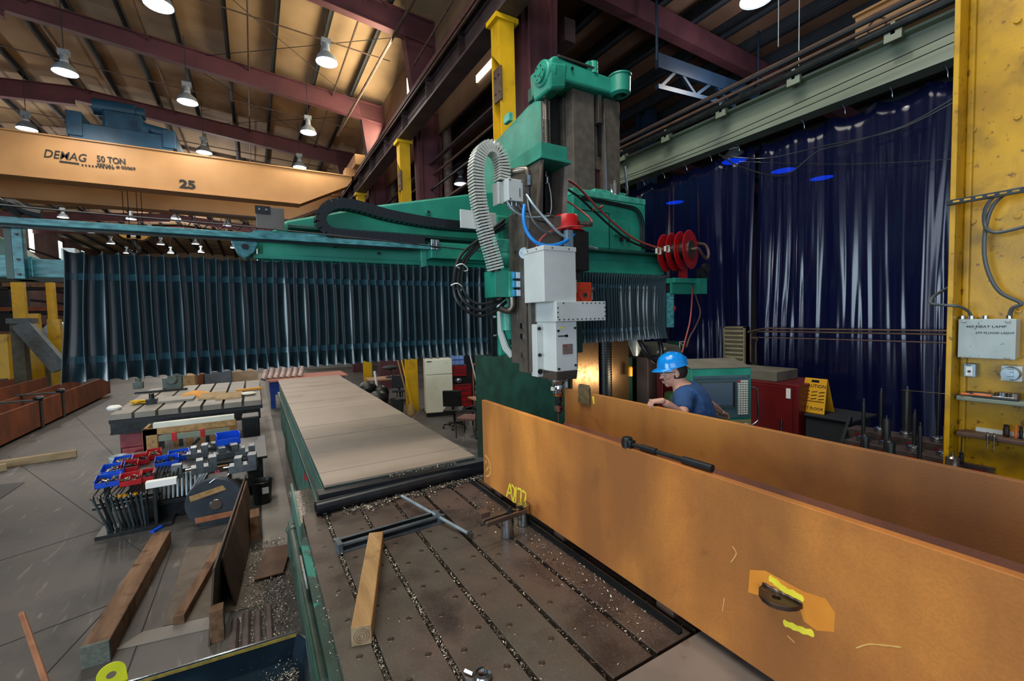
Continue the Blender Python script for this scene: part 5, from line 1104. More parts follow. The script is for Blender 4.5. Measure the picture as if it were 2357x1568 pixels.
# yellow column on the right, web face towards the picture
yc = E('crane_column', (4.42, .93, .8), 'wide rust-freckled yellow column at the right edge carrying a switch box and tool shelves', 'column', 'yellow crane columns along the aisle')
P('web', M().box(4.44, 4.465, .55, 1.09, .8, 6.6), YCOL, yc, None, 0)
P('column_flange', M().box(4.24, 4.62, 1.09, 1.12, .8, 6.6), YCOL, yc, None, .004); P('column_flange', M().box(4.24, 4.62, .52, .55, .8, 6.6), YCOL, yc, None, .004)
P('corner_angle', M().box(4.41, 4.44, 1.055, 1.09, .8, 6.6), YCOL, yc, None, .008)
bh = None
for p in ((2240, 90), (2240, 300), (2240, 510), (2343, 48), (2343, 270), (2343, 497), (2345, 715)):
    c = at(*p, x=4.44); mb = M().cyl((4.428, c.y, c.z), (4.44, c.y, c.z), .019, n=6)
    P('bolt_head', mb, YCOL, yc, None, .002)
q = E('switch_enclosure', (4.36, .97, 2.55), 'pale grey steel switch box on the yellow column with handwritten HEAT LAMP', 'electrical box')
a, b_ = at(2206, 735, x=4.30), at(2337, 829, x=4.30)
P('enclosure_door', M().box(4.30, 4.318, b_.y, a.y, b_.z, a.z), mat('speckled grey enamel', 'a4b0b0', '95a2a3', rough=.45, scale=5, c3='5c6464', s3=42, lo3=.66, hi3=.7), q, None, .004)
P('enclosure_box', M().box(4.318, 4.44, b_.y + .006, a.y - .006, b_.z + .006, a.z - .006), GREYP, q, None, .004)
for p in ((2219, 740), (2320, 740), (2216, 822), (2318, 825)): c = at(*p, x=4.298); P('door_latch', M().box(4.292, 4.30, c.y - .012, c.y + .012, c.z - .006, c.z + .006), STEEL, q, None, .002)
for p in ((2236, 731), (2215, 733), (2323, 732), (2268, 731)): c = at(*p, x=4.36); P('conduit_fitting', M().cyl((4.36, c.y, a.z), (4.36, c.y, a.z + .022), .017, n=12), CHROME, q)
text('460 HEAT LAMP', .021, at(2223, 754, x=4.298), (0, -1, 0), (0, 0, 1), INK, q, ext=.0008, shear=.1, w=.193); text('277 FLOOD LIGHT', .018, at(2245, 768, x=4.298), (0, -1, 0), (0, 0, 1), INK, q, ext=.0008, shear=.1, w=.182)
hs = E('heat_switch', at(2231, 850, x=4.38), 'small grey switch with white plate under the switch box on the yellow column', 'switch')
a, b_ = at(2218, 837, x=4.36), at(2245, 869, x=4.36)
P('switch_body', M().box(4.36, 4.44, b_.y, a.y, b_.z, a.z), ALU, hs, None, .004); P('switch_plate', M().box(4.356, 4.36, b_.y + .014, a.y - .012, b_.z + .01, a.z - .018), WHT, hs, None, .001)
c = at(2231, 855, x=4.35); P('toggle', M().cyl((4.34, c.y, c.z), (4.356, c.y, c.z), .008, n=10), BLK, hs); text('HEAT', .013, at(2221, 842, x=4.355), (0, -1, 0), (0, 0, 1), INK, hs, ext=.0006)
ls = E('lamp_switch', at(2330, 860, x=4.38), 'round grey metal lamp switch right of the heat switch', 'switch')
a, b_ = at(2304, 841, x=4.37), at(2352, 880, x=4.37)
P('back_plate', M().box(4.37, 4.44, b_.y, a.y, b_.z, a.z), GREYP, ls, None, .004); c = (a + b_) / 2
P('round_cover', M().cyl((4.33, c.y, c.z), (4.37, c.y, c.z), .042, .048, n=24).box(4.325, 4.332, c.y - .018, c.y + .018, c.z - .028, c.z + .028), ALU, ls)
text('LIGHT', .0115, at(2317, 851, x=4.324), (0, -1, 0), (0, 0, 1), INK, ls, ext=.0006); text('ON', .0115, at(2323, 858, x=4.324), (0, -1, 0), (0, 0, 1), INK, ls, ext=.0006); text('LIGHT', .0115, at(2317, 868, x=4.324), (0, -1, 0), (0, 0, 1), INK, ls, ext=.0006); text('ON', .0115, at(2323, 875, x=4.324), (0, -1, 0), (0, 0, 1), INK, ls, ext=.0006)
GC = MATS['dark grey hose']
T('power_cable', M().tube([at(2236, 731, x=4.36), at(2228, 716, x=4.33), at(2205, 705, x=4.22), at(2178, 703, x=4.2), at(2146, 700, x=4.25), at(2143, 692, x=4.3), at(2155, 678, x=4.4), at(2196, 655, x=4.7)], .010, 8, 6), GC, 'grey cable looping left out of the switch box and behind the column', 'cable')
T('power_cable', M().tube([at(2354, 433, x=4.3), at(2320, 440, x=4.3), at(2285, 455, x=4.28), at(2267, 485, x=4.28), at(2266, 515, x=4.3), at(2275, 530, x=4.3), at(2300, 535, x=4.3), at(2357, 522, x=4.3)], .011, 8, 6), GC, 'upper grey cable loop hooked over the slotted bracket', 'cable')
T('power_cable', M().tube([at(2357, 437, x=4.33), at(2310, 450, x=4.33), at(2282, 480, x=4.33), at(2268, 530, x=4.33), at(2266, 590, x=4.33), at(2280, 640, x=4.33), at(2305, 675, x=4.33), at(2350, 698, x=4.33), at(2330, 710, x=4.34), at(2323, 732, x=4.36)], .012, 8, 6), GC, 'long grey cable falling down the yellow column into the switch box', 'cable')
a, b_ = at(2180, 468, x=4.22), at(2357, 446, x=4.22)
sb2 = E('slotted_bracket', (a + b_) / 2, 'black slotted strut fixed across the yellow column', 'bracket')
P('strut', M().bar(a, Vector((4.22, .55, a.z)), .03, .035), DSTEEL, sb2, None, .002)
for k in range(6): y = a.y - .05 - .055 * k; P('slot', M().box(4.203, 4.206, y - .016, y + .016, a.z - .005, a.z + .006), YCOL, sb2, None)
def shelf(p0, p1, z, nm, m_, label, d_=.10, th=.03):
    a, b_ = at(*p0, x=4.30), at(*p1, x=4.30); return T(nm, M().box(4.30, 4.44, .56, min(a.y, 1.085), z - th, z), m_, label, 'shelf', None, None, .006)
z1 = at(2230, 912, x=4.34).z; z2 = at(2230, 995, x=4.34).z
shelf((2200, 912), (2357, 920), z1, 'tool_ledge', GIRD, 'upper narrow grey ledge of tools in the yellow column'); shelf((2200, 995), (2357, 1015), z2, 'tool_ledge', RUSTP, 'lower rough narrow ledge with screwdrivers in the yellow column')
T('paint_board', M().box(4.42, 4.44, .62, 1.0, z2, z2 + .028), GREYP, 'pale strip standing at the back of the lower ledge', 'strip')
ORH = mat('orange handle', 'c86a30', 'b05a26', rough=.4)
def handle(nm, c, dr, l, r_, m_, label, shaft=0, sm=CHROME, sr=.004, cat='screwdriver'):
    o = E(nm, c, label, cat); dr = Vector(dr).normalized(); c = Vector(c)
    P('handle', M().lathe([(r_ * .6, 0), (r_, l * .12), (r_ * .9, l * .3), (r_, l * .55), (r_ * .75, l * .8), (r_ * .9, l * .95), (r_ * .5, l)], c, dr, n=12), m_, o)
    if shaft: P('shaft', M().cyl(c + dr * l, c + dr * (l + shaft), sr, n=8), sm, o)
    return o
def a2(px, py, x=4.34): return at(px, py, x=x)
c = a2(2200, 898); handle('screwdriver', (4.37, 1.04, z1 + .018), (0, -1, 0), .15, .016, BLK, 'black handled screwdriver at the back of the upper ledge', .1)
handle('screwdriver', (4.32, 1.06, z1 + .014), (.1, -1, .03), .05, .013, ORH, 'short orange handle at the left end of the upper ledge', .05)
c = a2(2240, 905); handle('screwdriver', (4.33, c.y, z1 + .016), (0, -1, 0), .095, .0135, ORH, 'screwdriver with clear orange handle lying on the upper ledge', .10)
for (px, lb) in ((2302, 'bright steel ring nut standing at the right of the upper ledge'), (2332, 'darker steel ring at the far right of the upper ledge')):
    c = a2(px, 905); T('steel_ring', M().lathe([(.018, 0), (.03, 0), (.03, .045), (.018, .045), (.018, 0)], (4.36, c.y, z1), n=22, caps=False), STEEL if px > 2310 else CHROME, lb, 'ring')
T('file_bar', M().box(4.302, 4.318, .78, 1.0, z1, z1 + .012), DSTEEL, 'flat file lying along the front of the upper ledge', 'file')
a, b_ = at(2107, 908, x=4.1), at(2205, 917, x=4.3)
T('thin_rod', M().cyl((4.305, 1.03, z1 + .006), (4.10, 1.32, z1 + .03), .003, n=6), CHROME, 'thin bright rod sticking out left from the upper ledge', 'rod')
c = a2(2212, 1068, 4.285); t_ = a2(2212, 986, 4.285)
o = handle('screwdriver', (4.285, c.y, c.z), (0, 0, 1), .085, .0145, BLK, 'black screwdriver hanging handle down from the lower ledge', .11, DSTEEL)
for px, lb, m_ in ((2313, 'dark round handled tool standing in the lower ledge', mat('brown wood handle', '2e1c16', '22140f', rough=.4)), (2336, 'orange and red screwdriver handle standing in the lower ledge', ORH), (2347, 'black handle standing at the right end of the lower ledge', BLK)):
    c = a2(px, 1000); handle('screwdriver', (4.37, c.y, z2), (0, 0, 1), .085, .017 if px < 2330 else .010, m_, lb)
for px, lb in ((2278, 'small bright tap hanging through the lower ledge, left one'), (2293, 'small bright tap hanging through the lower ledge, right one')):
    c = a2(px, 1010); T('steel_tap', M().cyl((4.29, c.y, z2 - .09), (4.29, c.y, z2 + .03), .0045, n=8).cyl((4.29, c.y, z2), (4.29, c.y, z2 + .012), .012, n=8), CHROME, lb, 'tap')
# ------------------------------------------------------------------ control console facing the camera
cd = Vector((CAMR.x, CAMR.y, 0)).normalized(); fd = Vector((CAMF.x, CAMF.y, 0)).normalized()
pcn = at(1660, 900, d=4.45); th_ = math.atan2(cd.y, cd.x)
TM = Matrix.Translation((pcn.x, pcn.y, .8)) @ Matrix.Rotation(th_ + .03, 4, 'Z')
cn = E('control_console', (pcn.x, pcn.y, .8), 'green machine control console with screen and keypad beside the operator', 'control console')
zt_ = at(1660, 848, d=4.45).z - .8
def C_(): return M(TM)
P('cabinet', C_().prism([(0, .0), (.34, .0), (.34, zt_ + .05), (.06, zt_ + .0), (0, zt_)], 'x', -.31, .31), G, cn, None, .008)
P('cabinet_top', C_().hexa([(-.315, -.005, zt_), (.315, -.005, zt_), (.315, .35, zt_ + .06), (-.315, .35, zt_ + .06), (-.315, -.005, zt_ + .008), (.315, -.005, zt_ + .008), (.315, .35, zt_ + .07), (-.315, .35, zt_ + .07)]), KHAKI, cn, None, .003)
P('front_panel', C_().box(-.29, .28, -.012, 0, zt_ - .50, zt_ - .07), PANELG, cn, None, .004)
P('panel_frame', C_().box(-.29, .28, -.02, -.008, zt_ - .10, zt_ - .07).box(-.29, .28, -.02, -.008, zt_ - .50, zt_ - .485).box(.265, .28, -.02, -.008, zt_ - .5, zt_ - .07), PANELG, cn, None, .002)
P('screen_bezel', C_().box(-.25, .14, -.03, -.01, zt_ - .40, zt_ - .12), mat('bezel', '3a4c50', rough=.5), cn, None, .004)
P('screen', C_().box(-.215, .105, -.034, -.028, zt_ - .375, zt_ - .145), SCREEN, cn, None, .004)
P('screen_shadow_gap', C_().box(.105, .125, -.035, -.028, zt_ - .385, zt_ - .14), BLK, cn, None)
text('B-MARK 2000', .018, TM @ Vector((-.22, -.021, zt_ - .092)), cd, (0, 0, 1), WHT, cn, ext=.0005) if 0 else None
mb = None
key = None
for r_ in range(15):
    for c_ in range(4):
        x, z = .165 + .026 * c_, zt_ - .125 - .0235 * r_
        if r_ == 0 and c_ == 0:
            P('red_key', C_().box(x, x + .019, -.026, -.012, z - .017, z), REDP, cn, None); continue
        P('key', C_().box(x, x + .019, -.024, -.012, z - .017, z), WHITEP, cn, None)
P('knob_panel', C_().box(.02, .30, -.02, 0, zt_ - .66, zt_ - .53), mat('tan panel', '9a8f68', '857a56', rough=.5), cn, None, .003)
for x in (.14, .245):
    P('knob_dial', C_().cyl((x, -.02, zt_ - .595), (x, -.026, zt_ - .595), .034, n=20), WHITEP, cn); P('knob', C_().cyl((x, -.026, zt_ - .595), (x, -.055, zt_ - .595), .02, n=14).box(x - .005, x + .005, -.06, -.03, zt_ - .62, zt_ - .57), BLK, cn)
P('button_row', C_().box(.01, .05, -.03, -.02, zt_ - .57, zt_ - .55), CHROME, cn, None)
P('side_handle', C_().tube([(.315, .02, zt_ - .20), (.37, .02, zt_ - .22), (.385, .02, zt_ - .27), (.395, .02, zt_ - .50), (.375, .02, zt_ - .565), (.315, .02, zt_ - .60)], .0095, 10, 5), CHROME, cn)
# red cabinet, caution sign, grey box on the platform
rc = E('red_cabinet', (5.9, 3.7, .8), 'long dark red cabinet standing behind the control console', 'cabinet')
P('cabinet_body', M().box(5.5, 6.2, 2.72, 4.95, .8, 2.03), REDC, rc, None, .012)
P('cabinet_door', M().box(5.485, 5.5, 2.78, 3.8, .86, 1.99), REDC, rc, None, .003); P('cabinet_door', M().box(5.485, 5.5, 3.84, 4.9, .86, 1.99), REDC, rc, None, .003)
P('white_label', M().box(5.478, 5.486, 2.80, 2.85, 1.86, 1.98), WHT, rc, None); P('cabinet_handle', M().cyl((5.47, 2.9, 1.4), (5.47, 2.9, 1.6), .012), CHROME, rc)
T('dusty_box', M().box(5.55, 6.05, 3.0, 3.7, 2.03, 2.16).box(5.6, 5.95, 3.72, 3.98, 2.03, 2.11), KHAKI, 'dusty grey junk lying on top of the red cabinet', 'box', None, None, .01)
T('low_cabinet', M().box(5.6, 6.15, 2.25, 2.69, .8, 1.66).box(5.57, 6.18, 2.2, 2.70, 1.66, 1.69), DKST, 'dark low cabinet under the yellow caution sign', 'cabinet', None, None, .008)
sg = E('caution_sign', (5.8, 2.62, 1.69), 'yellow folding CAUTION WET FLOOR sign standing on the low cabinet', 'sign')
YS = mat('yellow sign plastic', 'd8a018', 'c89214', rough=.45)
s0, s1, s2, s3 = at(1849, 885, x=5.78), at(1897, 891, x=5.78), at(1887, 962, x=5.70), at(1846, 951, x=5.70)
z0 = 1.692; ya, yb = 2.80, 2.52
# front leaf leans back, hinge on top
P('front_leaf', M().hexa([(5.66, yb - .0, z0), (5.66, ya, z0), (5.672, ya, z0), (5.672, yb, z0), (5.77, yb + .02, z0 + .40), (5.77, ya - .02, z0 + .40), (5.782, ya - .02, z0 + .40), (5.782, yb + .02, z0 + .40)]), YS, sg, None, .003)
P('rear_leaf', M().hexa([(5.90, yb, z0), (5.90, ya, z0), (5.912, ya, z0), (5.912, yb, z0), (5.778, yb + .02, z0 + .40), (5.778, ya - .02, z0 + .40), (5.79, ya - .02, z0 + .40), (5.79, yb + .02, z0 + .40)]), YS, sg, None, .003)
nr = Vector((-.4, 0, .11)).normalized(); up_ = Vector((.11, 0, .4)).normalized()
def sp(y, t, o=.004): return Vector((5.66, y, z0)) + Vector((.11, 0, .40)) * t + nr * o
P('hand_slot', M().bar(sp(2.70, .92), sp(2.62, .92), .004, .028), BLK, sg, None)
text('CAUTION', .052, sp(2.775, .74), (0, -1, 0), up_, INK, sg, ext=.001); text('WET FLOOR', .044, sp(2.785, .10), (0, -1, 0), up_, INK, sg, ext=.001)
for k in range(3):
    for j in range(3): P('stripe_mark', M().bar(sp(2.765 - .08 * k, .40 + .1 * j), sp(2.705 - .08 * k, .43 + .1 * j), .003, .008), INK, sg, None)
P('rule_line', M().bar(sp(2.78, .34), sp(2.54, .34), .003, .006), INK, sg, None)
# tool cart with cutter holders
tc_ = E('tool_cart', (4.4, 1.3, .8), 'dark tool cart with tiers of cutter holders between the beam and the yellow column', 'tool cart')
c0, c1, c2, c3 = Vector((5.0, 1.92, 1.80)), Vector((5.0, 1.02, 1.80)), Vector((3.95, 1.60, 1.80)), Vector((3.9, .75, 1.80))
cf = M()
for z, in ((1.50,), (1.22,)): cf.hexa([(4.0, 1.56, z), (4.0, .80, z), (4.9, 1.1, z), (4.9, 1.86, z), (4.0, 1.56, z + .02), (4.0, .80, z + .02), (4.9, 1.1, z + .02), (4.9, 1.86, z + .02)][::1])
shm = mat('cart shelf', '5a4e4c', '403838', rough=.4, metal=.4, scale=14)
rows_ = []
for k in range(4):
    x = 3.98 + .26 * k; z = 1.66 + .045 * k; ya, yb = 1.62 + .09 * k, .72 + .09 * k
    P('cart_shelf', M().box(x - .10, x + .10, yb, ya, z, z + .02).box(x - .105, x - .095, yb, ya, z - .06, z + .025), shm, tc_, None, .003); rows_.append((x, z + .02, ya, yb))
    for j in range(5): P('red_label', M().box(x - .108, x - .104, ya - .15 - .18 * j, ya - .07 - .18 * j, z - .04, z - .005), REDC, tc_, None)
P('cart_frame', M().bar((3.86, 1.66, 1.60), (4.95, 1.98, 1.86), .025, .04).bar((3.86, 1.66, .8), (3.86, 1.66, 1.60), .03, .03).bar((4.95, 1.98, .8), (4.95, 1.98, 1.86), .03, .03).bar((3.86, .66, .8), (3.86, .66, 1.60), .03, .03).bar((4.95, .95, .8), (4.95, .95, 1.86), .03, .03).bar((3.86, 1.66, 1.6), (3.86, .66, 1.6), .03, .03), DSTEEL, tc_, None)
P('cart_base', M().box(3.88, 4.95, .75, 1.62, .86, .90), shm, tc_, None)
for (x, y) in ((3.9, .75), (3.9, 1.55), (4.9, .95), (4.9, 1.75)): P('caster', M().cyl((x, y - .02, .84), (x, y + .02, .84), .04, n=12), BLK, tc_)
holders = [(0, .10, .10, 'thin', CHROME, 'bright end mill holder in the front row of the cart, left'), (0, .25, .14, 'slim', CHROME, 'slender bright arbor in the front row of the cart'), (0, .42, .09, 'ring', COPPER, 'holder with a copper coloured ring in the front row'),
           (0, .60, .11, 'thin', DSTEEL, 'dark holder in the front row, fourth from the left'), (0, .75, .07, 'ring', STEEL, 'low wide holder at the right of the front row'), (1, .12, .16, 'thin', DSTEEL, 'dark cone holder at the left of the second row'),
           (1, .28, .15, 'ring', BLK, 'black holder standing in the second row, middle left'), (1, .46, .30, 'slim', BLK, 'tall black drill in the second row'), (1, .64, .12, 'ring', STEEL, 'steel holder at the right of the second row'),
           (2, .10, .34, 'slim', BLK, 'tall black boring bar at the left of the third row'), (2, .26, .22, 'thin', BLK, 'short thick black holder in the third row'), (2, .44, .30, 'slim', DSTEEL, 'tall dark bar in the third row'), (2, .62, .24, 'slim', STEEL, 'tall drill with a yellowish shank in the third row'),
           (3, .22, .36, 'slim', BLK, 'tall black bar at the left of the back row'), (3, .40, .40, 'thin', BLK, 'thick black bar with pale cap in the back row'), (3, .60, .58, 'slim', BLK, 'tallest black bar with bright tip in the back row'), (3, .74, .2, 'ring', BLK, 'dark wide holder at the right of the back row')]
for (r_, dy, h_, kd, m_, lb) in holders:
    x, z, ya, yb = rows_[r_]; y = ya - dy
    o = E('cutter_holder', (x, y, z), lb, 'cutter holder', 'cutter holders on the tool cart')
    P('holder_flange', M().lathe([(.045, 0), (.05, .006), (.05, .018), (.04, .024), (.048, .03), (.048, .036), (.03, .045)], (x, y, z), n=18), CHROME if m_ is not COPPER else COPPER, o)
    w = {'thin': .03, 'slim': .014, 'ring': .038}[kd]
    P('cutter_body', M().lathe([(w * 1.2, .04), (w, .06), (w, h_ * .9), (w * .7, h_)], (x, y, z), n=14), m_, o)
    P('cutter_tip', M().cyl((x, y, z + h_), (x, y, z + h_ + .03), .006, n=8), CHROME, o)
T('steel_cone', M().lathe([(.016, 0), (.022, .0), (.012, .11), (.0, .112)], (3.82, 1.33, 1.60), n=16, caps=False), CHROME, 'bright steel cone standing at the front edge of the tool cart', 'cone')
0 and T('cart_rod_box', M().box(4.98, 5.1, 1.10, 1.2, 1.86, 1.94), BLK, 'small dark box at the back right of the tool cart', 'box', None, None, .01)
# green arch behind, crates, ventilated box, conduits in front of the curtain
ga = E('green_gantry', (7.3, 6, 0), 'dull green steel frame behind the right end of the cross rail', 'frame')
a, b_ = at(1545, 718, y=5.9), at(1655, 717, y=5.9)
P('crossbar', M().box(6.0, b_.x, 5.85, 5.98, 2.87, 3.06), G, ga, None, .006); P('upright', M().box(b_.x - .16, b_.x, 5.85, 5.98, 0, 2.87), GD, ga, None, .006); P('upright', M().box(6.0, 6.14, 5.85, 5.98, 0, 2.87), GD, ga, None)
g0 = at(1665, 752, x=6.30); g1 = at(1713, 835, x=6.30)
vb = E('vent_panel', (6.4, (g0.y + g1.y) / 2, .8), 'tan louvred panel standing against the curtain', 'vent panel')
VM = mat('tan louvre', '8c8468', '787058', rough=.6)
P('vent_frame', M().box(6.30, 6.42, g1.y, g1.y + .02, .8, g0.z).box(6.30, 6.42, g0.y - .02, g0.y, .8, g0.z).box(6.30, 6.42, g1.y, g0.y, g0.z - .02, g0.z).box(6.34, 6.42, g1.y, g0.y, .8, g0.z - .02), VM, vb, None)
for k in range(9): z = g0.z - .06 - .066 * k; P('louvre', M().hexa([(6.29, g1.y + .02, z - .02), (6.29, g0.y - .02, z - .02), (6.34, g0.y - .02, z + .01), (6.34, g1.y + .02, z + .01), (6.29, g1.y + .02, z - .012), (6.29, g0.y - .02, z - .012), (6.34, g0.y - .02, z + .018), (6.34, g1.y + .02, z + .018)]), VM, vb, None)
P('lower_panel', M().box(6.29, 6.31, g1.y, g0.y, .8, z - .05), VM, vb, None)
for k, (z0_, dz, y1_, lb) in enumerate(((2.62, 0, 3.84, 'upper double steel conduit bending down in front of the blue curtain'), (2.53, 0, 3.76, 'lower thin conduit bending down in front of the blue curtain'))):
    T('steel_conduit', M().tube([(6.4, y1_, 2.16), (6.4, y1_, z0_ - .1), (6.4, y1_ - .03, z0_ - .03), (6.4, y1_ - .12, z0_), (6.4, 1.0, z0_ - .01)], .012 - .004 * k, 8, 5), RUSTP, lb, 'conduit')
T('steel_conduit', M().tube([(6.38, 3.9, 2.60), (6.38, 3.6, 2.665), (6.38, 3.2, 2.66), (6.38, 1.0, 2.65)], .011, 8, 5), RUSTP, 'topmost rusty conduit lying along the blue curtain', 'conduit')
cb = E('wire_crate', at(1600, 830, y=5.2), 'green box edged with white strips and a white cross behind the hard hat', 'crate')
a, b_, c = at(1564, 787, y=5.2), at(1597, 787, y=5.2), at(1597, 830, y=5.2)
x0, x1, zt, zb = a.x, b_.x, a.z, c.z
P('box_body', M().box(x0, x1 + .45, 5.2, 5.5, zb, zt), GD, cb, None)
mb = M()
for (p, q_) in (((x0, zb), (x0, zt)), ((x0, zt), (x1, zt)), ((x1, zt), (x1, zb)), ((x0, zb), (x1, zb)), ((x0, zb), (x1, zt)), ((x0, zt), (x1, zb)), ((x1, zt), (x1 + .45, zt)), ((x1 + .45, zt), (x1 + .45, zb)), ((x1, zb), (x1 + .45, zb))):
    P('edge_strip', M().bar((p[0], 5.195, p[1]), (q_[0], 5.195, q_[1]), .012, .014, (0, 1, 0)), WHITEP, cb, None)
T('crate_stand', M().box(x0 - .2, x1 + .5, 5.15, 5.6, 0, zb), DKST, 'dark stand under the green box with white strips', 'stand')
kb = at(1515, 800, y=5.3)
kh = E('dusty_bundle', (kb.x, 5.3, 0), 'dusty tan cover thrown over equipment behind the operator', 'covered equipment')
P('equipment', M().box(kb.x - .45, kb.x + .5, 5.2, 5.7, 0, kb.z - .16), DKST, kh, None, .02); P('dust_cover', M().hexa([(kb.x - .5, 5.15, kb.z - .18), (kb.x + .5, 5.15, kb.z - .14), (kb.x + .5, 5.75, kb.z - .14), (kb.x - .5, 5.75, kb.z - .18), (kb.x - .35, 5.2, kb.z + .06), (kb.x + .42, 5.2, kb.z + .02), (kb.x + .4, 5.7, kb.z + .08), (kb.x - .3, 5.7, kb.z + .1)]), KHAKI, kh, None, .03)
P('white_bar', M().bar(at(1512, 812, y=5.12), at(1532, 802, y=5.12), .02, .03), WHITEP, kh, None)
gp = at(1475, 870, y=4.7); T('grey_pedestal', M().box(5.18, 5.62, 4.72, 4.96, 0, 2.25), mat('brown grey panel', '5c504e', '4a4040', rough=.4, metal=.3, scale=3), 'brown-grey metal pedestal right of the polished ways', 'pedestal', None, None, .01)
rp = at(1515, 905, y=4.5); T('red_screen', M().box(rp.x - .14, rp.x + .5, 4.3, 4.4, .0, 2.08), REDC, 'dark red panel seen between the pedestal and the operator', 'panel', None, None, .006)
yb_ = at(1540, 908, y=4.2); T('green_drum', M().cyl((yb_.x, 4.1, .8), (yb_.x, 4.1, yb_.z + .02), .14, n=20).cyl((yb_.x, 4.1, yb_.z + .02), (yb_.x, 4.1, yb_.z + .04), .13, n=20), mat('olive green', '2f4a24', rough=.5), 'dark green can with yellow lid below the chin of the operator', 'can')
lm = at(1444, 850, y=4.86); T('brass_fitting', M().cyl((lm.x, 4.8, lm.z - .1), (lm.x, 4.8, lm.z + .02), .035, n=14).ball((lm.x, 4.8, lm.z + .02), .035), BRASS, 'small brassy fitting on the machine beside the polished way', 'fitting')
# ================================================================== the operator
def skin_mesh(joints, edges, root):
    """one continuous surface grown on a skeleton"""
    names = list(joints); me = bpy.data.meshes.new('skel'); me.from_pydata([joints[n][0] for n in names], [(names.index(a), names.index(b)) for a, b in edges], [])
    ob = bpy.data.objects.new('skel', me); COL.objects.link(ob); md = ob.modifiers.new('s', 'SKIN'); md.use_smooth_shade = True
    for i, n in enumerate(names):
        sv = me.skin_vertices[0].data[i]; rr_ = joints[n][1]; sv.radius = (rr_, rr_) if not isinstance(rr_, tuple) else rr_; sv.use_root = (n == root)
    ob.modifiers.new('ss', 'SUBSURF').levels = 2
    dg = bpy.context.evaluated_depsgraph_get(); m2 = bpy.data.meshes.new_from_object(ob.evaluated_get(dg)); bpy.data.objects.remove(ob); bpy.data.meshes.remove(me); return m2
def add_mesh(mb, me, keep=None):
    i = len(mb.v); mb.v += [v.co.copy() for v in me.vertices]; mb.f += [[i + k for k in p.vertices] for p in me.polygons]; return mb
def remesh(mb, voxel, smooth=2):
    me = bpy.data.meshes.new('r'); me.from_pydata(mb.v, [], mb.f); ob = bpy.data.objects.new('r', me); COL.objects.link(ob)
    md = ob.modifiers.new('r', 'REMESH'); md.mode = 'VOXEL'; md.voxel_size = voxel; md.use_smooth_shade = True
    if smooth: s_ = ob.modifiers.new('sm', 'SMOOTH'); s_.iterations = smooth; s_.factor = .5
    dg = bpy.context.evaluated_depsgraph_get(); m2 = bpy.data.meshes.new_from_object(ob.evaluated_get(dg)); bpy.data.objects.remove(ob); bpy.data.meshes.remove(me)
    out = M(); out.v = [v.co.copy() for v in m2.vertices]; out.f = [list(p.vertices) for p in m2.polygons]; bpy.data.meshes.remove(m2); return out
V = Vector
FL = .80
hd_ = at(1551, 858, x=2.98)                                   # head centre
fwd = V((-.80, .60, -.14)).normalized()                       # where the face points
hx = fwd; hz = (V((0, 0, 1)) - fwd * fwd.z).normalized(); hy = hz.cross(hx)     # hy = his left
HM = Matrix(((hx.x, hy.x, hz.x, hd_.x), (hx.y, hy.y, hz.y, hd_.y), (hx.z, hy.z, hz.z, hd_.z), (0, 0, 0, 1)))
lsh = at(1572, 922, x=2.86); rsh = V((3.16, 2.42, lsh.z + .02))
nb = (lsh + rsh) / 2 + V((-.02, .02, .06)); ch = (lsh + rsh) / 2 + V((.0, -.02, -.10))
bl = ch + V((.06, -.07, -.20)); pv = V((3.13, 2.12, FL + .90))
lhand = at(1500, 929, x=2.425); lhand.z = 2.285
lwr = V((2.482, lhand.y - .05, 2.288)); lel = V((2.66, 2.10, 2.15))
rel = at(1626, 926, d=3.92)
rwr = at(1660, 949, d=4.12)
J = {'pelvis': (pv, (.15, .12)), 'belly': (bl, (.14, .12)), 'chest': (ch, (.155, .125)), 'neckb': (nb, .075), 'neck': (hd_ - hz * .10 - hx * .03, .056), 'head': (hd_ - hx * .015, .075),
     'lsh': (lsh, .058), 'lua': (lsh.lerp(lel, .5), .050), 'lel': (lel, .041), 'lfa': (lel.lerp(lwr, .4), .043), 'lwr': (lwr, .028),
     'rsh': (rsh, .058), 'rua': (rsh.lerp(rel, .5), .050), 'rel': (rel, .043), 'rfa': (rel.lerp(rwr, .4), .042), 'rwr': (rwr, .029),
     'lhip': (pv + V((-.06, -.03, -.07)), .085), 'rhip': (pv + V((.08, .03, -.07)), .085), 'lkn': (V((3.10, 2.20, FL + .50)), .062), 'rkn': (V((3.26, 2.30, FL + .50)), .062), 'lan': (V((3.12, 2.08, FL + .10)), .042), 'ran': (V((3.30, 2.18, FL + .10)), .042)}
ED = [('pelvis', 'belly'), ('belly', 'chest'), ('chest', 'neckb'), ('neckb', 'neck'), ('neck', 'head'), ('neckb', 'lsh'), ('lsh', 'lua'), ('lua', 'lel'), ('lel', 'lfa'), ('lfa', 'lwr'), ('neckb', 'rsh'), ('rsh', 'rua'), ('rua', 'rel'), ('rel', 'rfa'), ('rfa', 'rwr'),
      ('pelvis', 'lhip'), ('pelvis', 'rhip'), ('lhip', 'lkn'), ('rhip', 'rkn'), ('lkn', 'lan'), ('rkn', 'ran')]
body = M(); add_mesh(body, skin_mesh(J, ED, 'pelvis'))
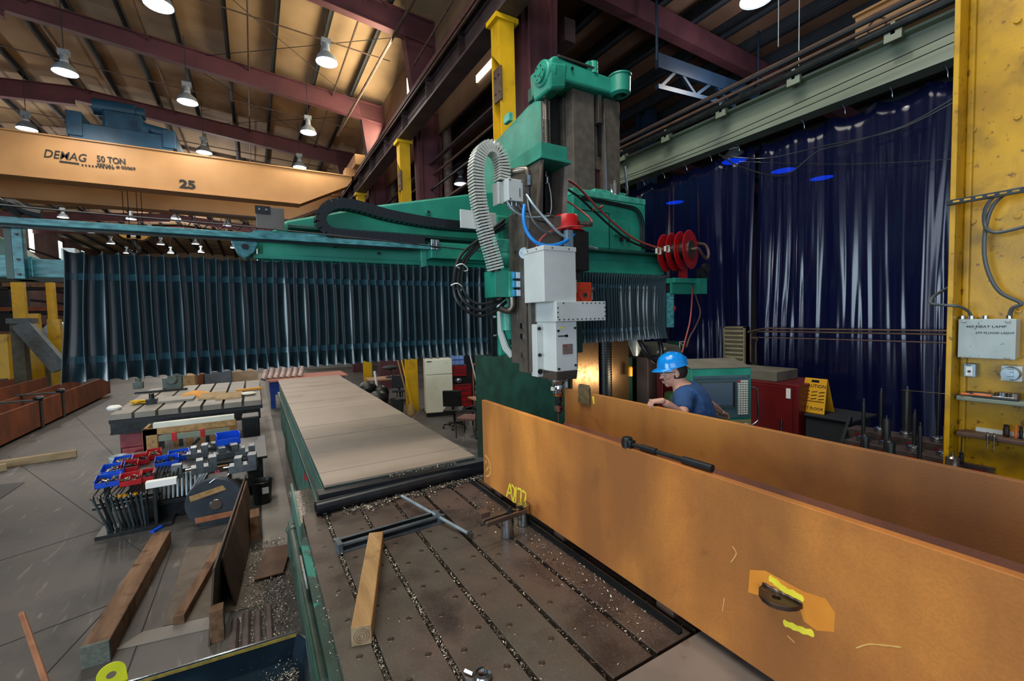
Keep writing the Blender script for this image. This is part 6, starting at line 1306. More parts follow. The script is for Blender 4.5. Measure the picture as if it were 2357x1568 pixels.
# head: skull, jaw, brow, nose, lips, ears in head coordinates (x forward, y left, z up)
hb = M(HM)
hb.ball((0, 0, .03), .098, .076, .10, 20, 12); hb.ball((.028, 0, -.045), .062, .056, .068, 16, 10); hb.ball((.062, 0, -.092), .024, .026, .022, 12, 8)
hb.lathe([(.004, 0), (.010, .018), (.015, .040), (.012, .052)], (.088, 0, .018), (.30, 0, -1), n=10); hb.ball((.110, 0, -.028), .013, .014, .011, 10, 8)
hb.ball((.096, 0, -.058), .011, .022, .008, 10, 6); hb.ball((.093, 0, -.071), .011, .019, .008, 10, 6)
for s_ in (-1, 1): hb.ball((.083, .030 * s_, .030), .015, .026, .009, 10, 6); hb.ball((.062, .046 * s_, -.022), .022, .016, .018, 10, 6); hb.ball((-.008, .077 * s_, -.002), .019, .009, .031, 12, 8); hb.ball((-.002, .075 * s_, -.024), .011, .009, .012, 8, 6)
for v, f_ in ((hb.v, hb.f),): i = len(body.v); body.v += v; body.f += [[i + k for k in q_] for q_ in f_]
# hands: palm plus five bent fingers
def hand(wr, pdir, ndir, sdir, curl, spread=.12):
    """pdir wrist->knuckles, ndir back-of-hand normal, sdir towards the thumb"""
    mb = M(); pdir, ndir = V(pdir).normalized(), V(ndir).normalized(); sdir = V(sdir); sdir = (sdir - pdir * sdir.dot(pdir)).normalized(); ndir = (ndir - pdir * ndir.dot(pdir) - sdir * ndir.dot(sdir)).normalized()
    pm = {'w': (wr - pdir * .02, .026), 'p': (wr + pdir * .045, (.036, .019)), 'k': (wr + pdir * .085, (.038, .015))}
    me = skin_mesh(pm, [('w', 'p'), ('p', 'k')], 'w')
    add_mesh(mb, me)
    mb.hexa([wr + pdir * a + sdir * b + ndir * c for a, b, c in ((.0, -.027, -.013), (.0, .027, -.013), (.088, .040, -.011), (.084, -.038, -.011), (.0, -.027, .013), (.0, .027, .013), (.088, .040, .010), (.084, -.038, .010))])
    for k, (off, ln) in enumerate(((.030, .070), (.010, .080), (-.010, .074), (-.029, .058))):
        b0_ = wr + pdir * (.080 - abs(off) * .2) + sdir * off; ang = 0; p = b0_ - pdir * .02; jo = {'a': (p, .0105)}; ed = []; pn = 'a'; p = b0_
        jo['b'] = (p, .0108); ed.append(('a', 'b')); pn = 'b'
        for j, fr_ in enumerate((.46, .30, .24)):
            ang += curl[j] * (1 + .12 * k)
            dr = pdir * math.cos(ang) - ndir * math.sin(ang) + sdir * (spread * off / .03)
            p = p + dr.normalized() * ln * fr_; nm = 'cde'[j]; jo[nm] = (p, (.0098, .0092, .0078)[j]); ed.append((pn, nm)); pn = nm
        add_mesh(mb, skin_mesh(jo, ed, 'a'))
    t0 = wr + pdir * .022 + sdir * .022 - ndir * .004; t1 = t0 + (pdir * .6 + sdir * .75 - ndir * .25).normalized() * .034; t2 = t1 + (pdir * .85 + sdir * .35 - ndir * .4).normalized() * .030; t3 = t2 + (pdir * .95 - ndir * .35).normalized() * .022
    add_mesh(mb, skin_mesh({'a': (t0, .014), 'b': (t1, .0125), 'c': (t2, .011), 'd': (t3, .009)}, [('a', 'b'), ('b', 'c'), ('c', 'd')], 'a'))
    return mb
lpd = V((-.62, .62, -.02)); lh_ = hand(lwr, (-.80, .58, -.05), (0, 0, 1), (.55, .8, 0), (.85, .75, .3))
rh_ = hand(rwr, (rwr - rel).normalized() * .8 + V((.1, .02, -.03)), (-.4, -.5, .75), (-.5, .8, .1), (.35, .45, .35))
for hnd in (lh_, rh_): i = len(body.v); body.v += hnd.v; body.f += [[i + k for k in q_] for q_ in hnd.f]
body = remesh(body, .0052, 2)
mn = E('person', (pv.x, pv.y, FL), 'person in blue hard hat and navy t-shirt leaning with one hand on the beam', 'person')
P('body', body, SKIN, mn, True)
for s_ in (-1, 1):
    c = HM @ V((.089, .031 * s_, .012)); P('eye', M().ball(c, .011), WHT, mn, True); c2 = HM @ V((.0975, .031 * s_, .010)); P('iris', M().ball(c2, .005), BLK, mn, True)
    P('eyebrow', M(HM).tube([(.098, .014 * s_, .038), (.097, .030 * s_, .043), (.088, .046 * s_, .038)], .004, 6, 4), HAIR, mn, True)
P('glasses', M(HM).tube([(-.01, .081, .012), (.07, .072, .018), (.102, .052, .018), (.112, .02, .018), (.114, 0, .020), (.112, -.02, .018), (.102, -.052, .018), (.07, -.072, .018), (-.01, -.081, .012)], .0028, 6, 4), DSTEEL, mn)
LENS = mat('clear lens', 'c8d4d8', rough=.05, spec=.8); LENS.node_tree.nodes['Principled BSDF'].inputs['Alpha'].default_value = .3
for s_ in (-1, 1): P('lens', M(HM).hexa([(.106, .012 * s_, -.010), (.100, .046 * s_, -.008), (.102, .046 * s_, -.008), (.108, .012 * s_, -.010), (.110, .012 * s_, .018), (.102, .052 * s_, .018), (.104, .052 * s_, .018), (.112, .012 * s_, .018)]), LENS, mn, None)
P('moustache', M(HM).tube([(.090, .024, -.056), (.101, .010, -.048), (.103, 0, -.047), (.101, -.010, -.048), (.090, -.024, -.056)], .0055, 6, 4), mat('greying stubble', '5c4a42', rough=.9), mn)
P('hair', remesh(M(HM).ball((-.022, 0, .012), .090, .0795, .086, 20, 12), .006, 1), HAIR, mn, True)
hm = M(HM @ Matrix.Rotation(math.radians(4), 4, 'Y'))
hm.lathe([(.001, .168), (.030, .166), (.060, .157), (.085, .140), (.103, .115), (.113, .085), (.117, .055), (.119, .048), (.121, .044), (.113, .044), (.108, .06)], (0, 0, 0), (0, 0, 1), n=36, caps=False)
hat = M(); hat.v = [HM @ Vector(((q_.x) * 1.05, q_.y * .97, q_.z + .008)) for q_ in [HM.inverted() @ p for p in hm.v]]; hat.f = hm.f
hh = P('hard_hat', hat, HAT, mn, 50)
bm_ = M(HM); n = 14; rows_h = []
for j, (ext_, dz) in enumerate(((.0, .046), (.028, .038), (.048, .028), (.050, .024), (.026, .033), (-.004, .041))):
    i = bm_._a([((.124 * math.cos(a_)) + ext_ * math.cos(a_) ** .5 if math.cos(a_) > 0 else .124 * math.cos(a_), .115 * math.sin(a_) * (1 + ext_ * .4), dz + .008) for a_ in [math.radians(-80 + 160 * k / n) for k in range(n + 1)]]); rows_h.append(i)
for a_, b_ in zip(rows_h, rows_h[1:]): bm_.f += [[a_ + k, a_ + k + 1, b_ + k + 1, b_ + k] for k in range(n)]
P('hat_brim', bm_, HAT, hh, 50)
P('hat_ridge', M(HM).tube([(.115, 0, .10), (.06, 0, .157), (0, 0, .172), (-.07, 0, .150), (-.12, 0, .10)], .006, 8, 5), HAT, hh, True)
for k in range(4): P('white_sticker', M(HM).box(-.02 + .022 * k, -.008 + .022 * k, .060, .066, .146 - .002 * k, .152 - .002 * k), WHT, hh, None)
# clothes
SJ = {'hem': (pv + V((-.01, .0, .03)), (.165, .135)), 'belly': (bl, (.17, .15)), 'chest': (ch + V((.03, -.03, 0)), (.194, .165)), 'neckb': (nb + V((.02, -.02, .0)), (.105, .09)), 'lsh': (lsh, .082), 'lua': (lsh.lerp(lel, .72), .068), 'rsh': (rsh, .080), 'rua': (rsh.lerp(rel, .62), .064)}
sm_ = skin_mesh(SJ, [('hem', 'belly'), ('belly', 'chest'), ('chest', 'neckb'), ('neckb', 'lsh'), ('lsh', 'lua'), ('neckb', 'rsh'), ('rsh', 'rua')], 'hem')
shm_ = remesh(add_mesh(M(), sm_), .008, 3)
rs = random.Random(4)
for v in shm_.v:
    w = math.sin(v.z * 46 + v.x * 30) * .5 + math.sin(v.y * 52 - v.z * 30) * .5 + math.sin((v.x + v.y) * 24 + v.z * 61) * .5; v += Vector((-.6, -.7, .1)) * (w * .0035)
P('t_shirt', shm_, SHIRT, mn, True)
PJ = {'waist': (pv + V((0, 0, .06)), (.155, .125)), 'pel': (pv, (.165, .135)), 'lh': (J['lhip'][0], .10), 'rh': (J['rhip'][0], .10), 'lk': (J['lkn'][0], .076), 'rk': (J['rkn'][0], .076), 'la': (J['lan'][0], .062), 'ra': (J['ran'][0], .062)}
P('jeans', remesh(add_mesh(M(), skin_mesh(PJ, [('waist', 'pel'), ('pel', 'lh'), ('pel', 'rh'), ('lh', 'lk'), ('rh', 'rk'), ('lk', 'la'), ('rk', 'ra')], 'pel')), .01, 2), JEAN, mn, True)
for a in ('lan', 'ran'): c = J[a][0]; P('boot', remesh(M().ball((c.x - .05, c.y + .05, FL + .045), .12, .12, .045, 14, 8).cyl((c.x, c.y, FL + .02), (c.x, c.y, FL + .14), .055, n=14), .008, 2), WOODD, mn, True)
# ================================================================== things on the floor at the lower left
b0, b1 = Vector((-1.30, 4.98, .095)), Vector((-1.17, 7.28, .095))
tm = T('heavy_timber', M().bar(b0, b1, .19, .19), WOODD, 'big rough brown timber with grey painted end on the floor', 'timber', None, None, .008)
dv = (b1 - b0).normalized(); P('painted_end', M().bar(b0 - dv * .004, b0 + dv * .03, .194, .194), WOODE, tm, None, .006)
b0, b1 = at(412, 1440, z=0), at(505, 1275, z=0); b0.z = b1.z = .05
T('timber', M().bar(b0, b1 + Vector((.02, .12, 0)), .095, .095), WOODD, 'thinner brown timber lying on the cardboard sheet', 'timber', None, None, .005)
T('cardboard_sheet', M().hexa([at(375, 1443, z=0), at(600, 1395, z=0), at(632, 1240, z=0), at(430, 1262, z=0)] + [p + Vector((0, 0, .008)) for p in (at(375, 1443, z=0), at(600, 1395, z=0), at(632, 1240, z=0), at(430, 1262, z=0))]), CARD, 'pale grey-brown sheet lying flat under the thin timber', 'sheet')
q = [at(585, 1338, z=.03), at(652, 1320, z=.03), at(672, 1253, z=.03), at(613, 1264, z=.03)]
T('brown_sheet', M().hexa(q + [p + Vector((0, 0, .015)) for p in q]), PLYL, 'square rusty brown sheet on the floor near the machine bed', 'sheet', None, None, .003)
# leaning dark boards (A-shape)
bo = E('leaning_board', (-.40, 5.4, 0), 'tall dark oily board standing on edge beside the round plate', 'board')
q = [Vector((-.50, 4.75, 0)), Vector((-.36, 4.75, 0)), Vector((-.16, 7.5, 0)), Vector((-.20, 7.5, 0))]
P('board', M().hexa([Vector((-.49, 4.72, .0)), Vector((-.47, 4.72, .0)), Vector((-.22, 7.60, .0)), Vector((-.24, 7.60, .0)), Vector((-.44, 4.95, .60)), Vector((-.42, 4.95, .60)), Vector((-.19, 7.55, .68)), Vector((-.21, 7.55, .68))]), PLY, bo, None, .003)
P('back_board', M().hexa([Vector((-.30, 5.25, .0)), Vector((-.28, 5.25, .0)), Vector((-.10, 7.3, .0)), Vector((-.12, 7.3, .0)), Vector((-.40, 5.3, .52)), Vector((-.38, 5.3, .52)), Vector((-.18, 7.3, .66)), Vector((-.20, 7.3, .66))]), PLYL, bo, None, .003)
P('prop_block', M().box(-.47, -.36, 4.74, 4.86, 0, .30), WOODD, bo, None, .004)
P('prop_block', M().box(-.16, -.05, 6.7, 7.0, 0, .34), WOODD, bo, None, .004)
for k in range(4):
    x = -.32 + .095 * k; T('ribbed_strip', M().prism([(x, 0), (x + .07, 0), (x + .07, .02), (x + .05, .045), (x + .02, .045), (x, .02)], 'y', 4.35, 4.98 + .06 * (k % 2)), MAT_, ('brown ridged strip on the floor, leftmost of four', 'brown ridged strip, second of four behind the tray', 'brown ridged strip, third of four behind the tray', 'brown ridged strip, nearest the chips by the machine bed')[k], 'strip', None, None, .003)
T('floor_plank', M().hexa([at(260, 1500, z=0), at(520, 1440, z=0), at(530, 1410, z=0), at(330, 1455, z=0)] + [p + Vector((0, 0, .006)) for p in (at(260, 1500, z=0), at(520, 1440, z=0), at(530, 1410, z=0), at(330, 1455, z=0))]), lane, 'pale scuffed strip on the floor between timber and tray', 'strip')
# tray at the very front
tr = E('chip_tray', (-.2, 2.5, 1.0), 'dark steel tray with yellow edge and chips at the bottom left', 'tray')
z = 1.25; A_, B_, C__, D_ = at(305, 1568, z=z), at(682, 1455, z=z), at(706, 1472, z=z), at(722, 1600, z=z)
A_ = A_ + (A_ - B_) * .5; ctr = (A_ + B_ + D_) / 3
wv = Vector((0, 0, -.13))
lowA, lowB, lowC, lowD = [p + (Vector((ctr.x, ctr.y, z)) - p) * .08 + wv for p in (A_, B_, C__, D_)]
E_ = A_ + (D_ - B_); lowE = E_ + (Vector((ctr.x, ctr.y, z)) - E_) * .05 + wv
for nm, (p, q_, r_, s_) in (('tray_wall', (A_, B_, lowB, lowA)), ('tray_wall', (B_, C__, lowC, lowB)), ('tray_wall', (C__, D_, lowD, lowC)), ('tray_wall', (E_, A_, lowA, lowE)), ('tray_wall', (D_, E_, lowE, lowD))):
    mb = M(); n_ = (q_ - p).cross(s_ - p).normalized() * .0015; mb.hexa([p - n_, q_ - n_, r_ - n_, s_ - n_, p + n_, q_ + n_, r_ + n_, s_ + n_]); P(nm, mb, PAN, tr, None)
P('tray_bottom', M().poly([lowA, lowE, lowD, lowC, lowB]), PAN, tr, None)
P('yellow_rim', M().bar(A_ + Vector((0, 0, -.012)), B_ + Vector((0, 0, -.012)), .016, .016), mat('dirty yellow edge', 'a8903a', '7c6c34', rough=.5, scale=30), tr, None); P('bright_rim', M().bar(A_, B_, .012, .008).bar(B_, C__, .012, .008).bar(C__, D_, .012, .008), CHROME, tr, None)
P('tray_stand', M().box(ctr.x - .5, ctr.x + .28, ctr.y - .5, ctr.y + .12, 0, z - .14), DKST, tr, None)
rnd = random.Random(12)
chips('tray_chips', [(lowC.x - abs(rnd.gauss(0, .09)) - .02, lowC.y - .10 + rnd.gauss(0, .07), z - .125 + abs(rnd.gauss(0, .012)), .005) for _ in range(700)], 'metal chips lying in the corner of the dark tray')
g0 = at(256, 1552, z=1.30)
ey = E('lifting_plate', (g0.x, g0.y, g0.z - .06), 'yellow rounded lifting plate with a hole at the bottom left', 'lifting plate')
mb = M(); nn = 18; th = .012
view = (Vector((0, 0, H)) - g0); nrm = Vector((view.x, view.y, view.z * .5)).normalized(); sx = nrm.cross(Vector((0, 0, 1))).normalized() * -1; su = sx.cross(nrm) * -1
if su.z < 0: su = -su
out = [(.052 * math.cos(a_), .045 * math.sin(a_)) for a_ in [PI * k / nn for k in range(nn + 1)]] + [(-.056, -.06), (.056, -.06)]
hol = [(.018 * math.cos(a_), -.004 + .014 * math.sin(a_)) for a_ in [PI * k / nn for k in range(nn + 1)]]
i = mb._a([g0 + sx * u + su * w for u, w in out] + [g0 + sx * u + su * w - nrm * th for u, w in out]); k_ = len(out)
mb.f += [[i + j, i + (j + 1) % k_, i + k_ + (j + 1) % k_, i + k_ + j] for j in range(k_)]; 
j0 = mb._a([g0 + sx * u + su * w for u, w in hol]); mb.f += [[i + j, i + j + 1, j0 + j + 1, j0 + j] for j in range(nn)]
hb2 = [(.018 * math.cos(-PI * k / nn), -.004 + .014 * math.sin(-PI * k / nn)) for k in range(nn + 1)]; lo_ = [(.056 + (-.112) * k / nn, -.06) for k in range(nn + 1)]
j1 = mb._a([g0 + sx * u + su * w for u, w in hb2]); j2 = mb._a([g0 + sx * u + su * w for u, w in lo_]); mb.f += [[j1 + j, j1 + j + 1, j2 + j + 1, j2 + j] for j in range(nn)]
j3 = mb._a([g0 + sx * .052, g0 + sx * .056 - su * .06, g0 + sx * .018 - su * .004]); mb.f.append([j3, j3 + 1, j3 + 2]); j3 = mb._a([g0 - sx * .052, g0 - sx * .056 - su * .06, g0 - sx * .018 - su * .004]); mb.f.append([j3, j3 + 2, j3 + 1])
P('plate', mb, mat('chipped yellow green paint', 'd8e020', 'c2cc1c', rough=.5, scale=8, c3='3a3a1a', s3=26, lo3=.66, hi3=.7), ey, None)
P('plate_stand', M().cyl((g0.x, g0.y, 0), g0 - su * .055 - nrm * .006, .012, n=8), DKST, ey)
h0, h1 = at(50, 1413, z=1.10), at(108, 1580, z=.95)
T('wooden_pole', M().cyl(h0, h1 + (h1 - h0) * .5, .0155, n=14), mat('brown broom handle', '8a5a3c', '74482e', rough=.5, scale=10), 'brown wooden pole leaning at the bottom left corner', 'pole')
q = [at(0, 1132, z=.0), at(58, 1111, z=.0), at(0, 1150, z=.0)]
T('steel_sheet', M().hexa([at(-60, 1140, z=0), at(0, 1150, z=0), at(57, 1111, z=0), at(-10, 1118, z=0)] + [p + Vector((0, 0, .01)) for p in (at(-60, 1140, z=0), at(0, 1150, z=0), at(57, 1111, z=0), at(-10, 1118, z=0))]), DSTEEL, 'dark steel sheet on the floor at the left edge', 'sheet')
a, b_ = at(-60, 1088, z=0), at(175, 1052, z=0); T('long_timber', M().bar(a + Vector((0, .06, .075)), b_ + Vector((0, .06, .075)), .13, .15), mat('pale dusty timber', 'a08a68', '8a7658', rough=.8, scale=4), 'pale dusty timber lying on the floor at left', 'timber', None, None, .006)
a, b_ = at(-80, 1100, z=0), at(16, 1082, z=0); T('short_timber', M().bar(a + Vector((0, .0, .07)), b_ + Vector((0, .0, .07)), .12, .14), MATS['pale dusty timber'], 'short timber end in front of the pale dusty timber', 'timber', None, None, .006)
# ------------------------------------------------------------------ rack with threaded rods, bars and bins
rk = E('stud_rack', (-1.6, 8.1, 0), 'steel rack holding a row of long threaded studs upright', 'rack')
P('rack_base', M().box(-2.0, -1.15, 7.95, 8.35, 0, .05), DSTEEL, rk, None, .004); P('rack_bar', M().box(-2.02, -1.3, 8.02, 8.06, .40, .43).box(-2.02, -1.3, 8.2, 8.24, .40, .43), DSTEEL, rk, None)
P('rack_post', M().box(-1.36, -1.32, 8.0, 8.25, 0, .80), DSTEEL, rk, None, .003)
rnd = random.Random(21); STUDM = [mat('zinc stud', '6c8288', '4a5c62', rough=.35, metal=.7, scale=40), DSTEEL, mat('grey stud', '565e62', '3e464a', rough=.4, metal=.6, scale=30)]
top = [(76, 400), (165, 385), (240, 385), (305, 365), (370, 365), (430, 355), (500, 345), (565, 330), (630, 325), (700, 320), (765, 305)]
bot = [(295, 880), (345, 880), (395, 885), (455, 870), (510, 860), (565, 850), (615, 820), (668, 805), (725, 795), (765, 790), (805, 785)]
for k, ((tx, ty), (bx_, by_)) in enumerate(zip(top, bot)):
    sx_, sy_ = 420 / 2357, 180 / 1010
    p1 = at(200 + tx * sx_, 1080 + ty * sy_, y=7.98 + .0 * k); p0 = at(200 + bx_ * sx_, 1080 + by_ * sy_, y=8.10); p0.z = max(p0.z, .05)
    o = E('threaded_stud', p0, ('outermost long stud at the left of the rack', 'second stud from the left in the rack', 'third stud from the left in the rack', 'fourth stud from the left, bright nut on top', 'fifth stud from the left in the rack', 'sixth stud, with brassy nut on top', 'seventh stud, with yellow nut on top', 'eighth stud, bluish and bright', 'ninth stud, with yellow nut on top', 'tenth stud from the left in the rack', 'last stud at the right end of the rack')[k], 'stud', 'threaded studs in the rack')
    P('stud', M().cyl(p0, p1, .016, n=8), STUDM[k % 3], o); d_ = (p1 - p0).normalized(); P('nut', M().cyl(p1, p1 + d_ * .025, .028, n=6), BRASS if k in (5, 6, 8) else CHROME, o)
    e = p1 + Vector((.13 + rnd.uniform(-.03, .06), .35, .20 + rnd.uniform(-.03, .03))); P('cross_stud', M().cyl(p1 + d_ * .03, e, .009, n=6), STEEL, o)
for k in range(11):
    x = -1.33 + .055 * k; T('hex_bolt_bar', M().cyl((x, 8.25, .31), (x, 8.35, .62), .017, n=6).cyl((x, 8.35, .62), (x, 8.355, .64), .026, n=6), ALU, ('first', 'second', 'third', 'fourth', 'fifth', 'sixth', 'seventh', 'eighth', 'ninth', 'tenth', 'last')[k] + ' bright steel bar from the left in the short row beside the stud rack', 'bar', 'short bright bars in a row')
T('bar_rest', M().box(-1.36, -.70, 8.2, 8.45, .24, .30).box(-1.36, -.70, 8.3, 8.36, 0, .24), DSTEEL, 'dark steel channel under the row of bright bars', 'rail', None, None, .004)
for k in range(3): p0, p1 = at(432 + 9 * k, 1142 - 4 * k, y=7.95), at(468 + 7 * k, 1085 - 2 * k, y=8.35); T('slanted_bar', M().cyl(p0, p1, .016, n=8), ALU, ('slanted bright bar leaning over the round plate, lowest', 'slanted bright bar leaning over the round plate, middle', 'slanted bright bar leaning over the round plate, uppermost')[k], 'bar', 'slanted bars')
dc_ = at(497, 1158, y=7.6)
ds = E('round_plate', (dc_.x, 7.6, 0), 'large dark round steel plate standing upright, two wooden laths across it', 'disc')
P('disc', M().cyl((dc_.x, 7.55, dc_.z), (dc_.x + .02, 7.63, dc_.z + .01), .385, n=40), mat('dark blue grey plate', '3c424a', '30363d', rough=.55, metal=.3, scale=3), ds, 40, .006)
P('hub', M().lathe([(.075, 0), (.075, .015), (.055, .02), (.05, .006), (.02, .004)], (dc_.x + .005, 7.55, dc_.z + .0), (0, -1, 0), n=26), DSTEEL, ds); P('hub_ring', M().lathe([(.070, .012), (.078, .02), (.070, .028)], (dc_.x + .005, 7.55, dc_.z), (0, -1, 0), n=26), STEEL, ds)
for (p, q_, m_) in (((437, 1150), (537, 1115), WOOD), ((449, 1200), (545, 1180), mat('reddish lath', '9c6244', '86502f', rough=.7, scale=12))): P('wooden_lath', M().bar(at(*p, y=7.50), at(*q_, y=7.50), .02, .075), m_, ds, None, .003)
P('wire_clip', M().tube([at(482, 1112, y=7.5), at(500, 1100, y=7.5), at(520, 1098, y=7.5), at(527, 1090, y=7.5)], .006, 5, 3), CHROME, ds)
bt_ = at(597, 1150, y=8.3)
T('black_bucket', M().lathe([(.12, 0), (.15, .36), (.16, .37), (.15, .38), (.13, .34), (.11, .02)], (.0, 8.1, 0), n=22, caps=False).box(-.02, .09, 7.955, 7.96, .22, .32), BLK, 'black bucket beside the round plate', 'bucket')
T('bucket_label', M().box(.0, .09, 7.945, 7.95, .2, .30), GREYP, 'small pale label leaning on the black bucket', 'label')
T('blue_scrap', M().bar(at(350, 1225, z=.02), at(372, 1212, z=.02), .05, .03), BLUE, 'small blue plastic scrap on the floor beside the rack foot', 'scrap')
# bench of bins
bn = E('bin_bench', (-.95, 9.0, 0), 'low steel bench holding plastic bins and machine vises', 'bench')
P('bench_top', M().box(-2.05, .10, 8.35, 9.95, .66, .70), DSTEEL, bn, None, .005)
for (x, y) in ((-1.95, 8.45), (0, 8.45), (-1.95, 9.85), (0, 9.85)): P('leg', M().box(x - .03, x + .03, y - .03, y + .03, 0, .66), DSTEEL, bn, None)
P('lower_shelf', M().box(-1.9, .05, 8.45, 9.85, .2, .23), DSTEEL, bn, None)
def bin_(x, y, z, w, d_, h_, m_, label, rz=0, fill=None):
    Tm = Matrix.Translation((x, y, z)) @ Matrix.Rotation(rz, 4, 'Z'); o = E('plastic_bin', (x, y, z), label, 'bin', 'plastic bins on the bench')
    t = .008; mb = M(Tm); mb.box(-w / 2, w / 2, -d_ / 2, d_ / 2, 0, t).box(-w / 2, -w / 2 + t, -d_ / 2, d_ / 2, 0, h_).box(w / 2 - t, w / 2, -d_ / 2, d_ / 2, 0, h_).box(-w / 2, w / 2, d_ / 2 - t, d_ / 2, 0, h_).box(-w / 2, w / 2, -d_ / 2, -d_ / 2 + t, 0, h_ * .6)
    P('bin_shell', mb, m_, o, None)
    if fill:
        f_ = M(Tm); r_ = random.Random(int(x * 100)); 
        for _ in range(26):
            a, b_ = r_.uniform(-w / 2 + .03, w / 2 - .03), r_.uniform(-d_ / 2 + .03, d_ / 2 - .03); g_ = r_.uniform(0, 3.14); l = r_.uniform(.02, .05)
            f_.cyl((a - l * math.cos(g_), b_ - l * math.sin(g_), .03 + r_.uniform(0, h_ * .5)), (a + l * math.cos(g_), b_ + l * math.sin(g_), .03 + r_.uniform(0, h_ * .5)), .009, n=6)
        so = stuff('bolts', f_, fill, o)
    return o
bins = [(250, 1112, BLUE, .26, 'blue bin at the front left corner of the bench'), (275, 1100, REDB, .2, None), (303, 1108, REDB, .24, 'bright red bin in the front row, second one'), (340, 1100, REDB, .16, 'small red bin beside the black tools'),
        (262, 1086, BLUE, .26, 'blue bin in the second row, far left'), (300, 1078, REDB, .2, 'dull red bin in the second row'), (285, 1068, BLUE, .24, 'light blue bin in the third row'), (325, 1062, REDB, .22, 'red bin in the third row with bolts'),
        (355, 1050, REDB, .2, 'rearmost red bin on the bench'), (385, 1066, BLUE, .3, 'large bright blue bin behind the black tools'), (412, 1052, BLUE, .28, 'bright blue bin lying tipped beside the vises')]
for k, (px, py, m_, w, lb) in enumerate(bins):
    if not lb: continue
    c = at(px, py, z=.72); bin_(c.x, c.y, .70, w, .30, .12, m_, lb, .12, STEEL if k % 2 == 0 else DSTEEL)
c = at(372, 1105, z=.78); T('white_bin', M().box(c.x - .17, c.x + .17, c.y - .05, c.y + .05, .70, .79), WHT, 'white tray in front of the black tools', 'tray', None, None, .004)
for k in range(7): c = at(352 + 8 * k, 1092, z=.8); T('black_tool', M().cyl((c.x, c.y, .70), (c.x + .05, c.y + .12, .88), .013, n=8), BLK, ('first', 'second', 'third', 'fourth', 'fifth', 'sixth', 'last')[k] + ' black stick tool from the left behind the white tray', 'tool', 'black tools in a bundle')
VISE = mat('machined grey', '6c757b', '565e64', rough=.35, metal=.6, scale=8)
def vise(px, py, w, h_, lb, rz=.1, z=.70):
    c = at(px, py, z=z + .05); Tm = Matrix.Translation((c.x, c.y, z)) @ Matrix.Rotation(rz, 4, 'Z'); o = E('machine_vise', (c.x, c.y, z), lb, 'vise', 'machine vises on the bench')
    P('vise_base', M(Tm).box(-w / 2, w / 2, -.10, .10, 0, h_ * .45), VISE, o, None, .004); P('fixed_jaw', M(Tm).box(w * .2, w / 2, -.10, .10, h_ * .45, h_), VISE, o, None, .004); P('moving_jaw', M(Tm).box(-w * .3, -w * .02, -.09, .09, h_ * .45, h_ * .9), VISE, o, None, .004)
    P('vise_screw', M(Tm).cyl((-w * .7, 0, h_ * .3), (-w * .3, 0, h_ * .3), .016, n=8), CHROME, o); P('jaw_plate', M(Tm).box(w * .17, w * .2, -.10, .10, h_ * .5, h_ * .95), DSTEEL, o, None); return o
vise(470, 1078, .32, .22, 'grey machine vise standing behind the slanted bars'); vise(560, 1075, .36, .24, 'grey machine vise at the right front of the bench', -.05); vise(520, 1045, .34, .2, 'grey machine vise in the middle of the bench', .2); vise(455, 1045, .30, .2, 'grey machine vise behind the blue bins', .05); vise(565, 1040, .28, .16, 'flat grey vise near the right rear of the bench', 0); vise(500, 1024, .3, .12, 'low vise just under the upper blue bin', .3)
c = at(500, 1085, z=.75); T('pink_washer', M().lathe([(.012, 0), (.03, 0), (.03, .012), (.012, .012), (.012, 0)], at(500, 1086, y=8.4), (0, -1, .2), n=10, caps=False), PINK, 'bright pink hexagonal ring among the grey vises', 'ring')
c = at(525, 1020, z=.85); bin_(c.x, c.y, .84, .34, .28, .19, BLUE, 'big bright blue bin raised on top of the vises', .15)
T('bin_block', M().box(c.x - .16, c.x + .16, c.y - .12, c.y + .12, .70, .84), VISE, 'grey iron block carrying the raised blue bin', 'block', None, None, .006)
c = at(408, 1092, z=.75); T('square_tube', M().box(c.x - .06, c.x + .06, c.y - .06, c.y + .06, .70, .90), VISE, 'upright dark square block beside the black tools', 'block', None, None, .004)
# white bar, crate, buckets, drums beneath the slotted bench
wc = E('wooden_crate', (-1.15, 10.7, 0), 'open pine crate with a steel angle frame and red straps in front of it', 'crate')
y0 = 10.5
P('crate_post', M().box(-1.88, -1.66, y0, y0 + .1, 0, .98), WOOD, wc, None, .004); P('crate_rail', M().box(-1.88, -.40, y0, y0 + .06, .86, .98), WOOD, wc, None, .004); P('crate_side', M().box(-1.88, -1.83, y0, y0 + .6, 0, .98), WOOD, wc, None)
for k in range(4): P('crate_slat', M().box(-1.50 + .20 * k, -1.38 + .20 * k, y0 + .55, y0 + .58, 0, .84), WOOD, wc, None, .003)
P('crate_panel', M().box(-.95, -.4, y0 + .5, y0 + .54, .1, .84), WOOD, wc, None); P('crate_bottom', M().box(-1.88, -.4, y0, y0 + .6, 0, .06), WOOD, wc, None)
fr2 = E('angle_frame', (-1.1, 10.35, 0), 'grey-green steel frame with red straps standing before the pine crate', 'frame')
P('frame_rail', M().box(-1.62, -.50, 10.32, 10.38, .76, .86), GIRD, fr2, None, .003)
for x in (-1.60, -1.32, -.90, -.56): P('frame_post', M().box(x, x + .06, 10.33, 10.37, 0, .76), DSTEEL, fr2, None)
P('frame_brace', M().bar((-1.55, 10.35, .15), (-1.0, 10.35, .72), .03, .05), DSTEEL, fr2, None)
for x in (-1.42, -.98): P('red_strap', M().box(x, x + .07, 10.31, 10.39, .74, .89), REDB, fr2, None, .002)
T('white_channel', M().bar((-1.72, 10.56, 1.03), (-.42, 10.56, 1.03), .12, .10), WHITEP, 'white steel channel lying on the pine crate', 'channel', None, None, .006)
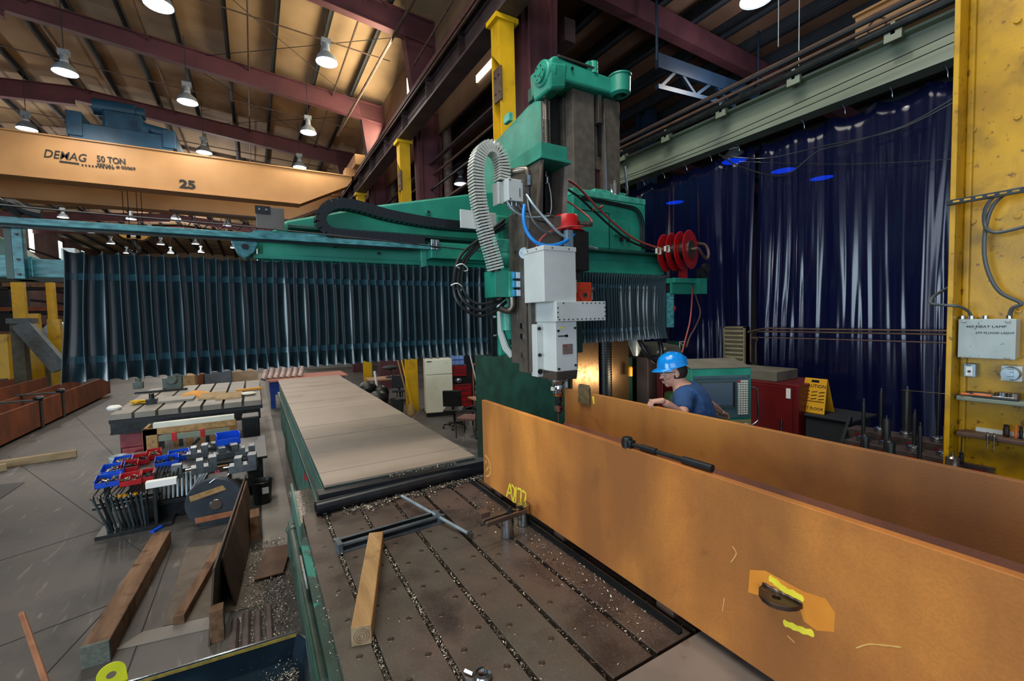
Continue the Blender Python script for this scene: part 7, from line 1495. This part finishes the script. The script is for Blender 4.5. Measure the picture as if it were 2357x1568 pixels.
T('paint_bucket', M().lathe([(.12, 0), (.145, .30), (.155, .31), (.155, .35), (.145, .36), (.13, .34), (.11, .02)], (-2.42, 11.4, 0), n=24, caps=False), mat('whitish bucket', 'b8c4c8', '9fb0b6', rough=.5, scale=6), 'whitish bucket on the floor in front of the red drums', 'bucket')
T('red_drum', M().lathe([(.14, 0), (.14, .32), (.15, .33), (.15, .35), (.14, .36), (0, .36)], (-2.08, 11.6, 0), n=22, caps=False), REDC, 'dark red can with a white label beside the white bucket', 'can')
T('can_label', M().box(-2.14, -2.02, 11.455, 11.46, .14, .3), WHT, 'white label on the dark red can', 'label')
T('red_case', M().box(-2.52, -1.98, 12.0, 12.3, .36, .68).box(-2.5, -2.0, 12.02, 12.3, 0, .36), DRUMR, 'dull red case behind the bucket under the slotted bench', 'case', None, None, .03)
T('black_box', M().box(-2.6, -1.98, 12.4, 12.8, 0, .85), BLK, 'black box under the left end of the slotted bench', 'box', None, None, .02)
T('black_case', M().box(-.30, .02, 10.6, 11.1, 0, .98), BLK, 'black case with white strip under the right end of the slotted bench', 'case', None, None, .02)
0 and T('white_strip', M().bar(at(548, 1008, y=10.5), at(578, 998, y=10.5), .03, .05), WHT, 'white strip leaning on the black case', 'strip')
# slotted bench with clutter
bz = 1.14; A2, B2, C2, D2 = at(250, 957, z=bz), at(606, 926, z=bz), at(600, 890, z=bz), at(340, 900, z=bz)
sbn = E('slotted_bench', (-1.2, 13, 0), 'wide grey slotted steel bench covered with clutter under the bellows', 'bench')
bx0, bx1, by0, by1 = -2.62, .10, 11.75, 16.0
n = 7
for k in range(n):
    a = bx0 + (bx1 - bx0) * k / n; P('bench_strip', M().box(a + .025, a + (bx1 - bx0) / n - .025, by0, by1, bz - .12, bz), mat('bench plate', '8a857c', '77736b', rough=.55, metal=.2, scale=3) if k == 0 else MATS['bench plate'], sbn, None, .004)
P('bench_body', M().box(bx0, bx1, by0 + .02, by1, bz - .2, bz - .12), DKST, sbn, None); P('bench_beam', M().box(bx0 + .02, bx1 - .05, by0 + .02, by0 + .2, bz - .40, bz - .2).box(bx0 + .02, bx1 - .05, by0 - .02, by0 + .24, bz - .42, bz - .38), DSTEEL, sbn, None)
for (x, y) in ((bx0 + .2, by0 + .6), (bx1 - .3, by0 + .6), (bx0 + .2, by1 - .3), (bx1 - .3, by1 - .3)): P('leg', M().box(x - .08, x + .08, y - .08, y + .08, 0, bz - .2), DKST, sbn, None)
def onb(px, py, z=bz): c = at(px, py, z=z); return c
c = onb(256, 944); T('white_cup', M().lathe([(.0, 0), (.12, .01), (.13, .05), (.09, .09), (0, .10)], (c.x + .05, c.y, bz), n=16, caps=False), WHT, 'white rounded lid at the left corner of the slotted bench', 'lid')
rg = random.Random(2); mb = M(); c = onb(322, 930)
mb.tube([(c.x + .22 * math.cos(k * 2.4) * rg.uniform(.3, 1), c.y + .16 * math.sin(k * 2.4) * rg.uniform(.3, 1), bz + .02 + .03 * (k % 3)) for k in range(26)], .012, 5, 4)
T('yellow_rope', mb, YEL2, 'tangle of yellow cord near the front edge of the slotted bench', 'cord')
c = onb(350, 930); T('small_vise', M().box(c.x - .1, c.x + .1, c.y - .1, c.y + .1, bz, bz + .12).cyl((c.x, c.y, bz + .1), (c.x, c.y, bz + .24), .05), DSTEEL, 'small dark vise beside the yellow cord', 'vise', None, None, .005)
c = onb(400, 925); T('flat_steel_box', M().box(c.x - .42, c.x + .38, c.y - .1, c.y + .7, bz, bz + .05), MATS['bench plate'], 'flat grey cover plate lying on the slotted bench', 'plate', None, None, .006)
c = onb(447, 912); T('orange_cloth', M().hexa([(c.x - .3, c.y - .2, bz), (c.x + .35, c.y - .25, bz), (c.x + .45, c.y + .3, bz), (c.x - .1, c.y + .45, bz), (c.x - .22, c.y - .1, bz + .10), (c.x + .2, c.y - .1, bz + .06), (c.x + .3, c.y + .2, bz + .05), (c.x, c.y + .3, bz + .12)]), mat('orange cloth', 'e0a050', 'd09040', rough=.9, scale=5), 'bright orange-tan cloth on the slotted bench', 'cloth', None, None, .02)
for k, px in enumerate((488, 527)): c = onb(px, 915); T('brown_pad', M().hexa([(c.x - .27, c.y - .3, bz), (c.x + .27, c.y - .3, bz), (c.x + .30, c.y + .3, bz), (c.x - .24, c.y + .3, bz), (c.x - .25, c.y - .28, bz + .05), (c.x + .26, c.y - .28, bz + .05), (c.x + .28, c.y + .28, bz + .09), (c.x - .22, c.y + .28, bz + .09)]), mat('tan cardboard', 'a8906c', '967e5a', rough=.9, scale=6) if k == 0 else MATS['tan cardboard'], ('tan cardboard pad on the bench, left one', 'tan cardboard pad on the bench, right one')[k], 'cardboard', 'tan pads on the slotted bench', None, .01)
c = onb(575, 900); T('orange_bar', M().bar((c.x - .3, c.y, bz + .04), (c.x + .3, c.y + .1, bz + .04), .1, .06), MATS['orange cloth'], 'tan strip at the right rear of the slotted bench', 'strip', None, None, .01)
c = onb(570, 910); T('white_rags', M().ball((c.x, c.y, bz + .04), .2, .14, .05, 12, 6), WHITEP, 'crumpled white rags near the right front of the slotted bench', 'rags')
c = onb(398, 893); T('grey_machine', M().box(c.x - .22, c.x + .22, c.y - .1, c.y + .2, bz, bz + .3).cyl((c.x, c.y - .1, bz + .25), (c.x, c.y - .2, bz + .25), .12).box(c.x - .1, c.x + .3, c.y, c.y + .2, bz + .3, bz + .42), mat('grey green casting', '56645e', '46544e', rough=.5), 'grey-green rotary fixture at the back of the slotted bench', 'fixture', None, None, .01)
c = onb(320, 895); T('grey_fixture', M().box(c.x - .12, c.x + .1, c.y - .1, c.y + .1, bz, bz + .2).cyl((c.x, c.y, bz + .15), (c.x, c.y, bz + .32), .07), MATS['grey green casting'], 'small grey-green fixture at the left rear of the slotted bench', 'fixture', None, None, .01)
a, b_ = onb(310, 908), onb(432, 897); T('long_bar', M().bar(a + Vector((0, 0, .03)), b_ + Vector((0, 0, .03)), .06, .05), DSTEEL, 'long dark bar lying along the back of the slotted bench', 'bar')
# boxes and packages beyond, blue table
fz = 0
def far_box(px0, px1, py0, py1, y, m_, nm, lb, cat, d_=.8, bev=.01):
    a, b_ = at(px0, py0, y=y), at(px1, py1, y=y); zb_ = 0; return T(nm, M().box(a.x, b_.x, y, y + d_, zb_ if zb_ > .3 else 0, a.z), m_, lb, cat, None, None, bev)
far_box(418, 450, 866, 888, 19, WOOD, 'pine_box', 'small pine box beyond the slotted bench', 'box'); far_box(470, 533, 858, 885, 20, mat('grey carton', '5c626a', '4e545c', rough=.8), 'grey_carton', 'blue-grey cabinet beyond the slotted bench', 'cabinet'); far_box(534, 596, 856, 884, 21, mat('tan carton', 'b09880', '9c866e', rough=.9), 'tan_carton', 'long tan carton beyond the slotted bench', 'carton')
far_box(450, 470, 862, 890, 20.5, RUSTB, 'rusty_part', 'rusty brown part between the pine box and the grey cabinet', 'part')
bt2 = E('blue_table', (1.2, 18, 0), 'blue steel table with pinkish top just past the covered table', 'table')
a, b_ = at(617, 877, y=17), at(690, 868, y=17)
P('table_top', M().box(a.x, b_.x + 1.6, 17, 18.6, a.z - .06, a.z), mat('pinkish board', 'b47868', 'a06a5a', rough=.8), bt2, None); P('table_apron', M().box(a.x + .05, b_.x + 1.5, 17.05, 18.5, a.z - .5, a.z - .06), mat('blue enamel', '1c3f96', '183680', rough=.4), bt2, None)
P('leg', M().box(a.x + .05, a.x + .2, 17.05, 17.2, 0, a.z - .5), MATS['blue enamel'], bt2, None); P('leg', M().box(b_.x + 1.3, b_.x + 1.45, 17.05, 17.2, 0, a.z - .5), MATS['blue enamel'], bt2, None); P('white_paper', M().box(a.x + .35, a.x + .75, 17.03, 17.05, a.z - .35, a.z - .12), WHT, bt2, None)
WRAP = mat('clear wrapped parts', 'c0a8a0', '8c8078', rough=.25, scale=6)
for k in range(7): x = at(605 + 14 * k, 860, y=17.6).x; T('wrapped_part', M().cyl((x, 17.5, a.z), (x + .12, 17.7, a.z + .32), .09, n=10), WRAP, ('first', 'second', 'third', 'fourth', 'fifth', 'sixth', 'seventh')[k] + ' plastic-wrapped part from the left on the blue table', 'package', 'wrapped parts on the blue table')
T('concrete_block_wall', M().box(at(700, 850, y=30).x, at(850, 850, y=30).x, 30, 30.3, 0, 2.6), CONC, 'pale grey block wall far behind the covered table', 'wall panel')
T('dark_heap', M().ball((3.0, 15.3, .3), .4, .4, .34, 12, 8).ball((3.5, 15.0, .28), .38, .35, .3, 12, 8).ball((3.3, 15.5, .6), .33, .3, .26, 12, 8).ball((3.7, 15.4, .4), .3, .3, .3, 12, 8), BLK, 'dark heap of black bags behind the covered table', 'bags')
# ------------------------------------------------------------------ old beams at far left, left background
ob = E('old_beam', (-5.9, 19, 0), 'long brown rusty steel beam on its side on the floor at left', 'steel beam')
P('outer_plate', M().box(-5.52, -5.47, 13.0, 25.2, .08, .83), RUSTB, ob, None, .004); P('inner_plate', M().box(-6.45, -6.40, 13.0, 25.2, .08, .83), RUSTB, ob, None, .004); P('web', M().box(-6.40, -5.52, 13.0, 25.2, .42, .46), RUSTW, ob, None)
for y in (17.9, 19.6): P('chain_band', M().box(-5.46, -5.44, y, y + .16, .06, .86).box(-6.5, -5.44, y, y + .16, .83, .87), DSTEEL, ob, None)
for y in (18.0, 19.7): P('chain_lump', M().ball((-5.5, y, .9), .12, .16, .07, 10, 6), DSTEEL, ob)
for y in (14, 24): P('skid', M().box(-6.6, -5.3, y, y + .2, 0, .08), WOODD, ob, None)
ob3 = E('second_old_beam', (-7.4, 20, 0), 'second rusty beam lying behind the first at far left', 'steel beam')
P('outer_plate', M().box(-7.1, -7.05, 14, 24, .3, 1.05), RUSTB, ob3, None); P('inner_plate', M().box(-8.0, -7.95, 14, 24, .3, 1.05), RUSTB, ob3, None); P('web', M().box(-7.95, -7.1, 14, 24, .6, .65), RUSTW, ob3, None); P('skid', M().box(-8.1, -7, 15, 15.3, 0, .3), WOODD, ob3, None); P('skid', M().box(-8.1, -7, 22, 22.3, 0, .3), WOODD, ob3, None)
T('white_bag', M().ball((-7.5, 18.6, 1.18), .45, .35, .16, 12, 6), WHITEP, 'white plastic bag on the beams at the left edge', 'bag')
def leftcol(px, pyt, pyb, y, lb, w=.3):
    a = at(px, pyt, y=y); b_ = at(px, pyb, y=y)
    o = E('yellow_post', (a.x, y, 0), lb, 'post', 'yellow posts in the left background'); P('post', M().box(a.x - w / 2, a.x + w / 2, y, y + .3, 0 if pyb > 850 else max(0, b_.z), a.z), YEL, o, None); return o
leftcol(34, 600, 940, 30, 'leftmost tall yellow post below the green arm', .42); leftcol(113, 650, 900, 32, 'yellow post next to the left edge of the bellows, upper one', .3); leftcol(122, 735, 900, 27, 'short bright yellow post beside the bellows', .4); leftcol(75, 722, 900, 28, 'short yellow post in the middle of the dark left background', .35); leftcol(2, 770, 900, 24, 'yellow stub at the very left edge', .3)
gb = E('grey_brace', (-9, 26, 0), 'grey steel frame with a diagonal brace in the left background', 'frame')
P('upright', M().box(at(20, 735, y=26).x, at(50, 735, y=26).x, 26, 26.5, 0, at(30, 735, y=26).z), KHAKI, gb, None); P('diagonal', M().bar(at(50, 745, y=26), at(142, 850, y=26), .5, .55), mat('slate steel', '5c6468', '4c5458', rough=.6), gb, None); P('head_plate', M().box(at(15, 735, y=26).x, at(75, 735, y=26).x, 25.9, 26.6, at(30, 745, y=26).z, at(30, 733, y=26).z), MATS['slate steel'], gb, None)
rk2 = E('storage_rack', (-11, 34, 0), 'dark storage rack with planks in the left background', 'rack')
for k in range(4): z = 1.2 + 1.3 * k; P('rack_shelf', M().box(-15, -7.2, 34, 35, z, z + .12), DKST, rk2, None); P('stored_plank', M().box(-14.4 + k, -9 + .4 * k, 33.9, 34.6, z + .12, z + .34), WOODD if k % 2 else RUSTB, rk2, None)
for x in (-15, -11.2, -7.3): P('rack_post', M().box(x, x + .15, 34, 34.2, 0, 6.2), DKST, rk2, None)
for k, (x, y, w, h_, m_, lb) in enumerate(((-9.5, 28.5, 1.6, 2.2, KHAKI, 'grey box beneath the diagonal brace at left'), (-12, 24, 3, 1.5, MAROON, 'dark red-brown bin at the left edge behind the rusty beams'), (-10.5, 22.5, 2.5, 1.1, DKST, 'dark trough at the left edge behind the rusty beams'))):
    T('stored_box', M().box(x, x + w, y, y + 1.2, 0, h_), m_, lb, 'box', None, None, .02)
T('red_jack', M().cyl((-6.75, 25.6, 0), (-6.75, 25.6, 1.6), .12, n=12).box(-6.95, -6.55, 25.4, 25.8, 0, .1), REDO, 'orange-red jack stand beside the rusty beams', 'jack')
T('silver_tank', M().ball((at(136, 782, y=30).x, 30, at(136, 782, y=30).z), .7, .7, .9, 14, 10).cyl((at(136, 782, y=30).x, 30, 0), (at(136, 782, y=30).x, 30, at(136, 782, y=30).z), .3), ALU, 'silver tank half hidden by the left end of the bellows', 'tank')
far_box(-20, 60, 620, 735, 48, DKST, 'dark_partition', 'dark partition far in the left background', 'partition', 1)
# ================================================================== corner with the refrigerator
fg = E('refrigerator', (4.9, 12.4, 0), 'old cream two-door refrigerator beside the yellow column', 'refrigerator')
L0, M0, R0 = at(957, 955, z=0), at(978, 962, z=0), at(1028, 952, z=0)
fb = Vector((4.35, 12.55, 0)); ang = math.radians(-14)
TF = Matrix.Translation(fb) @ Matrix.Rotation(ang, 4, 'Z')
P('fridge_body', M(TF).box(0, .80, 0, .62, .08, 1.72), CREAM, fg, None, .02); P('freezer_door', M(TF).box(0, .80, -.05, -.004, 1.27, 1.72), CREAM, fg, None, .014); P('fridge_door', M(TF).box(0, .80, -.05, -.004, .12, 1.255), CREAM, fg, None, .014)
P('kick_plate', M(TF).box(.0, .80, -.02, .02, 0, .11), BLK, fg, None); P('door_handle', M(TF).box(.05, .19, -.062, -.05, 1.655, 1.68), DSTEEL, fg, None, .002); P('badge', M(TF).cyl((.62, -.055, 1.62), (.62, -.05, 1.62), .04, n=14), GREYP, fg); P('hinge_cap', M(TF).box(.60, .64, -.06, -.04, 1.30, 1.33), GREYP, fg, None, .004)
tc2 = E('tool_chest', (5.5, 12.9, 0), 'red tool chest in two tiers to the right of the refrigerator', 'tool chest')
TC = Matrix.Translation((5.28, 12.75, 0)) @ Matrix.Rotation(ang, 4, 'Z')
P('lower_cabinet', M(TC).box(0, .62, 0, .5, .1, .86), REDC, tc2, None, .008); P('upper_chest', M(TC).box(0, .48, .05, .5, 1.10, 1.46), REDC, tc2, None, .008); P('middle_shelf', M(TC).box(0, .5, .1, .5, .86, 1.10), BLK, tc2, None)
RC2 = mat('tool chest drawer red', 'a01820', '8c141c', rough=.35)
for k in range(4): P('drawer', M(TC).box(.03, .59, -.015, 0, .14 + .18 * k, .30 + .18 * k), RC2, tc2, None, .003); P('drawer_handle', M(TC).box(.1, .52, -.03, -.015, .275 + .18 * k, .29 + .18 * k), CHROME, tc2, None)
for k in range(3): P('drawer', M(TC).box(.02, .46, .035, .05, 1.12 + .11 * k, 1.215 + .11 * k), RC2, tc2, None, .003); P('drawer_handle', M(TC).box(.06, .42, .022, .035, 1.20 + .11 * k, 1.21 + .11 * k), CHROME, tc2, None)
T('grinder_hood', M(TC).ball((.22, .08, .98), .13, .1, .11, 16, 8), CHROME, 'shiny round hood standing in the gap of the tool chest', 'hood')
og = E('parts_organizer', (5.4, 13.0, 1.46), 'blue see-through drawer organizer on top of the red tool chest', 'organizer')
LBP = mat('light blue plastic', '7c9cd8', '6c8cc8', rough=.4)
P('organizer_case', M(TC).box(-.05, .42, .08, .4, 1.46, 1.80), mat('organizer blue', '3c62b4', '34589f', rough=.4), og, None, .005)
for r_ in range(2):
    for c_ in range(3): P('drawer', M(TC).box(-.03 + .148 * c_, .105 + .148 * c_, .06, .08, 1.48 + .16 * r_, 1.61 + .16 * r_), LBP, og, None, .004)
for k in range(4): P('top_item', M(TC).ball((.0 + .11 * k, .2, 1.83), .055, .06, .035, 10, 6), WHT if k % 2 else ORH, og)
# brooms and post
for k, (a, b_, lb) in enumerate((((915, 828), (943, 945), 'broom leaning against the yellow column, brush down'), ((924, 828), (948, 935), 'second pole leaning beside the broom'))):
    p1, p0 = at(*a, y=13.3), at(*b_, y=13.25); p0.z = max(.25, p0.z)
    o = E('broom', (p0.x, p0.y, 0), lb, 'broom'); P('stick', M().cyl(p0, p1, .022, n=8), YEL2 if k else WOOD, o)
    if k == 0: P('bristles', M().lathe([(.10, .05), (.14, .0), (.13, .12), (.06, .30), (.03, .34)], (p0.x + .02, p0.y - .05, 0), n=14), mat('straw bristles', 'a08458', '8a7048', rough=.9, scale=30), o)
T('waste_bin', M().lathe([(.17, 0), (.21, .50), (.22, .52), (.20, .5), (.16, .03)], (3.70, 13.35, 0), n=20, caps=False), mat('dark grey bin', '2c3234', '23282a', rough=.6), 'dark grey round waste bin left of the brooms', 'waste bin')
# small desk
dk = E('small_desk', (3.9, 16.2, 0), 'small wooden desk with metal legs behind the brooms', 'desk')
P('desk_top', M().box(3.45, 4.75, 15.8, 16.7, .78, .83), mat('desk wood', '9c7c60', '8a6c52', rough=.6), dk, None, .005)
for (x, y) in ((3.6, 15.9), (4.6, 15.9), (3.6, 16.6), (4.6, 16.6)): P('leg', M().cyl((x, y, 0), (x + .05, y, .78), .02, n=8), DKST, dk)
T('desk_lamp', M().cyl((4.2, 16.1, .83), (4.2, 16.1, .87), .12).cyl((4.2, 16.1, .87), (4.3, 16.1, 1.15), .02).ball((4.25, 16.1, 1.2), .3, .2, .09, 12, 6), DKST, 'dark lamp with a flat shade on the small desk', 'lamp')
def office_chair(x, y, rz, m_, lb, h_=.5):
    Tm = Matrix.Translation((x, y, 0)) @ Matrix.Rotation(rz, 4, 'Z'); o = E('office_chair', (x, y, 0), lb, 'chair')
    P('seat', M(Tm).box(-.26, .26, -.25, .25, h_ - .05, h_ + .03), m_, o, None, .02); P('backrest', M(Tm).hexa([(-.25, .24, h_ + .12), (.25, .24, h_ + .12), (.25, .29, h_ + .12), (-.25, .29, h_ + .12), (-.24, .32, h_ + .56), (.24, .32, h_ + .56), (.24, .37, h_ + .56), (-.24, .37, h_ + .56)]), m_, o, None, .02)
    P('back_bar', M(Tm).bar((0, .2, h_), (0, .31, h_ + .3), .06, .03), BLK, o, None); P('gas_lift', M(Tm).cyl((0, 0, .12), (0, 0, h_ - .05), .03, n=10), DSTEEL, o)
    for k in range(5): a = k * 2 * PI / 5 + .3; P('base_arm', M(Tm).bar((0, 0, .13), (.3 * math.cos(a), .3 * math.sin(a), .09), .04, .03), BLK, o, None); P('caster', M(Tm).cyl((.3 * math.cos(a) - .02, .3 * math.sin(a), .04), (.3 * math.cos(a) + .02, .3 * math.sin(a), .04), .04, n=10), BLK, o)
    return o
office_chair(4.55, 10.9, 2.6, BLK, 'black swivel office chair in front of the refrigerator'); office_chair(4.3, 16.0 - .9, 2.8, DKST, 'dark swivel chair at the small desk')
ch = E('metal_chair', (4.55, 9.75, 0), 'brown padded metal armchair with its back to the picture', 'chair')
TH = Matrix.Translation((4.52, 9.85, 0)) @ Matrix.Rotation(PI + .75, 4, 'Z')
P('seat', M(TH).box(-.25, .25, -.25, .25, .44, .50), CLOTH, ch, None, .015); P('backrest', M(TH).hexa([(-.24, .25, .55), (.24, .25, .55), (.24, .28, .55), (-.24, .28, .55), (-.24, .34, .98), (.24, .34, .98), (.24, .37, .98), (-.24, .37, .98)]), CLOTH, ch, None, .012)
P('back_skirt', M(TH).box(-.22, .22, .235, .25, .18, .44), CLOTH, ch, None, .006)
for s_ in (-1, 1): P('leg', M(TH).tube([(.26 * s_, .36, 1.0), (.26 * s_, .26, .5), (.26 * s_, .26, .0)], .013, 8, 4), DKST, ch); P('leg', M(TH).tube([(.26 * s_, -.26, 0), (.26 * s_, -.26, .62)], .013, 8, 0), DKST, ch); P('armrest', M(TH).tube([(.26 * s_, .27, .68), (.27 * s_, 0, .70), (.26 * s_, -.26, .62)], .017, 8, 4), DKST, ch)
P('floor_bar', M(TH).cyl((-.26, .26, .02), (.26, .26, .02), .012, n=8).cyl((-.26, .26, .24), (.26, .26, .24), .01, n=8), CHROME, ch)
wt = E('wood_table', (5.5, 10.4, 0), 'small table with orange-brown wooden top right of the chairs', 'table')
P('table_top', M().box(4.95, 6.2, 9.9, 10.9, .74, .78), mat('orange wood', 'a8744a', '96643c', rough=.5, scale=4), wt, None, .005)
for (x, y) in ((5.05, 10), (6.1, 10), (5.05, 10.8), (6.1, 10.8)): P('leg', M().box(x - .02, x + .02, y - .02, y + .02, 0, .74), DKST, wt, None)
jk = E('black_jacket', (5.35, 10.3, .78), 'black jacket heaped on the wooden table with a pale stripe', 'jacket')
P('cloth', M().ball((5.38, 10.35, 1.03), .24, .2, .27, 16, 10).ball((5.5, 10.35, 1.15), .16, .14, .2, 12, 8), mat('black cloth', '1c1e26', '14161c', rough=.9, scale=6, bump=.5), jk, True); P('reflective_stripe', M().bar((5.28, 10.14, 1.20), (5.42, 10.13, 1.28), .02, .02), WHT, jk, None)
T('blue_ball_cap', M().lathe([(.09, 0), (.13, .06), (.12, .14), (.06, .21), (0, .225)], (5.30, 10.85, .78), n=18, caps=False).ball((5.30, 10.85, 1.02), .12, .12, .12, 14, 8), mat('steel blue plastic', '4474a8', '3a6696', rough=.4), 'blue hard hat shape hanging behind the black jacket', 'hat')
T('paper_cup', M().lathe([(.03, 0), (.045, .12), (.048, .125), (.04, .12)], (5.62, 10.0, .78), n=16, caps=False), WHT, 'white paper cup on the wooden table', 'cup'); T('drink_can', M().lathe([(.05, 0), (.055, .02), (.06, .20), (.05, .24), (0, .245)], (5.74, 9.98, .78), n=18, caps=False), mat('blue white tub', '3456b0', 'd4d8e4', rough=.4, scale=9, lo=.48, hi=.52), 'blue and white tub on the wooden table', 'tub')
ht = E('hand_truck', (6.1, 12.6, 0), 'orange-handled hand truck behind the wooden table', 'hand truck')
P('frame', M().tube([(5.95, 12.6, .1), (5.95, 12.6, 1.35), (6.05, 12.6, 1.46), (6.2, 12.6, 1.46), (6.3, 12.6, 1.35), (6.3, 12.6, .1)], .022, 8, 5), ORH, ht)
for z in (.5, .9, 1.2): P('cross_bar', M().cyl((5.95, 12.6, z), (6.3, 12.6, z), .014, n=8), DKST, ht)
for x in (5.9, 6.35): P('wheel', M().cyl((x - .03, 12.75, .13), (x + .03, 12.75, .13), .13, n=16), BLK, ht)
P('toe_plate', M().box(5.95, 6.3, 12.4, 12.6, .02, .04), DKST, ht, None)
fn = E('box_fan', (6.9, 13.2, 0), 'white-rimmed floor fan behind the hand truck', 'fan')
P('rim', M().tube([(6.35, 13.2, .95), (6.35, 13.2, 1.70), (6.45, 13.2, 1.80), (7.05, 13.2, 1.80), (7.15, 13.2, 1.70), (7.15, 13.2, .95), (7.05, 13.2, .85), (6.45, 13.2, .85), (6.35, 13.2, .95)], .03, 8, 4), WHT, fn)
for k in range(4): a = k * PI / 2 + .6; P('blade', M().hexa([(6.75, 13.22, 1.33), (6.75 + .3 * math.cos(a), 13.20, 1.33 + .3 * math.sin(a)), (6.75 + .3 * math.cos(a + .6), 13.26, 1.33 + .3 * math.sin(a + .6)), (6.76, 13.24, 1.35), (6.75, 13.23, 1.33), (6.75 + .3 * math.cos(a), 13.21, 1.33 + .3 * math.sin(a)), (6.75 + .3 * math.cos(a + .6), 13.27, 1.33 + .3 * math.sin(a + .6)), (6.76, 13.25, 1.35)]), GREYP, fn, None)
P('fan_stand', M().box(6.5, 7.0, 13.1, 13.4, 0, .85), DKST, fn, None)
T('leaning_pipe', M().cyl((5.98, 12.0, 0), (5.75, 12.4, 1.85), .02, n=8), GREYP, 'pale thin pole leaning between tool chest and hand truck', 'pole')
T('dark_shelving', M().box(6.3, 8.4, 14.4, 15, 0, 2.4), DKST, 'dark shelving unit behind the fan', 'shelving'); T('maroon_panel', M().box(4.6, 5.6, 19, 19.1, 0, 2.4), MAROON, 'maroon wall panel behind the small desk', 'panel')
T('white_pipe', M().cyl(at(868, 895, y=15.4), at(862, 855, y=15.4), .04, n=8).cyl((at(868, 895, y=15.4).x, 15.4, 0), at(868, 895, y=15.4), .04, n=8), WHT, 'short white pipe standing left of the small desk', 'pipe')
for o_ in [q for q in bpy.data.objects if q.type == 'EMPTY' or q.type == 'MESH']: pass
